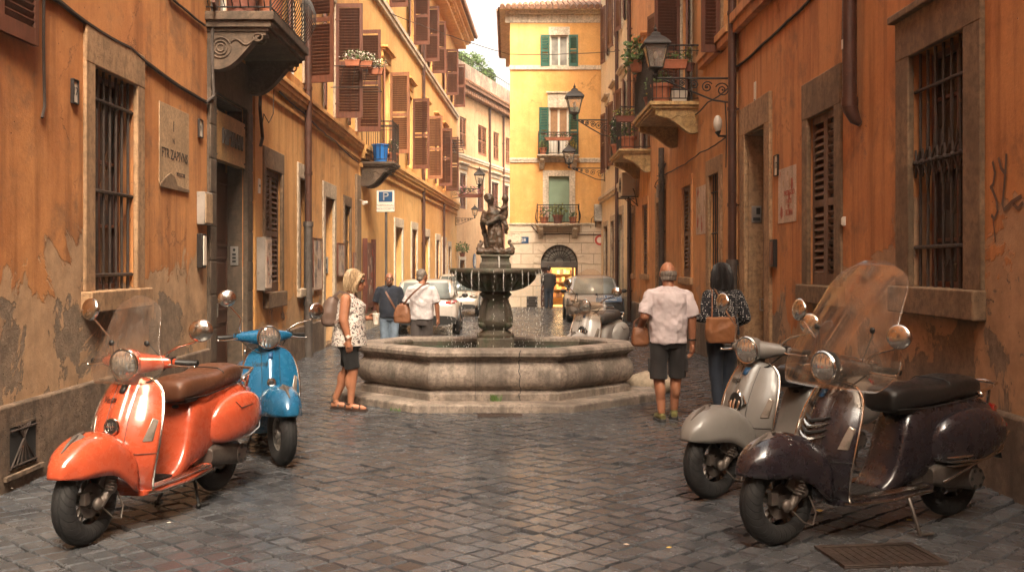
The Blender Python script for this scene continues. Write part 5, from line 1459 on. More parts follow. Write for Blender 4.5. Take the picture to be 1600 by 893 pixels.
# scalloped bowl
n = 96; lob = 24
def bring(r, z, amp):
    return [((r+amp*abs(math.cos(lob*PI*k/n))-amp)*math.cos(2*PI*k/n), (r+amp*abs(math.cos(lob*PI*k/n))-amp)*math.sin(2*PI*k/n), z) for k in range(n)]
b = MB(); b.rings([bring(r, z, a) for r, z, a in ((0.16, 1.345, 0.0), (0.25, 1.355, 0.02), (0.36, 1.385, 0.035), (0.44, 1.43, 0.045), (0.50, 1.49, 0.048), (0.53, 1.545, 0.04), (0.525, 1.565, 0.0), (0.58, 1.575, 0.0), (0.592, 1.60, 0.0), (0.59, 1.63, 0.0), (0.57, 1.645, 0.0), (0.50, 1.645, 0.0), (0.46, 1.62, 0.0), (0.2, 1.60, 0.0))], True, True)
bw = b.build('bowl', M['mossy'], FT, ang=60)
b = MB(); b.add([(0.49*math.cos(2*PI*k/32), 0.49*math.sin(2*PI*k/32), 1.634) for k in range(32)], [tuple(range(32))]); b.build('bowl_water', M['water'], bw)
b = MB(); b.rings([sq(0.20, 1.58), sq(0.20, 1.70), sq(0.185, 1.715), sq(0.175, 1.72), sq(0.175, 1.775), sq(0.19, 1.79), sq(0.19, 1.81), sq(0.17, 1.82)]); b.build('statue_plinth', M['mossy'], FT, bevel=0.012)
# figure group: a standing figure carrying a child, dolphins curled at the feet
b = MB()
b.tube([(0.0, 0.0, 1.80), (0.0, 0, 1.95), (-0.005, 0, 2.10), (-0.015, 0.0, 2.24), (-0.03, 0, 2.36), (-0.05, 0, 2.43)], [0.085, 0.068, 0.080, 0.095, 0.095, 0.04], 14)
b.tube([(-0.055, -0.05, 1.82), (-0.05, -0.07, 1.98), (-0.035, -0.045, 2.14)], [0.038, 0.048, 0.058], 10); b.tube([(0.055, -0.035, 1.82), (0.055, -0.075, 1.97), (0.03, -0.045, 2.14)], [0.036, 0.046, 0.058], 10)
b.ell((-0.075, -0.02, 2.53), (0.055, 0.062, 0.072)); b.tube([(-0.06, -0.01, 2.40), (-0.07, -0.01, 2.47)], 0.034, 10); b.ell((-0.075, -0.078, 2.52), (0.014, 0.018, 0.018)); b.ell((-0.09, 0.03, 2.55), (0.062, 0.055, 0.06))
b.tube([(-0.13, -0.01, 2.37), (-0.165, -0.03, 2.25), (-0.10, -0.12, 2.21), (0.04, -0.12, 2.29)], [0.042, 0.038, 0.032, 0.026], 10)
b.tube([(0.05, -0.01, 2.36), (0.13, -0.04, 2.29), (0.11, -0.11, 2.26), (0.04, -0.13, 2.31)], [0.04, 0.036, 0.032, 0.026], 10)
b.tube([(0.085, -0.05, 2.24), (0.105, -0.05, 2.34), (0.115, -0.05, 2.43)], [0.052, 0.058, 0.042], 12); b.ell((0.125, -0.055, 2.535), (0.046, 0.052, 0.056)); b.tube([(0.115, -0.05, 2.42), (0.12, -0.05, 2.49)], 0.026, 8)
b.tube([(0.14, -0.08, 2.43), (0.08, -0.13, 2.39), (0.0, -0.10, 2.44)], [0.026, 0.022, 0.017], 8); b.tube([(0.10, -0.09, 2.25), (0.14, -0.14, 2.18), (0.13, -0.11, 2.08)], [0.034, 0.03, 0.022], 8)
for k in range(8):
    a = -2.9+k*0.38; b.tube([(0.095*math.cos(a)-0.01, 0.085*math.sin(a), 2.20), (0.080*math.cos(a), 0.078*math.sin(a), 2.0), (0.10*math.cos(a), 0.10*math.sin(a), 1.83)], [0.010, 0.014, 0.018], 7)
for sd in (-1, 1):
    b.tube([(sd*0.05, -0.08, 1.86), (sd*0.12, -0.10, 1.845), (sd*0.185, -0.08, 1.86), (sd*0.215, -0.06, 1.895), (sd*0.20, -0.03, 1.945), (sd*0.16, -0.02, 1.97)], [0.04, 0.052, 0.05, 0.038, 0.026, 0.014], 10)
    b.ell((sd*0.205, -0.08, 1.855), (0.042, 0.048, 0.042))
    b.tube([(sd*0.16, -0.02, 1.97), (sd*0.20, -0.02, 2.0)], [0.012, 0.022], 8)
b.tube([(-0.13, 0.02, 2.36), (-0.17, 0.05, 2.22), (-0.13, 0.07, 2.04), (-0.09, 0.07, 1.86)], [0.03, 0.034, 0.036, 0.04], 9)
st_ = b.build('statue', M['bronze'], FT, remesh=0.0085, smoothit=1, disp=(TEX_FINE, 0.030))
# threads and drops of falling water from the rim and the statue
def drops_mat():
    m = NT('water_drops'); m.fin((0.80, 0.76, 0.70), 0.12); m.b.inputs['Transmission Weight'].default_value = 0.35; return m.mat
M['drops'] = drops_mat()
b = MB(); rnd = random.Random(11)
for k in range(30):
    a = 2*PI*k/30+rnd.uniform(-0.08, 0.08); r = 0.597+rnd.uniform(-0.01, 0.02)
    x, y = r*math.cos(a), r*math.sin(a); z = 1.62
    if rnd.random() < 0.55: b.tube([(x*0.99, y*0.99, 1.625), (x, y, 1.56), (x*1.006, y*1.006, 1.56-rnd.uniform(0.08, 0.3))], [0.005, 0.0038, 0.002], 5)
    while z > 0.60:
        z -= rnd.uniform(0.018, 0.10)*(0.6+(1.65-z)); L = rnd.uniform(0.004, 0.016)
        b.ell((x*1.01+rnd.uniform(-.008, .008), y*1.01+rnd.uniform(-.008, .008), z), (0.0034, 0.0034, 0.004+L), 5, 4)
for k in range(14):
    a = rnd.uniform(0, 2*PI); x, y = 0.19*math.cos(a), 0.19*math.sin(a)
    b.tube([(x, y, 1.80), (x*1.1, y*1.1, 1.75), (x*1.15, y*1.15, 1.65)], [0.004, 0.005, 0.003], 5)
for k in range(70):
    a = rnd.uniform(0, 2*PI); r = 0.6*rnd.uniform(0.9, 1.15); b.ell((r*math.cos(a), r*math.sin(a), 0.588+rnd.uniform(0, 0.05)), rnd.uniform(0.004, 0.009), 5, 4)
o = b.build('falling_water', M['drops'], FT); tag(o, kind='stuff')
# small weeds at the foot of the step
def tuft(name, label, x, y, z, r, h, n, mat, group=None, cat='weed'):
    rnd = random.Random(int((x*97+y*31)*10)); b = MB()
    for i in range(n):
        a = rnd.uniform(0, 2*PI); q = rnd.uniform(0, r); px, py = q*math.cos(a), q*math.sin(a)*0.5; hh = h*rnd.uniform(0.4, 1); l = rnd.uniform(-0.5, 0.5)*h
        b.add([(px-0.006, py, 0), (px+0.006, py, 0), (px+l*0.6+0.005, py+l*0.3, hh*0.7), (px+l, py+l*0.4, hh)], [(0, 1, 2, 3)])
    o = b.build(name, mat, smooth=False); o.location = (x, y, z)
    return tag(o, label, cat, group)
tuft('weed', 'small green weed tuft growing against the basin foot at the crack', FX+0.02, FY-1.05-0.07, 0.088, 0.07, 0.10, 40, M['leaf'])
tuft('weed', 'low green weeds along the left foot of the fountain step', FX-1.06, FY-1.05-0.18, -0.005, 0.16, 0.05, 60, M['leaf'])
# loose stone block behind the right end of the basin
b = MB(); b.ell((0, 0, 0.10), (0.34, 0.24, 0.17), 14, 10)
o = b.build('stone_block', M['trav'], disp=(TEX_ROCK, 0.08), sub=1); o.location = (FX+2.06, FY+0.55, 0); tag(o, 'rough pale stone block lying by the right end of the basin', 'stone')
# ---------------------------------------------------------------- people
SK_TAN = skin('skin_tanned', (0.40, 0.165, 0.085)); SK_MID = skin('skin_medium', (0.36, 0.15, 0.08)); SK_WARM = skin('skin_warm', (0.42, 0.185, 0.10))
def V(*a): return Vector(a)
def hand(b, wr, d, up, side, curl=0.4, s=1.0, out=None):
    """palm and five fingers. wr wrist, d direction of the fingers, up back-of-hand normal, side +1/-1 for the thumb side"""
    d = Vector(d).normalized(); up = Vector(up); up = (up-d*up.dot(d)).normalized(); lat = d.cross(up).normalized()*side
    wr = Vector(wr)
    b.tube([tuple(wr-d*0.02*s), tuple(wr+d*0.025*s), tuple(wr+d*0.085*s)], [0.024*s, 0.028*s, 0.030*s], 9)
    for k, (o, L) in enumerate(((0.030, 0.068), (0.010, 0.078), (-0.011, 0.072), (-0.031, 0.056))):
        p = wr+d*0.078*s+lat*o*s*1.05; pts = [p-d*0.02*s]; dd = d.copy(); ln = L*s/3
        for q in range(3):
            a = curl*(0.55+0.35*q); dd = (dd*math.cos(a)-up*math.sin(a)).normalized(); up2 = up
            pts.append(pts[-1]+dd*ln*1.15 + (d*0.02*s if q == 0 else V(0, 0, 0)))
        b.tube([tuple(x) for x in pts], [0.0105*s, 0.010*s, 0.009*s, 0.0075*s], 7)
    p = wr+d*0.02*s+lat*0.022*s; q = p+(d*0.6+lat*0.75-up*0.25).normalized()*0.045*s; r = q+(d*0.9+lat*0.15-up*0.35).normalized()*0.036*s
    b.tube([tuple(p), tuple(q), tuple(r)], [0.014*s, 0.0125*s, 0.009*s], 7)
def foot(b, ank, d, s=1.0, shoe=1.0):
    d = Vector(d).normalized(); a = Vector(ank)
    lat = Vector((-d.y, d.x, 0))
    h = a.z
    heel = V(a.x, a.y, 0)-d*0.055*s
    pts = [heel+V(0, 0, 0.045), V(a.x, a.y, 0.055), V(a.x, a.y, 0)+d*0.07*s+V(0, 0, 0.046), V(a.x, a.y, 0)+d*0.14*s+V(0, 0, 0.036), V(a.x, a.y, 0)+d*0.19*s+V(0, 0, 0.026)]
    b.tube([tuple(p) for p in pts], [0.028*s*shoe, 0.038*s*shoe, 0.036*s*shoe, 0.035*s*shoe, 0.020*s*shoe], 10)
    b.caps(tuple(a), (a.x, a.y, 0.06), 0.036*s, 0.038*s)
def torso(b, spine, sc=1.0, closed=True):
    """spine: list of (x, y, z, depth radius, width radius)"""
    rings = []
    for (x, y, z, rx, ry) in spine:
        rings.append([(x+rx*q[0], y+ry*q[1], z) for q in sup(22, 1, 1, 0.9)])
    b.rings(rings, True, closed)
def head(b, c, yaw=0.0, pitch=0.0, s=1.0, ears=True):
    Mh = Matrix.Rotation(yaw, 3, 'Z') @ Matrix.Rotation(pitch, 3, 'Y'); c = Vector(c)
    def at(x, y, z): return tuple(c+Mh @ Vector((x*s, y*s, z*s)))
    b.ell(c+Mh @ Vector((-0.008*s, 0, 0.018*s)), (0.094*s, 0.074*s, 0.098*s), 18, 14, Mh)
    b.ell(c+Mh @ Vector((0.022*s, 0, -0.045*s)), (0.066*s, 0.058*s, 0.070*s), 14, 12, Mh)
    b.ell(c+Mh @ Vector((0.058*s, 0, -0.092*s)), (0.026*s, 0.028*s, 0.020*s), 10, 8, Mh)
    b.tube([at(0.080, 0, 0.020), at(0.098, 0, -0.012), at(0.108, 0, -0.030), at(0.090, 0, -0.038)], [0.011*s, 0.013*s, 0.015*s, 0.010*s], 8)
    b.tube([at(0.082, -0.022, -0.060), at(0.092, 0, -0.058), at(0.082, 0.022, -0.060)], [0.008*s, 0.011*s, 0.008*s], 7)
    b.tube([at(0.080, -0.018, -0.072), at(0.090, 0, -0.072), at(0.080, 0.018, -0.072)], [0.008*s, 0.011*s, 0.008*s], 7)
    b.tube([at(0.076, -0.045, 0.030), at(0.088, -0.015, 0.032), at(0.088, 0.015, 0.032), at(0.076, 0.045, 0.030)], 0.011*s, 7)
    if ears:
        for sd in (-1, 1): b.ell(c+Mh @ Vector((-0.005*s, sd*0.076*s, -0.005*s)), (0.022*s, 0.009*s, 0.032*s), 10, 8, Mh)
    return at, Mh
def limb(b, pts, rs, n=12):
    for i in range(len(pts)-1): b.caps(pts[i], pts[i+1], rs[i], rs[i+1], n)
def sleeve(b, p, q, r1, r2, n=14):
    P_ = Vector(p); Q_ = Vector(q); pass
    b.ell(P_, r1*0.78, 12, 10); b.tube([tuple(P_), tuple(P_.lerp(Q_, 0.45)), tuple(Q_)], [r1*0.78, r1*0.84, r2*0.92], n)
    for k in (0.25, 0.55): b.ell(Vector((P_.x, P_.y*(1-k), P_.z+0.03*k)), r1*0.74, 10, 8)
def strap(pts, w, th, up):
    b = MB(); rings = []
    P = [Vector(p) for p in pts]; U = Vector(up)
    for i, p in enumerate(P):
        t = (P[min(i+1, len(P)-1)]-P[max(i-1, 0)]).normalized(); s_ = t.cross(U).normalized() if t.cross(U).length > 1e-4 else t.orthogonal().normalized(); nn = s_.cross(t)
        rings.append([tuple(p+s_*w*a+nn*th*c) for a, c in ((-1, -1), (1, -1), (1, 1), (-1, 1))])
    b.rings(rings); return b
def eyes(parent, at, s=1.0):
    for sd in (-1, 1):
        b = MB(); b.ell(at(0.076, sd*0.031, 0.008), 0.0125*s, 10, 8); b.build('eye', M['enamel'], parent)
def brows(parent, at, mat):
    for sd in (-1, 1):
        b = MB(); b.tube([at(0.080, sd*0.050, 0.036), at(0.092, sd*0.032, 0.044), at(0.094, sd*0.014, 0.038)], 0.005, 6); b.build('eyebrow', mat, parent)

H_BLOND = hairmat('hair_blonde', (0.36, 0.22, 0.11), (0.50, 0.35, 0.20)); H_GREY = hairmat('hair_grey', (0.16, 0.125, 0.10), (0.26, 0.21, 0.17)); H_DARK = hairmat('hair_dark', (0.006, 0.004, 0.004), (0.012, 0.008, 0.007)); H_BROWN = hairmat('beard_dark', (0.05, 0.03, 0.02), (0.09, 0.05, 0.03))
C_FLORAL = cloth('cloth_floral', (0.58, 0.52, 0.46), 0.12, 'floral'); C_BLACK = cloth('cloth_black', (0.007, 0.006, 0.006)); L_DARK = paint('leather_dark', (0.045, 0.022, 0.014), 0.55, 0.3); C_NAVY = cloth('cloth_navy', (0.012, 0.016, 0.028)); C_WHITE = cloth('cloth_white', (0.60, 0.54, 0.53), 0.15)
C_PINK = cloth('cloth_pale_pink', (0.58, 0.485, 0.48), 0.15); C_CHAR = cloth('cloth_charcoal', (0.024, 0.020, 0.019)); C_JEAN = cloth('cloth_jeans', (0.16, 0.21, 0.27), 0.35); C_DJEAN = cloth('cloth_dark_jeans', (0.018, 0.026, 0.042)); C_GREYT = cloth('cloth_grey', (0.07, 0.055, 0.05)); C_DOTS = cloth('cloth_polka_dot', (0.009, 0.009, 0.013), 0.2, 'dots')
L_TAN = paint('leather_tan', (0.23, 0.09, 0.038), 0.5, 0.3, bump=0.5); L_BROWN = paint('leather_brown', (0.17, 0.065, 0.03), 0.5, 0.35, bump=0.5); L_TAUPE = paint('leather_taupe', (0.16, 0.10, 0.075), 0.55, 0.35, bump=0.5); L_CARAMEL = paint('leather_caramel', (0.30, 0.115, 0.042), 0.5, 0.3, bump=0.5)
SH_OLIVE = cloth('trainer_olive', (0.17, 0.15, 0.045), 0.5); SH_SOLE = plain('trainer_sole', (0.05, 0.045, 0.04), 0.8)

def folds(b, name, mat, parent, st=0.022, vox=0.009):
    return b.build(name, mat, parent, remesh=vox, smoothit=1, disp=(TEX_FOLD, st))

def strands(parent, at, mat, n, top, hem, rx, ry, seed, x0=-0.02, lo=0.6, hi=5.7, r=0.0045, s=1.0):
    rnd = random.Random(seed); b = MB()
    for i in range(n):
        a = rnd.uniform(lo, hi); q = rnd.uniform(0.96, 1.06); j = rnd.uniform(-0.015, 0.015); h = hem+rnd.uniform(-0.03, 0.015); c, sn = math.cos(a), math.sin(a)
        b.tube([at(x0+0.03*c, 0.03*sn, top), at(x0+rx*0.75*c*q, ry*0.75*sn*q, top-0.03), at(x0+rx*1.02*c*q, ry*1.02*sn*q, top-0.10), at(x0+rx*1.0*c*q+j*0.3, ry*1.02*sn*q+j, (top+hem)/2-0.03), at(x0+rx*0.9*c*q+j, ry*0.98*sn*q+j, h)], [r*0.6*s, r*s, r*s, r*s, r*0.25*s], 4)
    return b.build('strands', mat, parent)
# ---- woman in the floral top, walking to the right (local +x is forward)
p = thing('person', 'blonde woman in a white floral sleeveless top and black shorts holding a paper cup', 'person', (-1.86, 11.93, 0), 0.0)
b = MB(); at, Mh = head(b, (0.075, 0, 1.50), 0.0, 0.12, 1.03)
b.caps((0.015, 0, 1.33), (0.05, 0, 1.43), 0.052, 0.048)
torso(b, [(0.0, 0, 0.78, 0.12, 0.15), (0.0, 0, 0.9, 0.135, 0.165), (0.01, 0, 1.05, 0.125, 0.145), (0.015, 0, 1.2, 0.125, 0.155), (0.0, 0, 1.30, 0.095, 0.165), (-0.002, 0, 1.345, 0.06, 0.11), (0.0, 0, 1.37, 0.04, 0.05)])
limb(b, [(-0.01, -0.19, 1.295), (-0.03, -0.232, 1.06), (0.03, -0.225, 0.84)], [0.062, 0.056, 0.034]); hand(b, (0.03, -0.225, 0.83), (0.05, 0.02, -1), (0.1, -1, 0), 1, 0.35, 1.0)
limb(b, [(-0.005, 0.18, 1.29), (-0.02, 0.21, 1.05), (0.20, 0.14, 1.06)], [0.056, 0.045, 0.029]); hand(b, (0.20, 0.14, 1.06), (1, -0.15, 0.05), (0, 0.9, 0.3), 1, 0.75, 0.95)
limb(b, [(0.0, -0.08, 0.84), (0.055, -0.085, 0.47), (0.03, -0.085, 0.10)], [0.098, 0.064, 0.037]); b.ell((0.02, -0.085, 0.34), (0.055, 0.05, 0.11)); foot(b, (0.03, -0.085, 0.085), (1, -0.05, 0), 0.95)
limb(b, [(0.0, 0.08, 0.84), (-0.03, 0.085, 0.47), (-0.17, 0.09, 0.13)], [0.098, 0.064, 0.037]); b.ell((-0.10, 0.085, 0.34), (0.055, 0.05, 0.11)); foot(b, (-0.17, 0.09, 0.095), (1, 0.1, 0), 0.95)
body = b.build('body', SK_TAN, p, remesh=0.0068, smoothit=1)
b = MB(); b.ell(at(-0.022, 0, 0.035), (0.108, 0.092, 0.105), 20, 14, Mh); b.ell(at(-0.045, 0, -0.045), (0.075, 0.092, 0.085), 18, 12, Mh)
for sd in (-1, 1): b.ell(at(0.005, sd*0.068, -0.045), (0.045, 0.03, 0.10), 12, 10, Mh); b.tube([at(0.075, sd*0.02, 0.085), at(0.060, sd*0.066, 0.05), at(0.025, sd*0.085, -0.03), at(0.0, sd*0.082, -0.09)], [0.018, 0.022, 0.026, 0.016], 8)
hr = folds(b, 'hair', H_BLOND, p, 0.014, 0.007); strands(hr, at, H_BLOND, 130, 0.138, -0.125, 0.100, 0.096, 2, -0.03, 0.75, 5.5); eyes(p, at)
b = MB()
for sd in (-1, 1): b.ell(at(0.088, sd*0.033, 0.010), (0.010, 0.032, 0.024), 12, 8, Mh); b.tube([at(0.086, sd*0.062, 0.016), at(0.03, sd*0.080, 0.016), at(-0.02, sd*0.080, 0.010)], 0.004, 5)
b.tube([at(0.096, -0.01, 0.014), at(0.096, 0.01, 0.014)], 0.004, 5); b.build('sunglasses', M['black'], p)
b = MB(); torso(b, [(0.0, 0, 0.75, 0.205, 0.235), (0.0, 0, 0.84, 0.195, 0.225), (0.01, 0, 0.98, 0.180, 0.200), (0.02, 0, 1.12, 0.168, 0.178), (0.03, 0, 1.22, 0.164, 0.175), (0.008, 0, 1.28, 0.118, 0.165), (0.0, 0, 1.315, 0.085, 0.15)])
for sd in (-1, 1): b.tube([(0.10, sd*0.095, 1.24), (0.055, sd*0.10, 1.335), (-0.03, sd*0.10, 1.345), (-0.08, sd*0.095, 1.27)], 0.022, 8)
folds(b, 'top', C_FLORAL, p, 0.03)
b = MB(); limb_pts = None
torso(b, [(0.0, 0, 0.72, 0.13, 0.185), (0, 0, 0.9, 0.148, 0.185)]); b.tube([(0.005, -0.085, 0.80), (0.03, -0.087, 0.60), (0.048, -0.087, 0.49)], [0.115, 0.095, 0.088], 16); b.tube([(0.0, 0.085, 0.80), (-0.018, 0.087, 0.60), (-0.025, 0.087, 0.50)], [0.115, 0.095, 0.088], 16)
folds(b, 'shorts', C_BLACK, p, 0.014)
for (ax, ay, dd) in ((0.03, -0.085, Vector((1, -0.05, 0))), (-0.17, 0.09, Vector((1, 0.1, 0)))):
    b = MB(); dd.normalize(); l = Vector((-dd.y, dd.x, 0)); a = Vector((ax, ay, 0)); ring = []
    for k in range(20):
        t = 2*PI*k/20; ring.append(a+dd*(0.065+0.135*math.cos(t))+l*0.047*math.sin(t)*(1+0.15*math.cos(t)))
    b.prism([(q.x, q.y) for q in ring], 0.001, 0.022)
    b.tube([tuple(a+l*0.05+dd*0.02+V(0, 0, 0.02)), tuple(a+dd*0.04+V(0, 0, 0.085)), tuple(a-l*0.05+dd*0.02+V(0, 0, 0.02))], 0.013, 6); b.tube([tuple(a+l*0.045+dd*0.11+V(0, 0, 0.02)), tuple(a+dd*0.105+V(0, 0, 0.078)), tuple(a-l*0.045+dd*0.11+V(0, 0, 0.02))], 0.013, 6)
    b.tube([tuple(a+l*0.042-dd*0.02+V(0, 0, 0.08)), tuple(a+dd*0.045+V(0, 0, 0.10)), tuple(a-l*0.042-dd*0.02+V(0, 0, 0.08)), tuple(a-dd*0.055+V(0, 0, 0.085))], 0.007, 6, loop=True)
    b.build('sandal', L_DARK, p)
b = MB(); b.tube([(0.028+0.037*math.cos(k*PI/6), -0.225+0.037*math.sin(k*PI/6), 0.872) for k in range(12)], 0.009, 6, loop=True); b.lathe([(0.001, -0.004), (0.02, -0.004), (0.02, 0.004), (0.001, 0.005)], 14, Matrix.Rotation(PI/2, 3, 'X'), c=(0.03, -0.265, 0.872)); b.build('wristwatch', M['enamel'], p)
PW = Vector((-1.86, 11.93, 0))
cup = thing('paper_cup', 'white paper cup held by the blonde woman in the floral top', 'cup', tuple(PW+V(0.30, 0.105, 0.99)))
b = MB(); b.lathe([(0.030, 0.0), (0.041, 0.115)], 20); b.build('cup_body', M['enamel'], cup)
b = MB(); b.lathe([(0.044, 0.112), (0.045, 0.122), (0.038, 0.130), (0.001, 0.131)], 20, cap=False); b.build('lid', M['white_frame'], cup)
bp = thing('backpack', 'taupe leather backpack on the back of the blonde woman', 'backpack', tuple(PW+V(-0.20, -0.02, 0.98)))
b = MB(); torso(b, [(-0.02, 0, 0.0, 0.07, 0.12), (-0.02, 0, 0.03, 0.10, 0.15), (-0.02, 0, 0.16, 0.11, 0.155), (0.0, 0, 0.28, 0.085, 0.13), (0.02, 0, 0.34, 0.05, 0.09)]); b.build('bag', L_TAUPE, bp, remesh=0.012, smoothit=3, disp=(TEX_FOLD, 0.02))
b = strap([(0.03, -0.08, 0.33), (0.11, -0.10, 0.40), (0.20, -0.105, 0.375), (0.265, -0.10, 0.30), (0.24, -0.155, 0.15), (0.06, -0.17, 0.04)], 0.016, 0.004, (0, 1, 0)); b.build('strap', L_TAUPE, bp)
b = MB(); b.tube([(-0.13, -0.05, 0.22), (-0.145, 0.0, 0.18), (-0.13, 0.05, 0.22)], 0.008, 6); b.box(-0.14, -0.12, -0.03, 0.03, 0.12, 0.14); b.build('clasp', M['black'], bp)

# ---- man in pale pink T-shirt seen from behind, walking away (forward = +y of the street)
p = thing('person', 'balding man in pale pink T-shirt and dark shorts walking away beside the fountain', 'person', (1.735, 11.15, 0), PI/2+0.06)
b = MB(); at, Mh = head(b, (0.03, 0, 1.592), 0.05, 0.10, 1.10)
b.caps((-0.015, 0, 1.42), (0.01, 0, 1.53), 0.066, 0.060)
torso(b, [(0, 0, 0.82, 0.13, 0.16), (0.01, 0, 1.0, 0.145, 0.17), (0.0, 0, 1.2, 0.14, 0.18), (-0.01, 0, 1.36, 0.11, 0.195), (-0.01, 0, 1.42, 0.07, 0.12), (-0.005, 0, 1.45, 0.05, 0.06)])
limb(b, [(-0.01, -0.205, 1.355), (-0.035, -0.255, 1.10), (0.0, -0.265, 0.84)], [0.054, 0.050, 0.034]); hand(b, (0.0, -0.265, 0.83), (0.08, 0.0, -1), (0.1, -1, 0), 1, 0.45, 1.05)
limb(b, [(-0.01, 0.205, 1.355), (-0.06, 0.27, 1.13), (0.14, 0.27, 1.03)], [0.054, 0.050, 0.034]); hand(b, (0.14, 0.27, 1.03), (1, 0.0, -0.25), (0, 0.6, 0.8), -1, 0.8, 1.0)
limb(b, [(0, -0.09, 0.84), (0.06, -0.10, 0.47), (0.09, -0.085, 0.12)], [0.082, 0.066, 0.042]); b.ell((0.055, -0.094, 0.34), (0.062, 0.056, 0.12)); 
limb(b, [(0, 0.09, 0.84), (0.0, 0.10, 0.46), (-0.06, 0.085, 0.10)], [0.082, 0.066, 0.042]); b.ell((-0.045, 0.094, 0.32), (0.062, 0.056, 0.12)); 
foot(b, (0.09, -0.085, 0.085), (1, -0.15, 0), 1.0); foot(b, (-0.06, 0.085, 0.085), (1, 0.12, 0), 1.0)
b.build('body', SK_TAN, p, remesh=0.0068, smoothit=1)
b = MB()
for a0_ in range(-5, 6):
    t = PI+a0_*0.235; b.ell(at(-0.006+0.093*math.cos(t), 0.080*math.sin(t), -0.008), (0.015, 0.015, 0.036), 8, 8)
    b.ell(at(-0.006+0.085*math.cos(t), 0.074*math.sin(t), -0.050), (0.014, 0.014, 0.03), 8, 8)
folds(b, 'hair', H_GREY, p, 0.006, 0.006); eyes(p, at)
b = MB(); torso(b, [(0.005, 0, 0.84, 0.165, 0.205), (0.012, 0, 0.95, 0.172, 0.205), (0.005, 0, 1.1, 0.165, 0.203), (-0.005, 0, 1.28, 0.150, 0.215), (-0.01, 0, 1.38, 0.122, 0.22), (-0.01, 0, 1.435, 0.085, 0.15), (-0.008, 0, 1.462, 0.07, 0.085)])
sleeve(b, (-0.01, -0.20, 1.362), (-0.032, -0.262, 1.13), 0.088, 0.088); sleeve(b, (-0.01, 0.20, 1.362), (-0.055, 0.268, 1.15), 0.088, 0.088)
folds(b, 't_shirt', C_PINK, p, 0.05)
b = MB(); torso(b, [(0, 0, 0.79, 0.125, 0.17), (0, 0, 0.92, 0.152, 0.19)]); b.tube([(0.0, -0.098, 0.86), (0.04, -0.106, 0.62), (0.062, -0.110, 0.465)], [0.112, 0.096, 0.095], 16); b.tube([(0, 0.098, 0.86), (-0.005, 0.106, 0.62), (-0.02, 0.108, 0.45)], [0.112, 0.096, 0.095], 16)
for sd in (-1, 1): b.obox((0.02, sd*0.196, 0.60), (0.12, 0.025, 0.14))
folds(b, 'shorts', C_CHAR, p, 0.018)
for (ax, ay, dd) in ((0.09, -0.085, Vector((1, -0.15, 0))), (-0.06, 0.085, Vector((1, 0.12, 0)))):
    b = MB(); foot(b, (ax, ay, 0.095), dd, 1.05, 1.12); o = b.build('trainer', SH_OLIVE, p, remesh=0.008, smoothit=2)
    dd.normalize(); l = Vector((-dd.y, dd.x, 0)); a = Vector((ax, ay, 0)); b = MB()
    b.prism([tuple((a+dd*(0.07+0.155*math.cos(2*PI*k/20))+l*0.052*math.sin(2*PI*k/20)).xy) for k in range(20)], 0.001, 0.028); b.build('sole', SH_SOLE, o, bevel=0.006)
b = MB(); b.tube([(-0.002+0.040*math.cos(k*PI/6), -0.265+0.040*math.sin(k*PI/6), 0.875) for k in range(12)], 0.010, 6, loop=True); b.build('wristwatch', M['black'], p)
bag = thing('handbag', 'small tan leather bag carried at the left elbow of the balding man', 'bag', (1.735-0.30, 11.15+0.05, 0.80), 0.1)
b = MB(); b.rings([[(0.095*q[0]*k, 0.055*q[1]*k, z) for q in sup(18, 1, 1, 0.55)] for k, z in ((0.85, 0.0), (1.05, 0.03), (1.0, 0.11), (0.85, 0.18), (0.74, 0.205))]); b.build('bag_body', L_TAN, bag, remesh=0.008, smoothit=3, disp=(TEX_FOLD, 0.02))
b = MB(); b.tube([(-0.07, 0, 0.20), (-0.065, 0, 0.27), (0.0, 0, 0.315), (0.065, 0, 0.27), (0.07, 0, 0.20)], 0.009, 7); b.build('handle', L_BROWN, bag)

# ---- woman in the polka dot top
p = thing('person', 'woman with a black bob and dark polka dot top seen from behind', 'person', (2.42, 11.6, 0), PI/2+0.25)
b = MB(); at, Mh = head(b, (0.03, 0, 1.565), -0.2, 0.10, 1.04)
b.caps((-0.01, 0, 1.40), (0.01, 0, 1.51), 0.052, 0.048)
torso(b, [(0, 0, 0.80, 0.13, 0.16), (0.0, 0, 0.92, 0.14, 0.165), (0.0, 0, 1.08, 0.11, 0.135), (0.0, 0, 1.26, 0.115, 0.155), (-0.01, 0, 1.36, 0.09, 0.17), (-0.01, 0, 1.405, 0.06, 0.10), (-0.005, 0, 1.43, 0.045, 0.05)])
limb(b, [(-0.01, 0.185, 1.345), (-0.06, 0.235, 1.10), (0.13, 0.30, 1.09)], [0.052, 0.042, 0.028]); hand(b, (0.13, 0.30, 1.09), (0.8, 0.55, 0.05), (0.1, 0.1, 1), -1, 0.5, 0.95)
limb(b, [(-0.01, -0.185, 1.345), (-0.05, -0.26, 1.08), (0.14, -0.22, 1.0)], [0.052, 0.042, 0.028]); hand(b, (0.14, -0.22, 1.0), (1, 0.4, -0.1), (0, -0.6, 0.8), 1, 0.5, 0.95)
limb(b, [(0, -0.085, 0.82), (0.05, -0.08, 0.46), (0.05, -0.07, 0.10)], [0.09, 0.058, 0.036]); limb(b, [(0, 0.085, 0.82), (0.0, 0.08, 0.46), (-0.06, 0.07, 0.10)], [0.09, 0.058, 0.036])
foot(b, (0.05, -0.07, 0.085), (1, 0, 0), 0.92); foot(b, (-0.06, 0.07, 0.085), (1, 0.05, 0), 0.92)
b.build('body', SK_WARM, p, remesh=0.0068, smoothit=1)
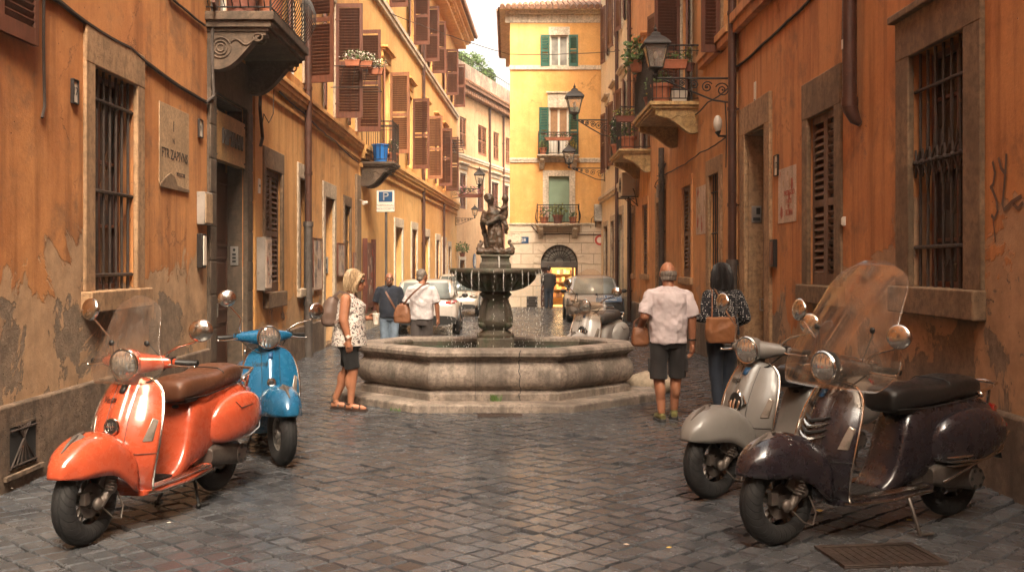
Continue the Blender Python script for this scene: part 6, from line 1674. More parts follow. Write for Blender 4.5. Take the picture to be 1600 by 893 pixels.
b = MB(); b.ell(at(-0.015, 0, 0.03), (0.112, 0.096, 0.112), 20, 14, Mh); b.ell(at(-0.03, 0, -0.06), (0.095, 0.10, 0.10), 18, 12, Mh); b.tube([at(-0.03, 0, -0.05), at(-0.03, 0, -0.16)], [0.09, 0.098], 18)
hr = folds(b, 'hair', H_DARK, p, 0.01, 0.007); strands(hr, at, H_DARK, 140, 0.142, -0.17, 0.112, 0.104, 3, -0.02, 0.7, 5.6); eyes(p, at)
b = MB(); torso(b, [(0, 0, 0.90, 0.165, 0.20), (0.0, 0, 1.0, 0.152, 0.185), (0.0, 0, 1.12, 0.138, 0.165), (0.0, 0, 1.26, 0.135, 0.178), (-0.01, 0, 1.355, 0.11, 0.19), (-0.01, 0, 1.40, 0.08, 0.14), (-0.008, 0, 1.415, 0.065, 0.10)])
sleeve(b, (-0.01, 0.183, 1.345), (-0.06, 0.24, 1.10), 0.083, 0.066); b.caps((-0.06, 0.24, 1.10), (0.07, 0.28, 1.09), 0.060, 0.046); sleeve(b, (-0.01, -0.183, 1.345), (-0.05, -0.265, 1.08), 0.083, 0.068); b.caps((-0.05, -0.265, 1.08), (0.07, -0.24, 1.03), 0.060, 0.048)
folds(b, 'top', C_DOTS, p, 0.022)
b = MB(); torso(b, [(0, 0, 0.72, 0.12, 0.17), (0, 0, 0.95, 0.138, 0.168)]); b.tube([(0, -0.088, 0.82), (0.05, -0.082, 0.46), (0.052, -0.07, 0.07)], [0.108, 0.076, 0.06], 14); b.tube([(0, 0.088, 0.82), (0.0, 0.082, 0.46), (-0.06, 0.07, 0.07)], [0.108, 0.076, 0.06], 14); folds(b, 'jeans', C_DJEAN, p, 0.014)
for (ax, ay) in ((0.05, -0.07), (-0.06, 0.07)):
    b = MB(); foot(b, (ax, ay, 0.09), (1, 0, 0), 0.97, 1.08); b.build('shoe', M['black'], p, remesh=0.009, smoothit=1)
tb = thing('tote_bag', 'large caramel leather tote on the shoulder of the woman in polka dots', 'bag', (2.35, 11.36, 0.82), 0.1)
b = MB(); b.rings([[(0.17*q[0]*k, 0.06*q[1]*k, z+0.03*abs(q[0])*(z > 0.2)) for q in sup(22, 1, 1, 0.5)] for k, z in ((0.80, 0.0), (0.95, 0.03), (1.05, 0.10), (1.0, 0.19), (0.92, 0.26))]); b.build('bag_body', L_CARAMEL, tb, remesh=0.01, smoothit=3, disp=(TEX_FOLD, 0.035))
b = strap([(-0.10, 0.0, 0.27), (-0.085, 0.04, 0.42), (-0.055, 0.14, 0.575), (-0.05, 0.24, 0.60), (-0.05, 0.32, 0.50)], 0.014, 0.004, (1, 0, 0)); b.build('strap', L_CARAMEL, tb)
b = strap([(0.10, 0.0, 0.27), (0.05, 0.03, 0.42), (-0.02, 0.13, 0.58), (-0.01, 0.24, 0.60), (0.0, 0.32, 0.50)], 0.014, 0.004, (1, 0, 0)); b.build('strap', L_CARAMEL, tb)

# ---- man in navy, facing the camera
p = thing('person', 'man in a navy T-shirt and jeans facing the camera beside the white hatchback', 'person', (-2.24, 19.2, 0), -PI/2+0.15)
b = MB(); at, Mh = head(b, (0.03, 0, 1.415), 0.0, 0.05, 1.0); b.caps((-0.005, 0, 1.26), (0.015, 0, 1.36), 0.06, 0.055)
torso(b, [(0, 0, 0.75, 0.12, 0.15), (0.01, 0, 0.9, 0.13, 0.155), (0.0, 0, 1.08, 0.13, 0.17), (-0.01, 0, 1.20, 0.105, 0.185), (-0.01, 0, 1.265, 0.07, 0.11), (-0.005, 0, 1.29, 0.05, 0.055)])
limb(b, [(-0.01, -0.195, 1.20), (-0.05, -0.245, 0.98), (-0.12, -0.20, 0.80)], [0.050, 0.047, 0.032]); hand(b, (-0.12, -0.20, 0.79), (-0.3, 0.3, -1), (-0.5, -0.8, 0), 1, 0.5, 0.95)
limb(b, [(-0.01, 0.195, 1.20), (-0.04, 0.245, 0.98), (0.06, 0.22, 0.78)], [0.050, 0.047, 0.032]); hand(b, (0.06, 0.22, 0.77), (0.2, -0.1, -1), (0.1, 1, 0), -1, 0.5, 0.95)
for sd in (-1, 1): limb(b, [(0, sd*0.085, 0.76), (0.02, sd*0.085, 0.42), (0.0, sd*0.085, 0.10)], [0.09, 0.06, 0.04]); foot(b, (0.0, sd*0.085, 0.08), (1, sd*0.15, 0), 0.95)
b.build('body', SK_MID, p, remesh=0.0075, smoothit=1)
b = MB(); b.ell(at(0.058, 0, -0.09), (0.034, 0.042, 0.026), 12, 8, Mh); b.tube([at(0.088, -0.026, -0.052), at(0.098, 0, -0.048), at(0.088, 0.026, -0.052)], 0.007, 6); b.build('beard', H_BROWN, p, remesh=0.006); eyes(p, at, 0.95); brows(p, at, H_BROWN)
b = MB()
for sd in (-1, 1): b.tube([at(0.092+0.0*k, sd*0.032+0.021*math.cos(k*PI/6), 0.008+0.017*math.sin(k*PI/6)) for k in range(12)], 0.003, 5, loop=True)
b.build('spectacles', M['black'], p)
b = MB(); torso(b, [(0.005, 0, 0.70, 0.15, 0.19), (0.012, 0, 0.85, 0.156, 0.19), (0.0, 0, 1.02, 0.15, 0.19), (-0.005, 0, 1.15, 0.135, 0.20), (-0.01, 0, 1.235, 0.108, 0.20), (-0.01, 0, 1.28, 0.075, 0.13), (-0.008, 0, 1.30, 0.062, 0.08)])
sleeve(b, (-0.01, -0.19, 1.207), (-0.045, -0.255, 0.99), 0.082, 0.08); sleeve(b, (-0.01, 0.19, 1.207), (-0.035, 0.255, 0.99), 0.082, 0.08); folds(b, 't_shirt', C_NAVY, p, 0.03)
b = MB(); torso(b, [(0, 0, 0.64, 0.115, 0.165), (0, 0, 0.8, 0.138, 0.168)])
for sd in (-1, 1): b.tube([(0, sd*0.09, 0.76), (0.02, sd*0.088, 0.42), (0.0, sd*0.088, 0.03)], [0.108, 0.085, 0.08], 14)
folds(b, 'jeans', C_JEAN, p, 0.016)
for sd in (-1, 1): b = MB(); foot(b, (0.0, sd*0.085, 0.08), (1, sd*0.15, 0), 1.0, 1.1); b.build('shoe', M['black'], p, remesh=0.009)
b = strap([(-0.13, -0.08, 1.20), (-0.06, -0.12, 1.285), (0.04, -0.115, 1.27), (0.128, -0.06, 1.16), (0.166, 0.03, 1.0), (0.158, 0.12, 0.84), (0.07, 0.195, 0.74)], 0.016, 0.005, (1, 0, 0)); b.build('strap', L_BROWN, p)

# ---- man in white T-shirt with a shoulder bag, back to the camera
p = thing('person', 'grey haired man in a white T-shirt with a brown shoulder bag seen from behind', 'person', (-1.48, 17.4, 0), PI/2-0.15)
b = MB(); at, Mh = head(b, (0.04, 0, 1.482), -0.6, 0.12, 1.04); b.caps((-0.005, 0, 1.32), (0.015, 0, 1.42), 0.06, 0.055)
torso(b, [(0, 0, 0.78, 0.12, 0.155), (0.01, 0, 0.95, 0.14, 0.165), (0.0, 0, 1.12, 0.13, 0.175), (-0.01, 0, 1.25, 0.105, 0.19), (-0.01, 0, 1.315, 0.07, 0.11), (-0.005, 0, 1.345, 0.05, 0.055)])
limb(b, [(-0.01, -0.20, 1.25), (-0.02, -0.265, 1.02), (0.03, -0.275, 0.78)], [0.050, 0.047, 0.032]); hand(b, (0.03, -0.275, 0.77), (0.15, -0.02, -1), (0.1, -1, 0), 1, 0.45, 1.0)
limb(b, [(-0.01, 0.20, 1.25), (0.02, 0.27, 1.03), (0.12, 0.25, 0.82)], [0.050, 0.047, 0.032]); hand(b, (0.12, 0.25, 0.81), (0.3, -0.02, -1), (0.1, 1, 0), -1, 0.5, 1.0)
for sd, dx in ((-1, 0.05), (1, -0.05)): limb(b, [(0, sd*0.085, 0.78), (dx*0.8, sd*0.085, 0.43), (dx, sd*0.08, 0.10)], [0.092, 0.06, 0.04]); foot(b, (dx, sd*0.08, 0.08), (1, 0, 0), 1.0)
b.build('body', SK_TAN, p, remesh=0.0075, smoothit=1)
b = MB(); b.ell(at(-0.020, 0, 0.035), (0.100, 0.084, 0.098), 18, 14, Mh); b.ell(at(-0.055, 0, -0.035), (0.055, 0.070, 0.055), 14, 10, Mh)
folds(b, 'hair', H_GREY, p, 0.012, 0.007); eyes(p, at)
b = MB(); torso(b, [(0.005, 0, 0.76, 0.155, 0.20), (0.012, 0, 0.9, 0.16, 0.20), (0.0, 0, 1.06, 0.152, 0.198), (-0.005, 0, 1.2, 0.138, 0.21), (-0.01, 0, 1.285, 0.11, 0.21), (-0.01, 0, 1.33, 0.078, 0.14), (-0.008, 0, 1.355, 0.064, 0.08)])
sleeve(b, (-0.01, -0.196, 1.257), (-0.02, -0.27, 1.04), 0.084, 0.083); sleeve(b, (-0.01, 0.196, 1.257), (0.012, 0.272, 1.05), 0.084, 0.083); folds(b, 't_shirt', C_WHITE, p, 0.045)
b = MB(); torso(b, [(0, 0, 0.66, 0.12, 0.17), (0, 0, 0.82, 0.14, 0.172)])
for sd, dx in ((-1, 0.05), (1, -0.05)): b.tube([(0, sd*0.09, 0.78), (dx*0.8, sd*0.09, 0.43), (dx, sd*0.085, 0.03)], [0.108, 0.092, 0.085], 14)
folds(b, 'trousers', C_GREYT, p, 0.018)
for sd, dx in ((-1, 0.05), (1, -0.05)): b = MB(); foot(b, (dx, sd*0.08, 0.08), (1, 0, 0), 1.0, 1.1); b.build('shoe', M['black'], p, remesh=0.009)
sb = thing('shoulder_bag', 'brown leather bag hanging at the hip of the man in the white T-shirt', 'bag', (-1.80, 17.28, 0.70), -0.15)
b = MB(); b.rings([[(0.15*q[0]*k, 0.06*q[1]*k, z) for q in sup(20, 1, 1, 0.45)] for k, z in ((0.80, 0.0), (1.0, 0.03), (0.95, 0.14), (0.70, 0.26), (0.5, 0.31))]); b.build('bag_body', L_TAN, sb, remesh=0.01, smoothit=3, disp=(TEX_FOLD, 0.03))
b = strap([(0.02, 0.0, 0.30), (0.10, -0.05, 0.40), (0.22, -0.075, 0.52), (0.36, -0.05, 0.64), (0.44, 0.03, 0.675), (0.44, 0.12, 0.66)], 0.015, 0.005, (0, 1, 0)); b.build('strap', L_BROWN, sb)

# ---- man at the shop door
p = thing('person', 'man in dark jacket and jeans standing at the lit shop door', 'person', (1.52, 39.0, 0), PI/2)
b = MB(); at, Mh = head(b, (0.03, 0, 1.50), 0.0, 0.1, 0.95); b.caps((0, 0, 1.33), (0.01, 0, 1.43), 0.058, 0.054)
torso(b, [(0, 0, 0.8, 0.12, 0.15), (0, 0, 1.1, 0.13, 0.17), (-0.01, 0, 1.27, 0.10, 0.18), (-0.005, 0, 1.35, 0.05, 0.06)])
for sd in (-1, 1): limb(b, [(0, sd*0.2, 1.27), (0.0, sd*0.24, 1.03), (0.10, sd*0.2, 0.86)], [0.06, 0.05, 0.032]); hand(b, (0.10, sd*0.2, 0.85), (0.5, 0, -1), (0, sd, 0), -sd, 0.5, 0.95); limb(b, [(0, sd*0.08, 0.8), (0.01, sd*0.085, 0.44), (0, sd*0.085, 0.1)], [0.09, 0.06, 0.04]); foot(b, (0, sd*0.085, 0.08), (1, 0, 0), 1.0)
b.build('body', SK_MID, p, remesh=0.009, smoothit=1)
b = MB(); b.ell(at(-0.018, 0, 0.03), (0.10, 0.084, 0.10), 16, 12, Mh); folds(b, 'hair', H_DARK, p, 0.01, 0.009)
b = MB(); torso(b, [(0, 0, 0.78, 0.15, 0.19), (0, 0, 1.1, 0.15, 0.195), (-0.01, 0, 1.28, 0.115, 0.205), (-0.005, 0, 1.345, 0.07, 0.09)])
for sd in (-1, 1): sleeve(b, (0, sd*0.2, 1.27), (0, sd*0.24, 1.03), 0.078, 0.068); sleeve(b, (0, sd*0.24, 1.03), (0.09, sd*0.205, 0.87), 0.066, 0.05)
folds(b, 'jacket', C_CHAR, p, 0.02, 0.012)
b = MB(); torso(b, [(0, 0, 0.68, 0.115, 0.165), (0, 0, 0.85, 0.135, 0.168)])
for sd in (-1, 1): b.tube([(0, sd*0.088, 0.8), (0.01, sd*0.088, 0.44), (0, sd*0.088, 0.03)], [0.105, 0.082, 0.078], 12)
folds(b, 'jeans', C_DJEAN, p, 0.014, 0.012)
for sd in (-1, 1): b = MB(); foot(b, (0, sd*0.085, 0.08), (1, 0, 0), 1.0, 1.1); b.build('shoe', M['black'], p, remesh=0.011)
# ---------------------------------------------------------------- parked cars
def car_paint(name, c, metallic=0.3):
    m = NT(name); p = m.pos(obj=True)
    col = m.mix(m.ramp(m.noise(p, 4, 5, 0.7), 0.4, 0.7, 0, 0.35), c, tuple(x*0.7+0.02 for x in c))
    m.fin(col, 0.3, None, Metallic=metallic); m.b.inputs['Coat Weight'].default_value = 0.8; m.b.inputs['Coat Roughness'].default_value = 0.08
    return m.mat
M['car_glass'] = glass_dark('car_glass', (0.05, 0.06, 0.06)); M['car_glass_l'] = glass_dark('car_glass_bright', (0.14, 0.155, 0.15))
def car(name, label, loc, rz, L, Wd, H, paint_m, glass, rear_lights=True, extra=None):
    """x forward, origin on the ground at the middle"""
    t = thing(name, label, 'car', loc, rz)
    hL, hw = L/2, Wd/2
    # x, bottom, belt height, half width
    secs = [(-1.0, 0.36, 0.50, 0.80), (-0.985, 0.22, 0.60, 0.90), (-0.93, 0.17, 0.64, 0.97), (-0.70, 0.16, 0.655, 1.0), (-0.2, 0.15, 0.64, 1.0), (0.3, 0.15, 0.62, 1.0), (0.48, 0.15, 0.60, 1.0), (0.75, 0.16, 0.545, 0.98), (0.92, 0.17, 0.48, 0.92), (0.985, 0.22, 0.40, 0.82), (1.0, 0.28, 0.35, 0.70)]
    b = MB(); rings = []
    for (x, zb, zt, w) in secs:
        rings.append([(x*hL, hw*w*q[0], (zb+zt)/2*H+(zt-zb)/2*H*q[1]) for q in sup(28, 1, 1, 0.42)])
    b.rings(rings); bd = b.build('body', paint_m, t, sub=1)
    cab = [(-0.90, 0.62, 0.66, 0.88, 0.90), (-0.80, 0.63, 0.90, 0.88, 0.82), (-0.70, 0.64, 0.975, 0.88, 0.78), (-0.35, 0.63, 1.0, 0.90, 0.78), (0.05, 0.62, 0.985, 0.90, 0.78), (0.22, 0.60, 0.92, 0.90, 0.80), (0.40, 0.585, 0.72, 0.90, 0.86), (0.52, 0.57, 0.585, 0.9, 0.9)]
    b = MB(); rings = []
    for (x, zb, zt, wb, wt) in cab:
        z0, z1 = zb*H, zt*H; wm = hw*wb; wt_ = hw*wt
        rings.append([(x*hL, -wm, z0), (x*hL, -(wm*0.45+wt_*0.55), z0+(z1-z0)*0.55), (x*hL, -wt_, z0+(z1-z0)*0.90), (x*hL, -wt_*0.80, z1), (x*hL, wt_*0.80, z1), (x*hL, wt_, z0+(z1-z0)*0.90), (x*hL, (wm*0.45+wt_*0.55), z0+(z1-z0)*0.55), (x*hL, wm, z0)])
    b.rings(rings, True, True); cabn = b.build('cabin', paint_m, t, sub=1)
    def cab_at(x):
        return lerp_tab(cab, x)
    def pane(name, pts, g):
        b = MB(); n = len(pts)
        b.add(pts, [tuple(range(n))]); o = b.build(name, g, cabn, solid=0.006, solid_off=0); return o
    # rear window, windscreen, side windows
    def cross(x, s_, t_, out=0.012):
        zb, zt, wb, wt = cab_at(x); z0, z1 = zb*H, zt*H
        return (x*hL, s_*(hw*(wb+(wt-wb)*t_)+out), z0+(z1-z0)*t_)
    zr0, zr1 = 0.655*H, 0.93*H
    pane('rear_window', [(-0.925*hL, -hw*0.74, zr0), (-0.925*hL, hw*0.74, zr0), (-0.79*hL, hw*0.66, zr1), (-0.79*hL, -hw*0.66, zr1)], M[glass])
    pane('windscreen', [(0.535*hL, -hw*0.80, 0.605*H), (0.535*hL, hw*0.80, 0.605*H), (0.245*hL, hw*0.70, 0.935*H), (0.245*hL, -hw*0.70, 0.935*H)], M[glass])
    for sd in (-1, 1):
        for xa, xb in ((-0.70, -0.26), (-0.22, 0.28)):
            pts = [cross(xa, sd, 0.08), cross((xa+xb)/2, sd, 0.06), cross(xb, sd, 0.08), cross(min(xb, 0.16), sd, 0.84), cross((xa+xb)/2, sd, 0.86), cross(xa, sd, 0.84)]
            pane('side_window', pts, M[glass])
    for sd in (-1, 1):
        for x in (-0.62, 0.64):
            Rx = Matrix.Rotation(PI/2, 3, 'X'); r = 0.165*H+0.09
            b = MB(); b.lathe([(r*0.62, -0.09), (r*0.95, -0.09), (r, -0.06), (r, 0.06), (r*0.95, 0.09), (r*0.62, 0.09)], 26, Rx, c=(x*hL, sd*(hw-0.075), r)); w = b.build('wheel', M['rubber'], t)
            b = MB(); b.lathe([(0.001, -0.092), (r*0.3, -0.095), (r*0.62, -0.085), (r*0.62, 0.085), (r*0.3, 0.095), (0.001, 0.092)], 14, Rx, c=(x*hL, sd*(hw-0.075), r)); b.build('rim', M['alu'], w)
            b = MB(); b.lathe([(0.001, -0.02), (r*1.14, -0.02), (r*1.14, 0.012), (0.001, 0.012)], 26, Rx, c=(x*hL, sd*(hw-0.004), r+0.02)); b.build('wheel_arch', M['black'], t)
    for sd in (-1, 1):
        b = MB(); b.ell((-0.955*hL, sd*hw*0.72, 0.575*H), (0.06, hw*0.235, 0.052), 14, 10, Matrix.Rotation(sd*0.22, 3, 'X')); b.build('tail_light', M['red_lens'], t)
        b = MB(); b.ell((0.90*hL, sd*hw*0.72, 0.47*H), (0.10, hw*0.19, 0.055), 14, 10); b.build('headlight', M['lens'], t)
        b = MB(); b.ell((0.36*hL, sd*(hw+0.09), 0.66*H), (0.05, 0.085, 0.06), 12, 8); b.tube([(0.36*hL, sd*(hw-0.06), 0.625*H), (0.36*hL, sd*(hw+0.06), 0.65*H)], 0.02, 6); b.build('door_mirror', M['black'], t)
    b = MB(); b.rings([[(-1.012*hL+dx, hw*0.93*q[0], (0.265+0.085*q[1])*H) for q in sup(18, 1, 1, 0.5)] for dx in (0.0, 0.09)]); b.build('rear_bumper', M['black'], t)
    b = MB(); b.rings([[(1.0*hL-dx, hw*0.80*q[0], (0.235+0.055*q[1])*H) for q in sup(18, 1, 1, 0.5)] for dx in (0.0, 0.10)]); b.build('grille', M['black'], t)
    b = MB(); b.obox((-1.008*hL, 0, 0.42*H), (0.02, 0.40, 0.09)); b.build('number_plate', M['enamel'], t); 
    b = MB(); b.obox((1.006*hL, 0, 0.30*H), (0.02, 0.38, 0.085)); b.build('number_plate', M['enamel'], t)
    b = MB()
    for sd in (-1, 1):
        b.tube([(-0.24*hL, sd*(hw+0.002), 0.18*H), (-0.24*hL, sd*(hw+0.004), 0.62*H)], 0.004, 4)
    b.build('door_seam', M['black'], t)
    if extra: extra(t, hL, hw, H)
    return t
car('car', 'white hatchback seen from behind parked at the left behind the fountain', (-2.02, 26.0, 0), PI/2+0.02, 3.3, 1.60, 1.34, car_paint('car_white', (0.62, 0.55, 0.49), 0.1), 'car_glass_l')
car('car', 'pale car with a dark front half hidden by the white hatchback', (-1.72, 34.5, 0), -PI/2+0.03, 3.2, 1.50, 1.38, car_paint('car_pale', (0.52, 0.44, 0.36), 0.2), 'car_glass')
def dark_front(t, hL, hw, H):
    # dark bumper and bonnet corner with a blue lettered board
    b = MB(); b.rings([[(1.012*hL-dx, hw*0.45+hw*0.46*q[0], (0.30+0.13*q[1])*H) for q in sup(18, 1, 1, 0.5)] for dx in (0.0, 0.16)]); b.build('dark_bumper', M['black'], t, bevel=0.01)
    Mb = Matrix.Rotation(-0.35, 3, 'Y'); c = Vector((0.96*hL, hw*0.44, 0.515*H))
    b = MB(); b.obox(c, (0.025, hw*0.92, 0.20), Mb); o = b.build('front_board', M['sign_blue'], t, bevel=0.004)
    for txt, dz, sz in (('ROMA, VOL, OTTI', 0.05, 0.092), ('VIA DEL CORSO', -0.045, 0.06)):
        vs, fs = text_mesh(txt, sz, 0.001); b = MB()
        b.add([tuple(c+Mb @ Vector((0.0155+v[2], v[0], dz+v[1]))) for v in vs], fs); b.build('lettering', M['enamel'], o, smooth=False)
car('car', 'silver car facing the camera with a dark front corner and blue lettered board', (2.52, 31.0, 0), -PI/2, 3.3, 1.62, 1.36, car_paint('car_silver', (0.40, 0.40, 0.41), 0.2), 'car_glass_l', extra=dark_front)
# ---------------------------------------------------------------- street lamps on wall brackets
def lamp(name, label, loc, rz, arm, s=1.0, drop=False):
    """bracket springs from the wall at the origin and runs along +x; the lantern stands on its end"""
    t = thing(name, label, 'street lamp', loc, rz, 'wall street lamps')
    b = MB(); b.tube([(0, 0, 0), (arm, 0, 0.0)], 0.016*s, 8); b.box(-0.0, 0.02, -0.04, 0.04, -0.42*s, 0.08)
    b.tube([(0.01, 0, -0.38*s), (arm*0.25, 0, -0.34*s), (arm*0.6, 0, -0.17*s), (arm*0.9, 0, -0.02)], 0.014*s, 7)
    def spiral(cx, cz, r, turns, a0, dirn=1):
        pts = []
        for k in range(int(turns*16)+1):
            a = a0+dirn*2*PI*k/16; q = r*(1-0.78*k/(turns*16)); pts.append((cx+q*math.cos(a), 0, cz+q*math.sin(a)))
        return pts
    for (fx, fz, r, d) in ((0.13, -0.18, 0.115, 1), (0.33, -0.135, 0.09, -1), (0.50, -0.10, 0.07, 1), (0.65, -0.075, 0.052, -1), (0.78, -0.05, 0.038, 1)):
        b.tube(spiral(fx*arm, fz*s, r*s, 1.6, 0.4 if d > 0 else 2.6, d), 0.0095*s, 6); b.ell((fx*arm, 0, fz*s), 0.018*s, 7, 6)
    br = b.build('bracket', M['iron'], t)
    z0 = 0.05*s; x0 = arm
    b = MB(); b.lathe([(0.03*s, -0.02), (0.05*s, 0.03*s), (0.025*s, 0.06*s), (0.06*s, 0.11*s), (0.115*s, 0.135*s)], 12, c=(x0, 0, z0-0.03*s))
    zb, zt = z0+0.11*s, z0+0.46*s; r0, r1 = 0.105*s, 0.185*s
    for k in range(4):
        a = PI/4+k*PI/2; c, sn = math.cos(a), math.sin(a); q = 1.35
        b.tube([(x0+r0*q*c, r0*q*sn, zb), (x0+r1*q*c, r1*q*sn, zt)], 0.011*s, 6)
        a2 = a+PI/2
        for rr, zz in ((r0, zb), (r1, zt)): b.tube([(x0+rr*q*c, rr*q*sn, zz), (x0+rr*q*math.cos(a2), rr*q*math.sin(a2), zz)], 0.013*s, 6)
    b.tube([(x0, 0, zb), (x0, 0, zb+0.14*s)], 0.025*s, 8)
    lf = b.build('lantern_frame', M['iron'], t)
    def sqr(r, z): return [(x0+r*math.cos(PI/4+k*PI/2)*1.38, r*math.sin(PI/4+k*PI/2)*1.38, z) for k in range(4)]
    b = MB(); b.rings([sqr(r1+0.035*s, zt), sqr(r1+0.03*s, zt+0.025*s), sqr(r1*0.80, zt+0.10*s), sqr(r1*0.42, zt+0.15*s), sqr(r1*0.40, zt+0.18*s), sqr(r1*0.12, zt+0.22*s)]); b.ell((x0, 0, zt+0.25*s), 0.03*s, 8, 6); b.tube([(x0, 0, zt+0.25*s), (x0, 0, zt+0.34*s)], [0.016*s, 0.003], 6)
    b.build('cap', M['iron'], t, bevel=0.004)
    b = MB(); b.rings([sqr(r0*0.97, zb+0.005), sqr(r1*0.97, zt-0.005)], True, False); b.build('glass', M['lamp_glass'], t, smooth=False)
    b = MB(); b.ell((x0, 0, zb+0.20*s), (0.035*s, 0.035*s, 0.06*s), 10, 8); b.build('bulb', M['enamel'], t)
    return t
lamp('street_lamp', 'large iron street lamp with scroll bracket in front of the near cream balcony', (3.66, 16.75, 4.73), PI, 1.26, 1.05)
lamp('street_lamp', 'iron street lamp against the middle green shutters of the end house', (3.62, 36.2, 6.78), PI, 1.30, 1.55)
lamp('street_lamp', 'iron street lamp in front of the middle balcony of the end house', (3.62, 38.6, 5.30), PI, 1.35, 1.2)
q = LC_F.P(22.6, 5.25); lamp('street_lamp', 'iron street lamp on a bracket from the yellow building beside the peach building', q, 0.0, 1.35, 1.25)
q = LC_F.P(24.9, 3.95); lamp('street_lamp', 'small iron street lamp low on the far corner of the yellow building', q, 0.0, 0.95, 0.85)

# ---------------------------------------------------------------- pots and plants
def foliage(b, c, r, n, size, rnd, droop=0.0, mi=0):
    for i in range(n):
        d = Vector((rnd.gauss(0, 1), rnd.gauss(0, 1), rnd.gauss(0, 1))); d.normalize(); q = rnd.uniform(0.25, 1.0)**0.6
        p = Vector((c[0]+d.x*r[0]*q, c[1]+d.y*r[1]*q, c[2]+d.z*r[2]*q-droop*(q*abs(d.x)+q*abs(d.y))*0.5))
        u = Vector((rnd.gauss(0, 1), rnd.gauss(0, 1), rnd.gauss(0, 0.6))).normalized(); v = u.orthogonal().normalized(); v = (Matrix.Rotation(rnd.uniform(0, 6.28), 3, u) @ v); L = size*rnd.uniform(0.6, 1.3)
        b.add([tuple(p), tuple(p+u*L*0.5+v*L*0.28), tuple(p+u*L), tuple(p+u*L*0.5-v*L*0.28)], [(0, 1, 2, 3)], mi)
def plant(name, label, loc, pot=(0.13, 0.22), pm='terra', crown=(0.16, 0.16, 0.16), lm='leaf', n=90, size=0.07, flowers=None, trough=None, group=None, droop=0.0, seed=1, cat='potted plant', rz=0.0, stems=True):
    rnd = random.Random(seed); t = thing(name, label, cat, loc, rz, group); h = pot[1]
    b = MB()
    if trough:
        l, w = trough
        b.rings([[(l*sx*k, w*sy*k, z) for sx, sy in ((-1, -1), (1, -1), (1, 1), (-1, 1))] for k, z in ((0.88, 0), (1.0, h*0.85), (1.06, h*0.86), (1.06, h), (0.9, h), (0.88, h*0.8))])
    else: b.lathe([(pot[0]*0.72, 0), (pot[0]*0.95, h*0.82), (pot[0]*1.08, h*0.82), (pot[0]*1.1, h), (pot[0]*0.95, h), (pot[0]*0.9, h*0.85)], 20)
    b.build('pot', M[pm], t, bevel=0.003)
    if crown:
        b = MB()
        if trough:
            for k in range(5): foliage(b, (trough[0]*(-0.8+0.4*k), 0, h+crown[2]*0.75), (crown[0], crown[1], crown[2]), n//5, size, rnd, droop)
        else: foliage(b, (0, 0, h+crown[2]*0.8), crown, n, size, rnd, droop)
        b.build('foliage', M[lm], t, smooth=False)
        b = MB()
        for k in range(0 if trough else 7):
            x = (rnd.uniform(-0.8, 0.8)*trough[0]) if trough else 0; b.tube([(x, 0, h*0.8), (x+rnd.uniform(-0.5, 0.5)*crown[0], rnd.uniform(-0.5, 0.5)*crown[1], h+crown[2]*rnd.uniform(0.6, 1.5))], 0.005, 5)
        if not trough: b.build('stems', M['stem'], t)
        if flowers:
            b = MB(); c2 = (crown[0]*1.1, crown[1]*1.1, crown[2]*1.05)
            if trough:
                for k in range(5): foliage(b, (trough[0]*(-0.8+0.4*k), 0, h+crown[2]*0.85), c2, flowers[1]//5, size*0.75, rnd, droop)
            else: foliage(b, (0, 0, h+crown[2]*0.9), c2, flowers[1], size*0.75, rnd, droop)
            b.build('flowers', M[flowers[0]], t, smooth=False)
    return t
PL = LA_F
# left dark balcony: big terracotta jars
plant('flower_pot', 'big dark terracotta jar at the near end of the dark stone balcony', (-3.40, 13.02, 4.862), (0.23, 0.62), 'terra_d', None, cat='flower pot')
plant('flower_pot', 'tall red terracotta jar beside the dark jar on the dark stone balcony', (-3.12, 13.42, 4.862), (0.19, 0.66), 'terra', (0.2, 0.2, 0.2), n=60, seed=4)
# small balcony with the blue tub
bk = thing('bucket', 'blue plastic tub on the small balcony above the parking sign', 'bucket', (-3.28, 26.15, 4.282))
b = MB(); b.lathe([(0.16, 0), (0.205, 0.42), (0.225, 0.43), (0.225, 0.46), (0.20, 0.46), (0.19, 0.40), (0.15, 0.03)], 24, cap=True); b.build('tub', M['blue_plastic'], bk); b = MB(); b.tube([(-0.21, 0, 0.43), (-0.16, 0, 0.30), (0, 0.16, 0.25), (0.16, 0, 0.30), (0.21, 0, 0.43)], 0.006, 5); b.build('handle', M['iron'], bk)
plant('potted_plant', 'terracotta pot with a scrappy plant beside the blue tub', (-3.02, 26.55, 4.282), (0.15, 0.28), 'terra', (0.16, 0.16, 0.2), 'leaf_d', 70, 0.08, ('fl_white', 25), seed=6)
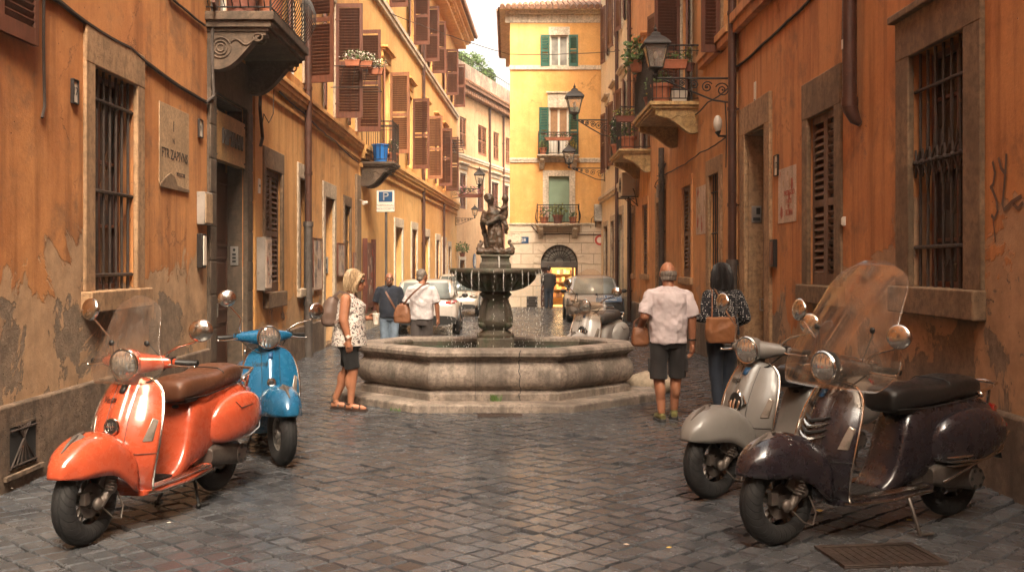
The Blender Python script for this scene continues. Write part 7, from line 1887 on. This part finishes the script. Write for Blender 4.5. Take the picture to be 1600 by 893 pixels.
# flower rack on rods with white flowers, in front of the open shutters
rk = thing('flower_rack', 'thin iron rods before the open shutters carrying white flower troughs', 'rack', (-3.76, 21.6, 5.42))
b = MB()
for zz in (0.0, 0.45):
    b.tube([(0, 0, zz), (1.02, 0, zz)], 0.010, 6); b.tube([(0, 0.55, zz), (1.02, 0.55, zz)], 0.010, 6); b.tube([(1.0, -0.02, zz), (1.0, 0.58, zz)], 0.009, 6)
for k in range(4): b.tube([(0.2+k*0.25, 0, 0.0), (0.28+k*0.25, 0, 0.45)], 0.006, 5)
b.build('rods', M['iron'], rk)
for i, (x, y, wd) in enumerate(((-3.30, 21.66, 'nearest the wall'), (-3.06, 21.80, 'in the middle'), (-2.86, 22.02, 'at the outer end'))):
    plant('flower_trough', f'terracotta trough of white flowers {wd} of the flower rack', (x, y, 5.87 if i < 2 else 5.76), (0.1, 0.13), 'terra', (0.13, 0.14, 0.13), 'leaf', 110, 0.055, ('fl_white', 130), trough=(0.16, 0.09), seed=20+i, group='white flower troughs on the rack', cat='flower box')
# near right balcony
z = 4.835
plant('potted_plant', 'large orange terracotta pot on the near cream balcony behind the big lamp', (2.98, 19.98, z), (0.20, 0.36), 'terra', (0.17, 0.17, 0.15), 'leaf', 90, 0.08, seed=31)
plant('potted_plant', 'small dark red pot at the outer corner of the near cream balcony', (2.84, 20.55, z), (0.13, 0.20), 'terra_d', (0.12, 0.12, 0.22), 'leaf', 70, 0.07, ('fl_yel', 14), seed=32)
bx_ = thing('storage_box', 'white lidded plastic box on the near cream balcony beside the orange pot', 'box', (3.32, 20.02, z)); b = MB(); b.rings([[(0.16*sx*k, 0.12*sy*k, zz) for sx, sy in ((-1, -1), (1, -1), (1, 1), (-1, 1))] for k, zz in ((0.9, 0), (1.0, 0.24))]); b.build('box_body', M['ac'], bx_, bevel=0.01); b = MB(); b.box(-0.17, 0.17, -0.13, 0.13, 0.24, 0.27); b.build('lid', M['black'], bx_, bevel=0.008)
plant('potted_plant', 'terracotta trough hooked over the rail of the near cream balcony', (3.20, 19.80, 5.46), (0.1, 0.17), 'terra', (0.16, 0.12, 0.10), 'leaf', 90, 0.07, trough=(0.24, 0.10), seed=33, cat='flower box')
plant('potted_plant', 'leafy plant spilling from the outer rail corner of the near cream balcony', (2.66, 21.35, 5.70), (0.15, 0.22), 'terra', (0.34, 0.42, 0.32), 'leaf', 420, 0.10, ('fl_white', 30), droop=0.35, seed=34)
plant('potted_plant', 'round leafy bush above the top rail of the near cream balcony behind the lantern', (2.90, 22.3, 5.55), (0.16, 0.25), 'terra', (0.34, 0.30, 0.28), 'leaf_d', 300, 0.08, seed=35)
plant('potted_plant', 'thin trailing plant at the wall end of the near cream balcony rail', (3.50, 19.85, 5.42), (0.10, 0.16), 'terra_d', (0.14, 0.14, 0.22), 'leaf_y', 80, 0.07, seed=36)
# far right balcony
z = 4.665
plant('potted_plant', 'wide terracotta pot on the far cream balcony', (3.10, 26.75, z), (0.22, 0.34), 'terra', (0.2, 0.2, 0.22), 'leaf', 120, 0.08, seed=41)
plant('potted_plant', 'trough of green leaves hung on the rail of the far cream balcony', (3.02, 26.45, 5.36), (0.1, 0.15), 'terra_d', (0.15, 0.12, 0.12), 'leaf_y', 110, 0.07, trough=(0.26, 0.09), seed=42, cat='flower box')
plant('potted_plant', 'leafy climber at the outer corner of the far cream balcony', (2.92, 27.6, z), (0.16, 0.25), 'terra', (0.22, 0.30, 0.42), 'leaf_d', 220, 0.08, ('fl_white', 26), seed=43)
# end house balconies
def ep(px, py, w=0.3): q = E_F.P(ex(px), ez(py), w); return q
plant('potted_plant', 'yellow green plant at the left of the middle balcony of the end house', ep(848, 243.2, 0.33), (0.15, 0.27), 'terra', (0.22, 0.18, 0.17), 'leaf_y', 130, 0.09, seed=51)
plant('potted_plant', 'yellow flowering plant at the right of the middle balcony of the end house', ep(893, 243.2, 0.33), (0.13, 0.2), 'terra', (0.22, 0.16, 0.20), 'leaf_y', 130, 0.09, ('fl_yel', 60), seed=52)
plant('potted_plant', 'trough of reddish flowers on the middle balcony rail of the end house', ep(871, 222, 0.52), (0.1, 0.12), 'terra', (0.24, 0.12, 0.10), 'leaf_d', 120, 0.07, ('fl_pink', 40), trough=(0.52, 0.09), seed=53, cat='flower box')
plant('potted_plant', 'big leafy green plant on the lower balcony of the end house', ep(871, 350, 0.36), (0.2, 0.34), 'terra_d', (0.36, 0.2, 0.26), 'leaf_y', 260, 0.10, seed=54)
plant('potted_plant', 'pink flowering plant at the left of the lower balcony of the end house', ep(850, 350, 0.36), (0.16, 0.26), 'terra', (0.24, 0.2, 0.26), 'leaf', 120, 0.08, ('fl_pink', 110), seed=55)
plant('potted_plant', 'small potted plant at the right of the lower balcony of the end house', ep(894, 350, 0.40), (0.15, 0.26), 'terra', (0.16, 0.16, 0.13), 'leaf', 70, 0.08, seed=56)
# roof terrace of the peach building
for i, (px, py, cr, lab) in enumerate(((742, 96, (0.5, 0.5, 0.5), 'small leafy tree in a planter on the roof terrace of the peach building'), (762, 102, (0.75, 0.6, 0.75), 'broad leafy shrub in the middle of the roof terrace'), (782, 130, (0.45, 0.4, 0.55), 'thin shrub on the roof terrace next to the end house'))):
    u_, z_ = LD_F.at(px, py); q = LD_F.P(u_, 11.1, -0.75)
    plant('terrace_plant', lab, q, (0.32, 0.95), 'terra', cr, 'leaf', 1100, 0.15, seed=60+i, cat='plant')
# pink flowers at the end of the yellow building, green plant on the wall below
q = LC_F.P(24.6, 4.95, 0.75); plant('flower_box', 'long box of pink flowers hanging out from the far end of the yellow building', q, (0.1, 0.18), 'terra_d', (0.28, 0.2, 0.25), 'leaf', 120, 0.10, ('fl_pink', 200), trough=(0.62, 0.12), seed=71, cat='flower box')
q = LC_F.P(25.1, 2.05, 0.32); plant('wall_plant', 'green plant hanging on the wall at the far corner of the yellow building', q, (0.14, 0.2), 'terra_d', (0.42, 0.32, 0.30), 'leaf', 260, 0.11, seed=72, cat='plant')
rk = thing('drying_rack', 'flat iron drying rack reaching out of the yellow building between its shutters', 'rack', LC_F.P(17.6, 6.62))
b = MB()
for zz in (0, 0.30):
    for yy in (0, 1.0, 2.0): b.tube([(0, yy, zz), (1.0, yy, zz)], 0.018, 6)
    for xx in (0.3, 0.6, 0.98): b.tube([(xx, 0, zz), (xx, 2.0, zz)], 0.012, 5)
b.build('rods', M['iron'], rk)

# ---------------------------------------------------------------- signs, boxes, plates on the walls
def plate(name, label, cat, fac, u, z, w, h, mat='enamel', th=0.018, text=None, tsize=None, tmat='letter_dark', frame=None, group=None, w0=0.0, mirror=False):
    o3 = fac.P(u, z, w0); t = thing(name, label, cat, o3, 0.0, group)
    T = fac.T()
    b = MB(T); b.box(u-w/2, u+w/2, w0+0.001, w0+th, z-h/2, z+h/2); pn = b.build('panel', M[mat], t, world=True, bevel=0.003)
    if frame:
        b = MB(T); e = 0.012
        for (a, c, p_, q_) in ((u-w/2-e, u-w/2, z-h/2-e, z+h/2+e), (u+w/2, u+w/2+e, z-h/2-e, z+h/2+e), (u-w/2, u+w/2, z-h/2-e, z-h/2), (u-w/2, u+w/2, z+h/2, z+h/2+e)): b.box(a, c, w0+0.001, w0+th+0.012, p_, q_)
        b.build('frame', M[frame], t, world=True, bevel=0.003)
    if text:
        # letters run the way someone in the street reads them
        sgn = 1 if fac.n.cross(Vector((fac.d.x, fac.d.y))) > 0 else -1 if False else (1 if (fac.d.x*fac.n.y-fac.d.y*fac.n.x) < 0 else -1)
        for line in (text if isinstance(text, list) else [(text, 0, 0, tsize)]):
            tx, du, dz, sz = line; vs, fs = text_mesh(tx, sz, 0.0015); b = MB(T)
            b.add([(u+sgn*(du+v[0]), w0+th+0.002+v[2], z+dz+v[1]) for v in vs], fs); b.build('lettering', M[tmat], pn, world=True, smooth=False)
    return t
a = LA_F.at
plate('house_number_sign', 'framed house number 17 left of the near barred window', 'number sign', LA_F, 8.93, 3.20, 0.085*1.1, 0.19, 'enamel', 0.02, '17', 0.10, frame='iron')
pl = plate('marble_plaque', 'cracked ochre marble plaque with worn lettering beside the dark doorway', 'plaque', LA_F, 11.62, 3.02, 1.02, 0.90, 'marble', 0.012, [('FTR ZAPIVNS', 0, -0.10, 0.155), ('MDCCCXII', 0.2, -0.30, 0.06), ('I', -0.05, 0.22, 0.17), ('N', -0.05, 0.06, 0.09)])
b = MB(LA_F.T()); pts = [(11.12, 2.575), (11.28, 2.66), (11.45, 2.72), (11.60, 2.69), (11.70, 2.60), (11.95, 2.585), (12.12, 2.58), (12.12, 2.55), (11.12, 2.55)]
b.add([(u, 0.010, z) for u, z in pts]+[(u, 0.020, z-0.01) for u, z in pts], [tuple(range(9)), tuple(range(9, 18))]+[(i, (i+1) % 9, 9+(i+1) % 9, 9+i) for i in range(9)]); b.build('broken_edge', M['stone_brown'], pl, world=True)
plate('name_plate', 'small white framed plate on the jamb side of the dark doorway', 'plate', LA_F, 12.58, 3.36, 0.14, 0.20, 'enamel', 0.015, '9', 0.10, frame='iron')
def wallbox(name, label, cat, fac, u, z, w, h, d, mat, lid=None, lmat=None, w0=0.0):
    t = thing(name, label, cat, fac.P(u, z, w0)); b = MB(fac.T()); b.box(u-w/2, u+w/2, w0+0.001, w0+d, z-h/2, z+h/2); bb = b.build('box', M[mat], t, world=True, bevel=0.008)
    b = MB(fac.T()); m_ = lid or 0.012; b.box(u-w/2+m_, u+w/2-m_, w0+d-0.002, w0+d+0.012, z-h/2+m_, z+h/2-m_); b.build('cover', M[lmat or mat], t, world=True, bevel=0.004)
    return t, bb
t, bb = wallbox('meter_box', 'grey electric meter box left of the dark doorway', 'box', LA_F, 12.62, 2.38, 0.32, 0.40, 0.10, 'grey_box', 0.02, 'marble')
t, bb = wallbox('letterbox', 'narrow black letterbox under the grey meter box', 'letterbox', LA_F, 12.55, 1.86, 0.17, 0.42, 0.07, 'iron', 0.03, 'enamel')
sg = thing('doorway_sign', 'ochre sign board with raised dark letters over the dark door', 'sign', LA_F.P(13.93, 3.0, -0.06))
b = MB(LA_F.T()); b.box(13.18, 14.69, -0.10, 0.02, 3.06, 3.70); pn = b.build('panel', M['board'], sg, world=True, bevel=0.008)
vs, fs = text_mesh('MIPYAAN', 0.30, 0.012); b = MB(LA_F.T()); b.add([(13.99+v[0]*0.80, 0.033+v[2], 3.38+v[1]) for v in vs], fs); b.build('lettering', M['letter_dark'], pn, world=True, smooth=False)
b = MB(LA_F.T())
for u_ in (13.23, 14.64):
    for z_ in (3.12, 3.64): b.ell((u_, 0.024, z_), 0.014, 7, 5)
b.build('bolts', M['iron'], sg, world=True)
it = thing('intercom', 'aluminium intercom panel on the far jamb inside the dark doorway', 'intercom', LA_F.P(14.69, 1.5, -0.25))
b = MB(LA_F.T()); b.box(14.668, 14.690, -0.19, -0.08, 1.68, 1.95); pn = b.build('panel', M['alu'], it, world=True, bevel=0.004)
b = MB(LA_F.T())
for k in range(3): b.box(14.660, 14.669, -0.16, -0.11, 1.72+k*0.05, 1.75+k*0.05)
b.ell((14.668, -0.135, 1.90), (0.008, 0.02, 0.02)); b.build('button', M['black'], pn, world=True)
t, bb = wallbox('notice_box', 'pale box plastered with torn posters right of the dark doorway', 'box', LB_F, 15.48, 1.70, 0.42, 0.80, 0.13, 'grey_box', 0.03, 'paper')
def tear(fac, t, u, z, w, h, w0, n, seed, mats=('paper_red', 'paper_blue', 'black')):
    rnd = random.Random(seed); b = MB(fac.T())
    for i in range(n):
        cu, cz = u+rnd.uniform(-.38, .38)*w, z+rnd.uniform(-.42, .42)*h; r = rnd.uniform(0.03, 0.10)*min(w, h)*1.6; k = rnd.randint(5, 8)
        b.add([(cu+r*rnd.uniform(.4, 1.1)*math.cos(2*PI*j/k), w0+0.0005*i, cz+r*rnd.uniform(.4, 1.6)*math.sin(2*PI*j/k)) for j in range(k)], [tuple(range(k))], i % len(mats))
    return b.build('print', [M[m] for m in mats], t, world=True, smooth=False)
tear(LB_F, t, 15.48, 1.70, 0.36, 0.7, 0.145, 14, 3)
plate('name_plate', 'small pale plate high on the ochre wall right of the dark doorway', 'plate', LB_F, 15.42, 2.87, 0.12, 0.22, 'enamel', 0.015, 'N 9', 0.05)
def noticeboard(label, fac, p0, p1, y0, y1, frame='shut', seed=1):
    u0_, z1_ = fac.at(p0, y0); u1_, z0_ = fac.at(p1, y1); z0_ = CH+(HY-y1)*(u0_+u1_)/2/F if fac is LB_F else z0_
    t = plate('noticeboard', label, 'noticeboard', fac, (u0_+u1_)/2, (z0_+z1_)/2, abs(u1_-u0_), z1_-z0_, 'paper', 0.03, None, frame=frame)
    tear(fac, t, (u0_+u1_)/2, (z0_+z1_)/2, abs(u1_-u0_), z1_-z0_, 0.032, 16, seed, ('paper_blue', 'marble', 'grey_box')); return t
noticeboard('tall framed noticeboard between the drainpipe and the pale door', LB_F, 487, 501, 372, 452, seed=4)
noticeboard('framed noticeboard just right of the pale door in the ochre building', LB_F, 526, 536, 380, 430, seed=5)
noticeboard('small framed noticeboard at the far end of the ochre building', LB_F, 551, 558.5, 395, 440, seed=6)
it = thing('intercom', 'steel intercom on the pale door jamb of the ochre building', 'intercom', LB_F.P(21.93, 1.7, -0.1)); b = MB(LB_F.T()); b.box(21.90, 21.935, -0.24, -0.10, 1.50, 1.85); pn = b.build('panel', M['alu'], it, world=True, bevel=0.004); b = MB(LB_F.T()); b.box(21.89, 21.901, -0.20, -0.13, 1.70, 1.80); b.box(21.89, 21.901, -0.20, -0.13, 1.54, 1.60); b.build('button', M['black'], pn, world=True)
# red brown board with posters behind the parking sign
q = LC_F.P(0.75, 0, 0); t = thing('poster_stand', 'tall red brown wooden poster board leaning on the wall by the parking sign', 'board', q)
b = MB(LC_F.T()); b.box(0.35, 1.5, 0.03, 0.09, 0.55, 2.25); b.box(0.28, 0.35, 0.02, 0.14, 0.45, 2.35); b.box(1.5, 1.57, 0.02, 0.14, 0.45, 2.35); pn = b.build('panel', M['board_red'], t, world=True, bevel=0.006); tear(LC_F, t, 0.92, 1.45, 1.0, 1.5, 0.092, 18, 8, ('paper', 'paper_red', 'grey_box'))
# parking sign on its pole
ps = thing('parking_sign', 'white and blue parking sign on a grey pole at the left of the street', 'sign', (-2.90, 24.2, 0), -0.10)
b = MB(); b.tube([(0, 0, -0.02), (0, 0, 3.42)], 0.032, 12); b.build('pole', M['pipe_g'], ps)
b = MB(); b.box(-0.22, 0.22, -0.055, -0.035, 2.92, 3.44); bd_ = b.build('panel', M['enamel'], ps, bevel=0.012); b = MB(); b.box(-0.165, 0.165, -0.060, -0.054, 3.16, 3.40); b.build('blue_field', M['sign_blue'], bd_, bevel=0.002)
for tx, zz, sz, mt in (('P', 3.28, 0.27, 'enamel'), ('NAPOLEGAL', 3.075, 0.072, 'letter_dark'), ('NOLOCERTE', 2.995, 0.072, 'letter_dark')):
    vs, fs = text_mesh(tx, sz, 0.001); b = MB(); b.add([(v[0]*(1.15 if tx == 'P' else 1), -0.0625 if tx == 'P' else -0.0575, zz+v[1]) for v in vs], fs); b.build('lettering', M[mt], bd_, smooth=False)
b = MB(); b.tube([(0.215*sx, -0.057, z_) for sx, z_ in ((-1, 2.925), (1, 2.925), (1, 3.435), (-1, 3.435))], 0.006, 5, loop=True); b.build('rim', M['grey_box'], bd_)
# right wall
plate('name_plate', 'white framed plate right of the pale sand doorway on the rust wall', 'plate', RA_F, 14.18, 3.06, 0.17, 0.27, 'enamel', 0.02, '12', 0.12, frame='iron')
t = plate('poster', 'torn poster with red print between the pale doorway and the shuttered window', 'poster', RA_F, 13.68, 2.62, 0.88, 0.74, 'paper', 0.006, [('F', -0.32, 0.29, 0.10), ('PASSEGGIO', 0.12, 0.02, 0.10), ('E ARTE', 0.1, -0.09, 0.09), ('ROMA', 0.12, -0.24, 0.12)], tmat='paper_red'); tear(RA_F, t, 13.68, 2.62, 0.85, 0.7, 0.0085, 9, 14, ('paper_red', 'marble'))
t = plate('poster', 'sun bleached poster between the narrow barred window and closed shutters', 'poster', RB_F, 19.45, 2.72, 1.05, 0.92, 'paper', 0.006); tear(RB_F, t, 19.45, 2.72, 0.95, 0.85, 0.0075, 10, 15, ('marble', 'paper_red'))
it = thing('intercom', 'grey intercom with dark screen on the jamb of the pale sand doorway', 'intercom', RA_F.P(15.97, 2.2, -0.13)); b = MB(RA_F.T()); b.box(15.95, 15.976, -0.215, -0.065, 2.34, 2.60); pn = b.build('panel', M['alu'], it, world=True, bevel=0.006); b = MB(RA_F.T()); b.box(15.94, 15.951, -0.195, -0.135, 2.47, 2.57); b.box(15.94, 15.951, -0.195, -0.085, 2.37, 2.42); b.build('button', M['black'], pn, world=True)
t, bb = wallbox('letterbox', 'narrow brown letterbox on the rust wall under the torn poster', 'letterbox', RA_F, 14.28, 1.85, 0.20, 0.38, 0.06, 'iron', 0.03, 'shut')
t, bb = wallbox('junction_box', 'small white junction box beside the shuttered window of the rust wall', 'box', RA_F, 11.32, 2.17, 0.06, 0.10, 0.03, 'enamel')
t, bb = wallbox('junction_box', 'pale socket box low beside the shuttered window of the rust wall', 'box', RA_F, 11.30, 1.56, 0.06, 0.10, 0.03, 'marble')
plate('sticker_plate', 'small blue and white plate on the rust wall above the pale doorway', 'plate', RA_F, 15.45, 4.25, 0.12, 0.38, 'enamel', 0.012, [('12', 0, -0.1, 0.08)])
wl_ = thing('wall_light', 'white oval bulkhead light left of the standpipe on the orange building', 'lamp', RB_F.P(17.25, 3.9)); b = MB(RB_F.T()); b.ell((17.25, 0.14, 4.06), (0.07, 0.075, 0.14), 16, 12); b.build('cover', M['enamel'], wl_, world=True); b = MB(RB_F.T()); b.tube([(17.25, 0.0, 3.85), (17.25, 0.12, 3.85), (17.25, 0.14, 3.93)], [0.02, 0.02, 0.06], 10); b.build('bracket', M['iron'], wl_, world=True)
def ac(label, fac, u, z, w, h, d, fanside=1):
    t = thing('air_conditioner', label, 'air conditioner', fac.P(u, z)); T = fac.T(); b = MB(T); b.box(u-w/2, u+w/2, 0.10, 0.10+d, z, z+h); bb = b.build('casing', M['ac'], t, world=True, bevel=0.015)
    b = MB(T)
    for rr in (0.10, 0.16, 0.22): b.tube([(u+rr*math.cos(2*PI*k/20), 0.105+d, z+h/2+rr*math.sin(2*PI*k/20)) for k in range(20)], 0.006, 5, loop=True)
    for k in range(8): b.tube([(u+0.03*math.cos(PI*k/4), 0.105+d, z+h/2+0.03*math.sin(PI*k/4)), (u+0.22*math.cos(PI*k/4), 0.105+d, z+h/2+0.22*math.sin(PI*k/4))], 0.004, 4)
    b.build('fan_grille', M['black'], bb, world=True)
    for uu in (u-w/2+0.06, u+w/2-0.06): b = MB(T); b.tube([(uu, 0, z-0.02), (uu, 0.14+d, z-0.02)], 0.018, 6); b.tube([(uu, 0, z-0.28), (uu, d*0.8, z-0.03)], 0.012, 6); b.build('bracket', M['iron'], t, world=True)
    b = MB(T); b.tube([(u-w/2, 0.15, z+0.2), (u-w/2-0.1, 0.12, z+0.1), (u-w/2-0.12, 0.04, z-0.3)], 0.014, 6); b.build('hose', M['cable'], t, world=True); return t
ac('beige air conditioner on brackets below the far cream balcony', RB_F, 29.4, 3.62, 0.95, 0.66, 0.36)
ac('small beige air conditioner on the right edge of the end house', E_F, ex(936), ez(346), 0.42, 0.66, 0.30)
plate('street_name_sign', 'small dark street number sign on the pale stone left of the shop arch', 'sign', E_F, ex(818), ez(375), 0.40, 0.26, 'sign_blue', 0.02, '28', 0.18, 'enamel', w0=0.06)
plate('stone_tablet', 'blank pale stone tablet left of the street number sign on the end house', 'plaque', E_F, ex(804), ez(372), 0.52, 0.36, 'trav_far', 0.03, frame='trav_far', w0=0.06)
rs = thing('round_sign', 'small round red and white sign on the right edge of the end house', 'sign', E_F.P(ex(937), ez(375), 0.07)); b = MB(E_F.T()); b.lathe([(0.12, 0), (0.20, 0), (0.20, 0.02), (0.12, 0.02)], 24, Matrix.Rotation(-PI/2, 3, 'X'), c=(ex(937), 0.075, ez(375)), cap=False); b.build('rim', M['sign_red'], rs, world=True); b = MB(E_F.T()); b.lathe([(0.001, 0), (0.125, 0), (0.125, 0.015), (0.001, 0.015)], 24, Matrix.Rotation(-PI/2, 3, 'X'), c=(ex(937), 0.075, ez(375))); b.build('disc', M['enamel'], rs, world=True)
u_, z_ = LD_F.at(740.5, 408); bs = thing('walking_sign', 'blue oval sign with a white walking figure on the peach building', 'sign', LD_F.P(u_, z_, 0.03)); b = MB(LD_F.T()); b.lathe([(0.001, 0), (0.26, 0), (0.26, 0.02), (0.001, 0.02)], 24, Matrix.Rotation(-PI/2, 3, 'X') @ Matrix.Diagonal((1, 1.6, 1)), c=(u_, 0.03, z_)); pn = b.build('disc', M['sign_blue'], bs, world=True)
b = MB(LD_F.T()); b.ell((u_, 0.06, z_+0.2), (0.05, 0.012, 0.05), 8, 6); b.tube([(u_, 0.06, z_+0.14), (u_, 0.06, z_-0.04), (u_+0.08, 0.06, z_-0.26)], 0.035, 6); b.tube([(u_, 0.06, z_-0.04), (u_-0.08, 0.06, z_-0.25)], 0.03, 6); b.tube([(u_-0.08, 0.06, z_-0.02), (u_, 0.06, z_+0.10), (u_+0.09, 0.06, z_)], 0.02, 6); b.build('figure', M['enamel'], pn, world=True)
bn = thing('planter_box', 'dark slatted planter box against the end house left of the shop', 'planter', E_F.P(ex(831), 0.0, 0.30)); b = MB(E_F.T()); b.box(ex(823), ex(839), 0.10, 0.46, 0.0, 0.44); b.build('box', M['pipe_g'], bn, world=True, bevel=0.01); b = MB(E_F.T())
for k in range(4): b.box(ex(822.5), ex(839.5), 0.458, 0.475, 0.04+k*0.10, 0.12+k*0.10)
b.build('slats', M['iron'], bn, world=True)

# ---------------------------------------------------------------- cables
def cable(label, pts, r=0.010, cat='cable', mat='cable', clip=None):
    b = MB(); P = [Vector(p) for p in pts]; out = []
    for i in range(len(P)-1):
        n = max(2, int((P[i+1]-P[i]).length/0.25)); L = (P[i+1]-P[i]).length
        for k in range(n):
            t = k/n; q = P[i].lerp(P[i+1], t); q.z -= 0.012*L*4*t*(1-t)*random.uniform(0.7, 1.3); out.append(tuple(q))
    out.append(tuple(P[-1])); b.tube(out, r, 6); o = b.build('cable', M[mat])
    return tag(o, label, cat)
def on(f, px, py, w=0.02): u_, z_ = f.at(px, py); return f.P(u_, z_, w)
cable('thick twisted cable sagging along the burnt orange wall above the barred window', [on(LA_F, 60, -15), on(LA_F, 90, 3), on(LA_F, 150, 48), on(LA_F, 200, 75), on(LA_F, 240, 108), on(LA_F, 300, 148), on(LA_F, 322, 160)], 0.022)
cable('thin cable with a frayed end falling down the wall by the number sign', [on(LA_F, 65, -20), on(LA_F, 64, 60), on(LA_F, 65, 120), on(LA_F, 66, 165), on(LA_F, 62, 184)], 0.013)
cable('upper cable from the top of the burnt orange wall to the dark balcony', [on(LA_F, 262, -6), on(LA_F, 290, 18), on(LA_F, 318, 40)], 0.016)
cable('pale conduit running down beside the dark balcony to the doorway', [on(LA_F, 323, -10, 0.07), on(LA_F, 323, 80, 0.07), on(LA_F, 325, 150, 0.07), on(LA_F, 318, 160, 0.03)], 0.018, mat='pipe_g')
cable('bundle of loose wires hanging right of the doorway sign', [on(LB_F, 402, 135, 0.05), on(LB_F, 401, 170, 0.05), on(LB_F, 404, 215, 0.06), on(LB_F, 402, 228, 0.05)], 0.026)
cable('wire looping from the dark balcony over the ochre wall', [on(LB_F, 424, 140, 0.04), on(LB_F, 421, 178, 0.06), on(LB_F, 414, 192, 0.06), on(LB_F, 407, 178, 0.05), on(LB_F, 404, 200, 0.05)], 0.007)
cable('cable clipped under the cornice of the ochre building', [on(LB_F, 432, 143, 0.05), on(LB_F, 470, 176, 0.05), on(LB_F, 520, 220, 0.05), on(LB_F, 558, 254, 0.05)], 0.014)
cable('twisted cable rising along the rust wall from the standpipe to the top', [on(RA_F, 1153, 104), on(RA_F, 1195, 68), on(RA_F, 1234, 32), on(RA_F, 1275, -8)], 0.020)
cable('wire hanging from above with a small hook left of the short drainpipe', [on(RA_F, 1320, -8), on(RA_F, 1319, 60), on(RA_F, 1320, 88), on(RA_F, 1323, 90)], 0.010)
cable('cable along the orange wall under the near cream balcony', [on(RB_F, 1146, 134, 0.04), on(RB_F, 1110, 160, 0.05), on(RB_F, 1090, 180, 0.05)], 0.014)
cable('cable drooping along the orange wall between the wall light and the balconies', [on(RB_F, 1137, 215, 0.04), on(RB_F, 1098, 238, 0.05), on(RB_F, 1062, 262, 0.05), on(RB_F, 1030, 275, 0.05)], 0.014)
cable('wire falling beside the standpipe below the wall light', [on(RB_F, 1136, 160, 0.03), on(RB_F, 1138, 200, 0.03), on(RB_F, 1137, 262, 0.03)], 0.010)
cable('black cable drooping across the pale stone of the end house over the arch', [E_F.P(ex(830), ez(352), 0.09), E_F.P(ex(842), ez(366), 0.1), E_F.P(ex(880), ez(365), 0.1), E_F.P(ex(940), ez(366), 0.1)], 0.018)
cable('overhead wire crossing the street in front of the top green shutters', [LC_F.P(4.0, 9.0, 0.05), (0.0, 33.5, 8.55), (3.6, 34.0, 8.75)], 0.012)
cable('wire crossing from the peach building to the end house', [LD_F.P(0.4, 5.75, 0.03), LD_F.P(4.2, 5.35, 0.05), LD_F.P(8.0, 5.2, 0.05)], 0.012)
t = thing('wire_tangle', 'tangle of wires and fittings on the grey pipe of the orange building', 'wires', RB_F.P(24.5, 3.6)); b = MB(RB_F.T()); rnd = random.Random(9)
for k in range(12):
    pts = [(23.6+rnd.uniform(0, 0.3), 0.04, 4.0)]
    for j in range(4): pts.append((pts[-1][0]+rnd.uniform(-0.1, 0.4), rnd.uniform(0.03, 0.16), 3.9-j*0.12+rnd.uniform(-0.2, 0.2)))
    b.tube(pts, 0.011, 5)
b.build('wires', M['cable'], t, world=True); b = MB(RB_F.T()); b.box(24.0, 24.2, 0.02, 0.12, 3.5, 3.75); b.box(24.6, 24.75, 0.02, 0.10, 3.3, 3.6); b.build('fittings', M['grey_box'], t, world=True, bevel=0.005)
sc = plate('pipe_sticker', 'small blue and white sticker on the short brown drainpipe', 'sticker', Facade((3.72, 0), (0, 1), (-1, 0)), 10.84, 4.02, 0.05, 0.10, 'enamel', 0.005, None, w0=0.188)
cam_ = thing('security_camera', 'small white security camera at the corner by the small left balcony', 'camera', (-3.62, 25.45, 3.2)); b = MB(); b.tube([(0.02, -0.12, 0), (0.08, 0.02, 0.02)], 0.045, 12); b.build('housing', M['enamel'], cam_); b = MB(); b.tube([(-0.12, 0, 0.08), (-0.04, 0, 0.08), (0.02, -0.02, 0.04)], 0.014, 6); b.build('bracket', M['grey_box'], cam_)
# litter on the cobbles
def litter(label, x, y, s, mat, seed):
    rnd = random.Random(seed); b = MB(); n = 7
    vs = [(s*rnd.uniform(.6, 1.2)*math.cos(2*PI*k/n), s*0.6*rnd.uniform(.6, 1.2)*math.sin(2*PI*k/n), rnd.uniform(0.0, 0.3)*s) for k in range(n)]+[(0, 0, s*0.45)]
    b.add(vs, [(k, (k+1) % n, n) for k in range(n)]); o = b.build('litter', mat, smooth=False, solid=0.001); o.location = (x, y, 0.012); tag(o, label, 'litter')
def gp(px, py): y = F*CH/(py-HY); return ((px-CX)*y/F, y)
for px, py, s, m_, lab in ((1281, 801, 0.035, 'fl_yel', 'yellow crumpled scrap on the cobbles beside the dark purple scooter front wheel'), (264, 819, 0.016, 'enamel', 'white scrap on the cobbles in front of the coral scooter'), (1420, 815, 0.022, 'fl_yel', 'yellowish scrap beyond the side stand of the dark purple scooter'), (18, 765, 0.02, 'enamel', 'white scrap by the cellar grating at the left wall'), (1045, 858, 0.018, 'fl_yel', 'tiny yellow scrap on the cobbles in the middle of the street'), (979, 853, 0.02, 'paper', 'pinkish paper scrap on the open cobbles near the front of the picture')):
    x, y = gp(px, py); litter(lab, x, y, s, M[m_], int(px))

# ---------------------------------------------------------------- warm summer haze down the street
def haze():
    m = bpy.data.materials.new('haze_air'); m.use_nodes = True; n = m.node_tree.nodes; n.clear()
    o = n.new('ShaderNodeOutputMaterial'); v = n.new('ShaderNodeVolumePrincipled')
    v.inputs['Color'].default_value = (1.0, 0.93, 0.84, 1); v.inputs['Density'].default_value = 0.0011; v.inputs['Anisotropy'].default_value = 0.2
    m.node_tree.links.new(v.outputs[0], o.inputs['Volume'])
    b = MB(); b.box(-530, 530, -530, 530, -1.1, 26.0)
    ob = b.build('haze', m, smooth=False); tag(ob, kind='stuff')
    ob.visible_shadow = True
haze()
